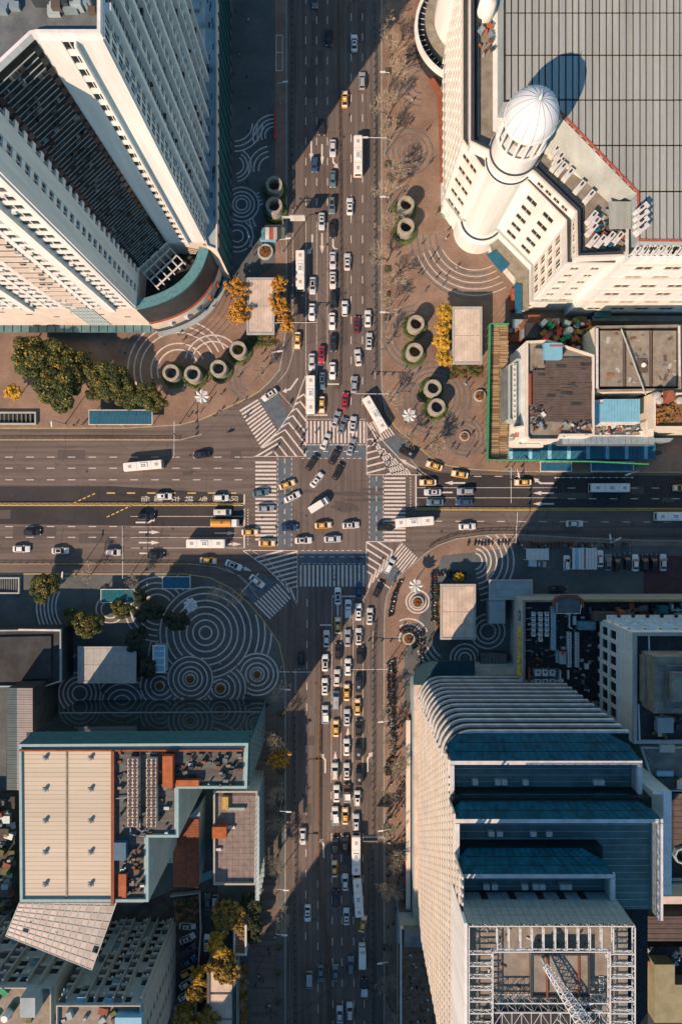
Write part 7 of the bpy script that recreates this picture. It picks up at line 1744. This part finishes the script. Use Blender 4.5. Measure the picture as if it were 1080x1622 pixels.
for v in VEH:
    k, c, px, py, hd = v; st, zn, grp = zone(px, py)
    f = (math.sin(R(hd)), -math.cos(R(hd))); ah = be = None
    for w in VEH:
        if w is v: continue
        dx, dy = w[2]-px, w[3]-py; al = dx*f[0]+dy*f[1]; lt = abs(dx*f[1]-dy*f[0])
        if lt < 8:
            if 0 < al < 52 and (ah is None or al < ah[0]): ah = (al, w)
            if -52 < al < 0 and (be is None or al > be[0]): be = (al, w)
    if st: rel = 'parked'
    elif ah and be: rel = f'between {art(desc(ah[1]))} and {art(desc(be[1]))}'
    elif ah: rel = f'just behind {art(desc(ah[1]))}'
    elif be: rel = f'just ahead of {art(desc(be[1]))}'
    else: rel = 'driving alone'
    lab = f'{desc(v)} {rel} {zn}'
    if len(lab.split()) > 16: lab = f'{desc(v)} {rel} '+zn.replace('on the road ', '').replace('with ', 'by ')
    pz = PZ if (st or (px > 840 and 866 < py < 945)) else .0
    cw_ = CP[c] if c != 'white' else CP[rs0.choice(['white','white','white2','white3'])]
    loc = (*g(px, py, HZ.get(k, 1.0)), pz+.012); rz = R(90-hd); P = PROTO[k]
    swap = {'body': cw_}
    if k == 'truck': swap = None
    if k == 'tanker': swap = None
    if P not in used and not used.add(P):
        P.location = loc; P.rotation_euler = (0,0,rz); P['label'] = lab; P['group'] = grp
        for ch in KIDS[P]:
            if swap and ch.name.split('.')[0] in swap: ch.material_slots[0].link = 'OBJECT'; ch.material_slots[0].material = swap['body']
    else:
        o = clone(P, loc, rz, lab, grp, swap=swap)
        if k in ('sedan','suv','hatch') and rs0.random() < .45:
            so = bpy.data.objects.new('sunroof', SUNROOF); link(so, o); so.location = (-.35 if k != 'suv' else -.5, 0, {'sedan':1.475,'hatch':1.545,'suv':1.725}[k])
            if rs0.random() < .4: so.scale = (1.9,1.1,1)

# ---------------------------------------------------------------- scooters
def proto_scooter():
    T = thing('motor_scooter', 'x', 'scooter', (0,0,0))
    b = MB().hexa([(-.75,-.14,.35),(.1,-.16,.25),(.1,.16,.25),(-.75,.14,.35)],[(-.8,-.12,.65),(.0,-.13,.62),(.0,.13,.62),(-.8,.12,.65)])
    b.hexa([(.1,-.17,.2),(.5,-.12,.25),(.5,.12,.25),(.1,.17,.2)],[(.35,-.2,.9),(.55,-.16,.95),(.55,.16,.95),(.35,.2,.9)]); b.box(-.1,.3,-.16,.16,.2,.28)
    put('body', b, CP['red'], T); put('seat', MB().hexa([(-.75,-.15,.66),(-.05,-.13,.64),(-.05,.13,.64),(-.75,.15,.66)],[(-.7,-.12,.78),(-.1,-.1,.74),(-.1,.1,.74),(-.7,.12,.78)]), M['black'], T)
    put('handlebar', MB().tube((.42,-.36,1.05),(.42,.36,1.05),.03,n=5).tube((.42,0,1.05),(.62,0,.3),.04,n=5), M['darkmetal'], T)
    for x in (-.6,.66): o = put('wheel', WHEEL, None, T, (x,0,.24), (R(90),0,0)); o.scale = (.7,.7,.6)
    put('headlight', MB().box(.5,.6,-.08,.08,.8,.92), HL, T); return freeze(T)
SCO = proto_scooter(); sco_n = 0
rs = random.Random(33)
def scooter(px, py, hd, lab, grp, c=None, z=PZ, off=(0,0)):
    global sco_n
    x, y = g(px, py); loc = (x,y,z+.0); c = c or rs.choice(['black','black','grey','red','white','silver','blue','teal','maroon','brown'])
    lab = {'brown':'brown','maroon':'dark red'}.get(c, c)+' scooter '+lab
    if sco_n == 0:
        SCO.location = loc; SCO.rotation_euler = (0,0,R(90-hd)); SCO['label'] = lab; SCO['group'] = grp
        for ch in KIDS[SCO]:
            if ch.name.startswith('body'): ch.material_slots[0].link = 'OBJECT'; ch.material_slots[0].material = CP[c]
    else: clone(SCO, loc, R(90-hd), lab, grp, swap={'body': CP[c]})
    sco_n += 1
row = [(634,921),(628,932),(623,945),(620,960),(618,975)]
P = resample(row, 3.6)
for p in P: scooter(p[0]+rs.uniform(-.8,.8), p[1], 75+rs.uniform(-14,14), 'in the kerbside row by the star canopy', 'scooters by the star canopy')
for k in range(20): scooter(686+rs.uniform(-1.2,1.2), 905+k*4.1, 85+rs.uniform(-15,15), 'in the row along the half shaded pavilion hedge', 'scooters along the pavilion')
for k in range(13): scooter(692+k*3.7, 909+rs.uniform(-1.5,1.5), 175+rs.uniform(-12,12), 'in the shaded row above the pavilion', 'scooters above the pavilion')
for k in range(17): a = R(-70+k*13); scooter(647+15.5*math.cos(a), 1011-15.5*math.sin(a), math.degrees(a)*-1+90+rs.uniform(-12,12), 'gathered round the orange planter', 'scooters round the planter')
for k in range(26): scooter(617+rs.uniform(-1.5,1.5), 1050+k*3.9, 80+rs.uniform(-25,25), 'in the kerb strip beside the terraced tower', 'scooters at the tower kerb')
for k in range(40): scooter(622+rs.uniform(-1.5,1.5), 1046+k*4.1, 260+rs.uniform(-25,25), 'in the inner row beside the terraced tower pavement', 'scooters on the tower pavement')
for k in range(22): scooter(666+rs.uniform(-2,2)+k*.1, 1000+k*3.2, 40+rs.uniform(-25,25), 'in the loose slanted row below the half shaded pavilion', 'scooters below the pavilion') if k < 14 else None
for k in range(12): scooter(616+rs.uniform(-2,2), 1210+k*17.5+rs.uniform(-4,4), 80+rs.uniform(-30,30), 'between bare trees at the terraced tower', 'scooters among the tower trees')
for k in range(50):
    if rs.random() < .85: scooter(735+k*5.3, 861.0+rs.uniform(-.6,.6)+(2 if k > 20 else 0), 175+rs.uniform(-10,10), 'in the long shaded row behind the curved railing', 'scooters behind the railing')
for (px, py, h) in ((365,684,240),(461,637,200),(390,656,250),(414,632,300),(596,640,10)): pass
for (px, py, h, c) in ((461,637,200,'brown'),(365,684,260,'black'),(603,722,20,'black'),(613,740,40,'grey'),(478,703,200,'red'),(482,715,190,'black'),(392,1100,90,'grey'),(568,885,90,'red'),(424,1117,60,'orange' if 0 else 'brown'),(391,982,120,'teal')):
    scooter(px, py, h, 'standing alone on the open '+('plaza' if (px < 440 and py > 960) else 'junction paving'), 'lone scooters', c, PZ if (px < 440 and py > 940) else .0)

# ---------------------------------------------------------------- people
def body_mesh(name, seed, stride):
    r_ = random.Random(seed); me = bpy.data.meshes.new(name); s = stride
    V = [(0,0,.95),(0,0,1.15),(.02,0,1.38),(.03,0,1.5),(.05,0,1.62),(.06,0,1.72), (.0,.2,1.4),(-.1*s,.27,1.15),(.08*s,.27,.92),(.16*s,.26,.84), (0,-.2,1.4),(.12*s,-.27,1.15),(.3*s,-.25,.95),(.36*s,-.24,.88), (0,.1,.9),(.16*s,.11,.5),(.1*s,.11,.08),(.24*s,.12,.04), (0,-.1,.9),(-.08*s,-.11,.5),(-.3*s,-.11,.12),(-.18*s,-.12,.04)]
    E = [(0,1),(1,2),(2,3),(3,4),(4,5),(2,6),(6,7),(7,8),(8,9),(2,10),(10,11),(11,12),(12,13),(0,14),(14,15),(15,16),(16,17),(0,18),(18,19),(19,20),(20,21)]
    rad = [.15,.15,.17,.06,.1,.09,.075,.06,.045,.045,.075,.06,.045,.045,.11,.07,.05,.045,.11,.07,.05,.045]
    me.from_pydata(V, E, []); o = bpy.data.objects.new(name, me); COL.objects.link(o)
    md = o.modifiers.new('skin', 'SKIN'); md.use_smooth_shade = True
    for i, sv in enumerate(me.skin_vertices[0].data): sv.radius = (rad[i]*.95, rad[i]*(1.25 if i in (0,1,2) else 1)); sv.use_root = (i == 0)
    o.modifiers.new('sub', 'SUBSURF').levels = 1
    dg = bpy.context.evaluated_depsgraph_get(); out_ = bpy.data.meshes.new_from_object(o.evaluated_get(dg)); COL.objects.unlink(o); bpy.data.objects.remove(o)
    zmin = min(v.co.z for v in out_.vertices)
    for v in out_.vertices: v.co.z -= zmin
    out_.materials.clear()
    for m in (CL['dark'], CL['trousers'], CL['skin']): out_.materials.append(m)
    for p in out_.polygons:
        z = p.center.z; p.material_index = 2 if (z > 1.5 or (abs(p.center.y) > .2 and z < .93)) else (1 if z < .92 else 0)
    return out_
CL = {k: mat('cloth_'+k, c, var=.15, coord='object') for k, c in {'dark':(.02,.022,.028),'trousers':(.03,.032,.045),'red':(.35,.03,.04),'white':(.6,.58,.55),'blue':(.05,.12,.3),'tan':(.3,.2,.12),'yellow':(.6,.4,.05),'pink':(.5,.2,.25),'green':(.06,.2,.1)}.items()}
CL['skin'] = mat('skin', (.42,.27,.2), var=.05)
HAIR = MB().lathe([(0,.13),(.07,.12),(.115,.06),(.125,-.02),(.11,-.08)], 10).mesh('hair', CL['dark'])
BM = [body_mesh('person_body', k, s) for k, s in enumerate((1.0,.35,-1.0))]
def person(px, py, hd, where, grp, z=PZ, c=None):
    c = c or rs.choice(['dark','dark','dark','dark','dark','blue','red','white','tan','pink','green'])
    bm_ = rs.choice(BM); o = bpy.data.objects.new('person', None); link(o); x, y = g(px, py); o.location = (x,y,z-.005); o.rotation_euler = (0,0,R(90-hd))
    tag(o, f'person in {c if c != "dark" else "dark"} clothes {where}', 'person', grp)
    b = bpy.data.objects.new('body', bm_); link(b, o); b.material_slots[0].link = 'OBJECT'; b.material_slots[0].material = CL[c]
    h = bpy.data.objects.new('hair', HAIR); link(h, o); h.location = (.05,0,max(v.co.z for v in bm_.vertices)-.1)
def crowd(pts, where, grp, z=PZ):
    for (px, py) in pts: person(px+rs.uniform(-.6,.6), py+rs.uniform(-.6,.6), rs.uniform(0,360), where, grp, z)
crowd([(365,450),(362,458),(370,462),(359,470),(368,475),(375,455),(356,466),(372,440)], 'in the cluster left of the orange trees', 'people by the orange trees')
crowd([(395,372),(401,398),(394,395),(404,405),(452,335),(470,330),(412,392),(368,432),(385,350),(392,290)], 'near the info kiosk and vent shafts', 'people by the kiosk')
crowd([(330,640),(340,660),(350,652),(372,640),(387,637),(318,655),(300,660),(336,630),(352,625),(290,540),(285,530),(145,560),(200,560),(135,670),(132,673),(120,674)], 'on the paving near the row of three vent shafts', 'people by the three vents')
crowd([(388,665),(392,658),(466,683),(472,686),(478,694),(480,688),(476,707),(434,716),(437,711),(500,686),(584,690),(587,706),(590,712),(612,734),(593,700)], 'crossing on the striped island markings', 'people on the crossings', .0)
crowd([(528,905),(530,918),(531,912),(570,905),(565,900),(556,886),(601,892),(621,926),(470,905),(625,915)], 'on the shaded striped crossing', 'people on the shaded crossing', .0)
crowd([(640,1030),(655,1060),(652,1070),(640,1088),(636,1100),(645,1120),(630,1150),(628,1200),(640,1240),(640,1275),(625,1290),(636,1330),(628,1250),(622,1180),(660,1045),(668,1035),(664,1050),(676,1020),(681,1010)], 'on the sunny pavement beside the terraced tower', 'people by the tower')
crowd([(630,200),(635,280),(640,305),(626,380),(634,430),(640,460),(628,500),(690,340),(705,380),(688,400),(640,586),(660,590),(648,600),(720,600),(735,610),(740,605),(715,708),(722,712),(705,690),(745,690),(770,600),(765,612),(750,708),(670,700)], 'on the brown plaza below the domed mall', 'people on the brown plaza')
crowd([(425,1500),(410,1542),(413,1548),(418,1550),(422,1590),(428,1588),(430,1610),(436,1480),(425,1470),(434,1420),(420,1390),(415,1360),(418,1300),(430,1330)], 'walking on the pavement beside the autumn trees', 'people by the autumn trees')
crowd([(338,965),(350,1050),(385,1010),(270,1085),(240,1090),(90,975),(160,1093),(215,1092),(390,1090),(360,960),(170,1098)], 'on the shaded ringed plaza', 'people on the ringed plaza')
crowd([(375,20),(372,120),(394,35),(396,175),(370,150),(392,125),(395,210),(380,90)], 'on the shaded pavement by the tower podium', 'people by the tower podium')
crowd([(630,1395),(638,1405),(622,1460),(625,1440),(618,1500),(632,1430)], 'at the shaded paved bay below the tower', 'people in the paved bay')
def scatter(n, poly, where, grp, z=PZ):
    xs = [p[0] for p in poly]; ys = [p[1] for p in poly]; k = 0
    while k < n:
        p = (rs.uniform(min(xs),max(xs)), rs.uniform(min(ys),max(ys)))
        if inside(p, poly) and all(math.hypot(p[0]-v[0], p[1]-v[1]) > 20 for v in VENTS): person(*p, rs.uniform(0,360), where, grp, z); k += 1
scatter(26, [(622,60),(690,170),(696,320),(735,420),(690,480),(630,480),(624,300)], 'on the brown plaza below the domed mall', 'people on the brown plaza')
scatter(16, [(620,600),(668,590),(765,600),(765,730),(700,725),(640,675)], 'on the plaza between twin vents and scaffold', 'people by the twin vents')
scatter(16, [(300,520),(350,460),(370,540),(440,560),(420,600),(350,635),(280,650),(210,640)], 'on the paving near the row of three vent shafts', 'people by the three vents')
scatter(60, [(620,980),(680,1010),(650,1080),(640,1400),(612,1500),(616,1080)], 'on the sunny pavement beside the terraced tower', 'people by the tower')
scatter(14, [(402,1130),(440,1130),(436,1600),(404,1600)], 'walking on the pavement beside the autumn trees', 'people by the autumn trees')
scatter(10, [(20,535),(240,530),(240,545),(20,560)], 'under the shop canopy near the evergreens', 'people by the shop canopy')
scatter(14, [(110,1090),(400,1050),(420,1110),(110,1115)], 'on the shaded ringed plaza', 'people on the ringed plaza')
# hatched paved bay and grating
gr = MB()
for k in range(9):
    a = (612+k*4, 1412); gr.strip(G([(a[0],1410),(a[0]+14,1440)]), .12, PZ+.014); gr.strip(G([(a[0]+14,1410),(a[0],1440)]), .12, PZ+.018)
struct('paving_band', gr, M['band_dim'], PLAZA['SE'])
flush()
print('objects', len(bpy.data.objects), 'faces', sum(len(m.polygons) for m in bpy.data.meshes))
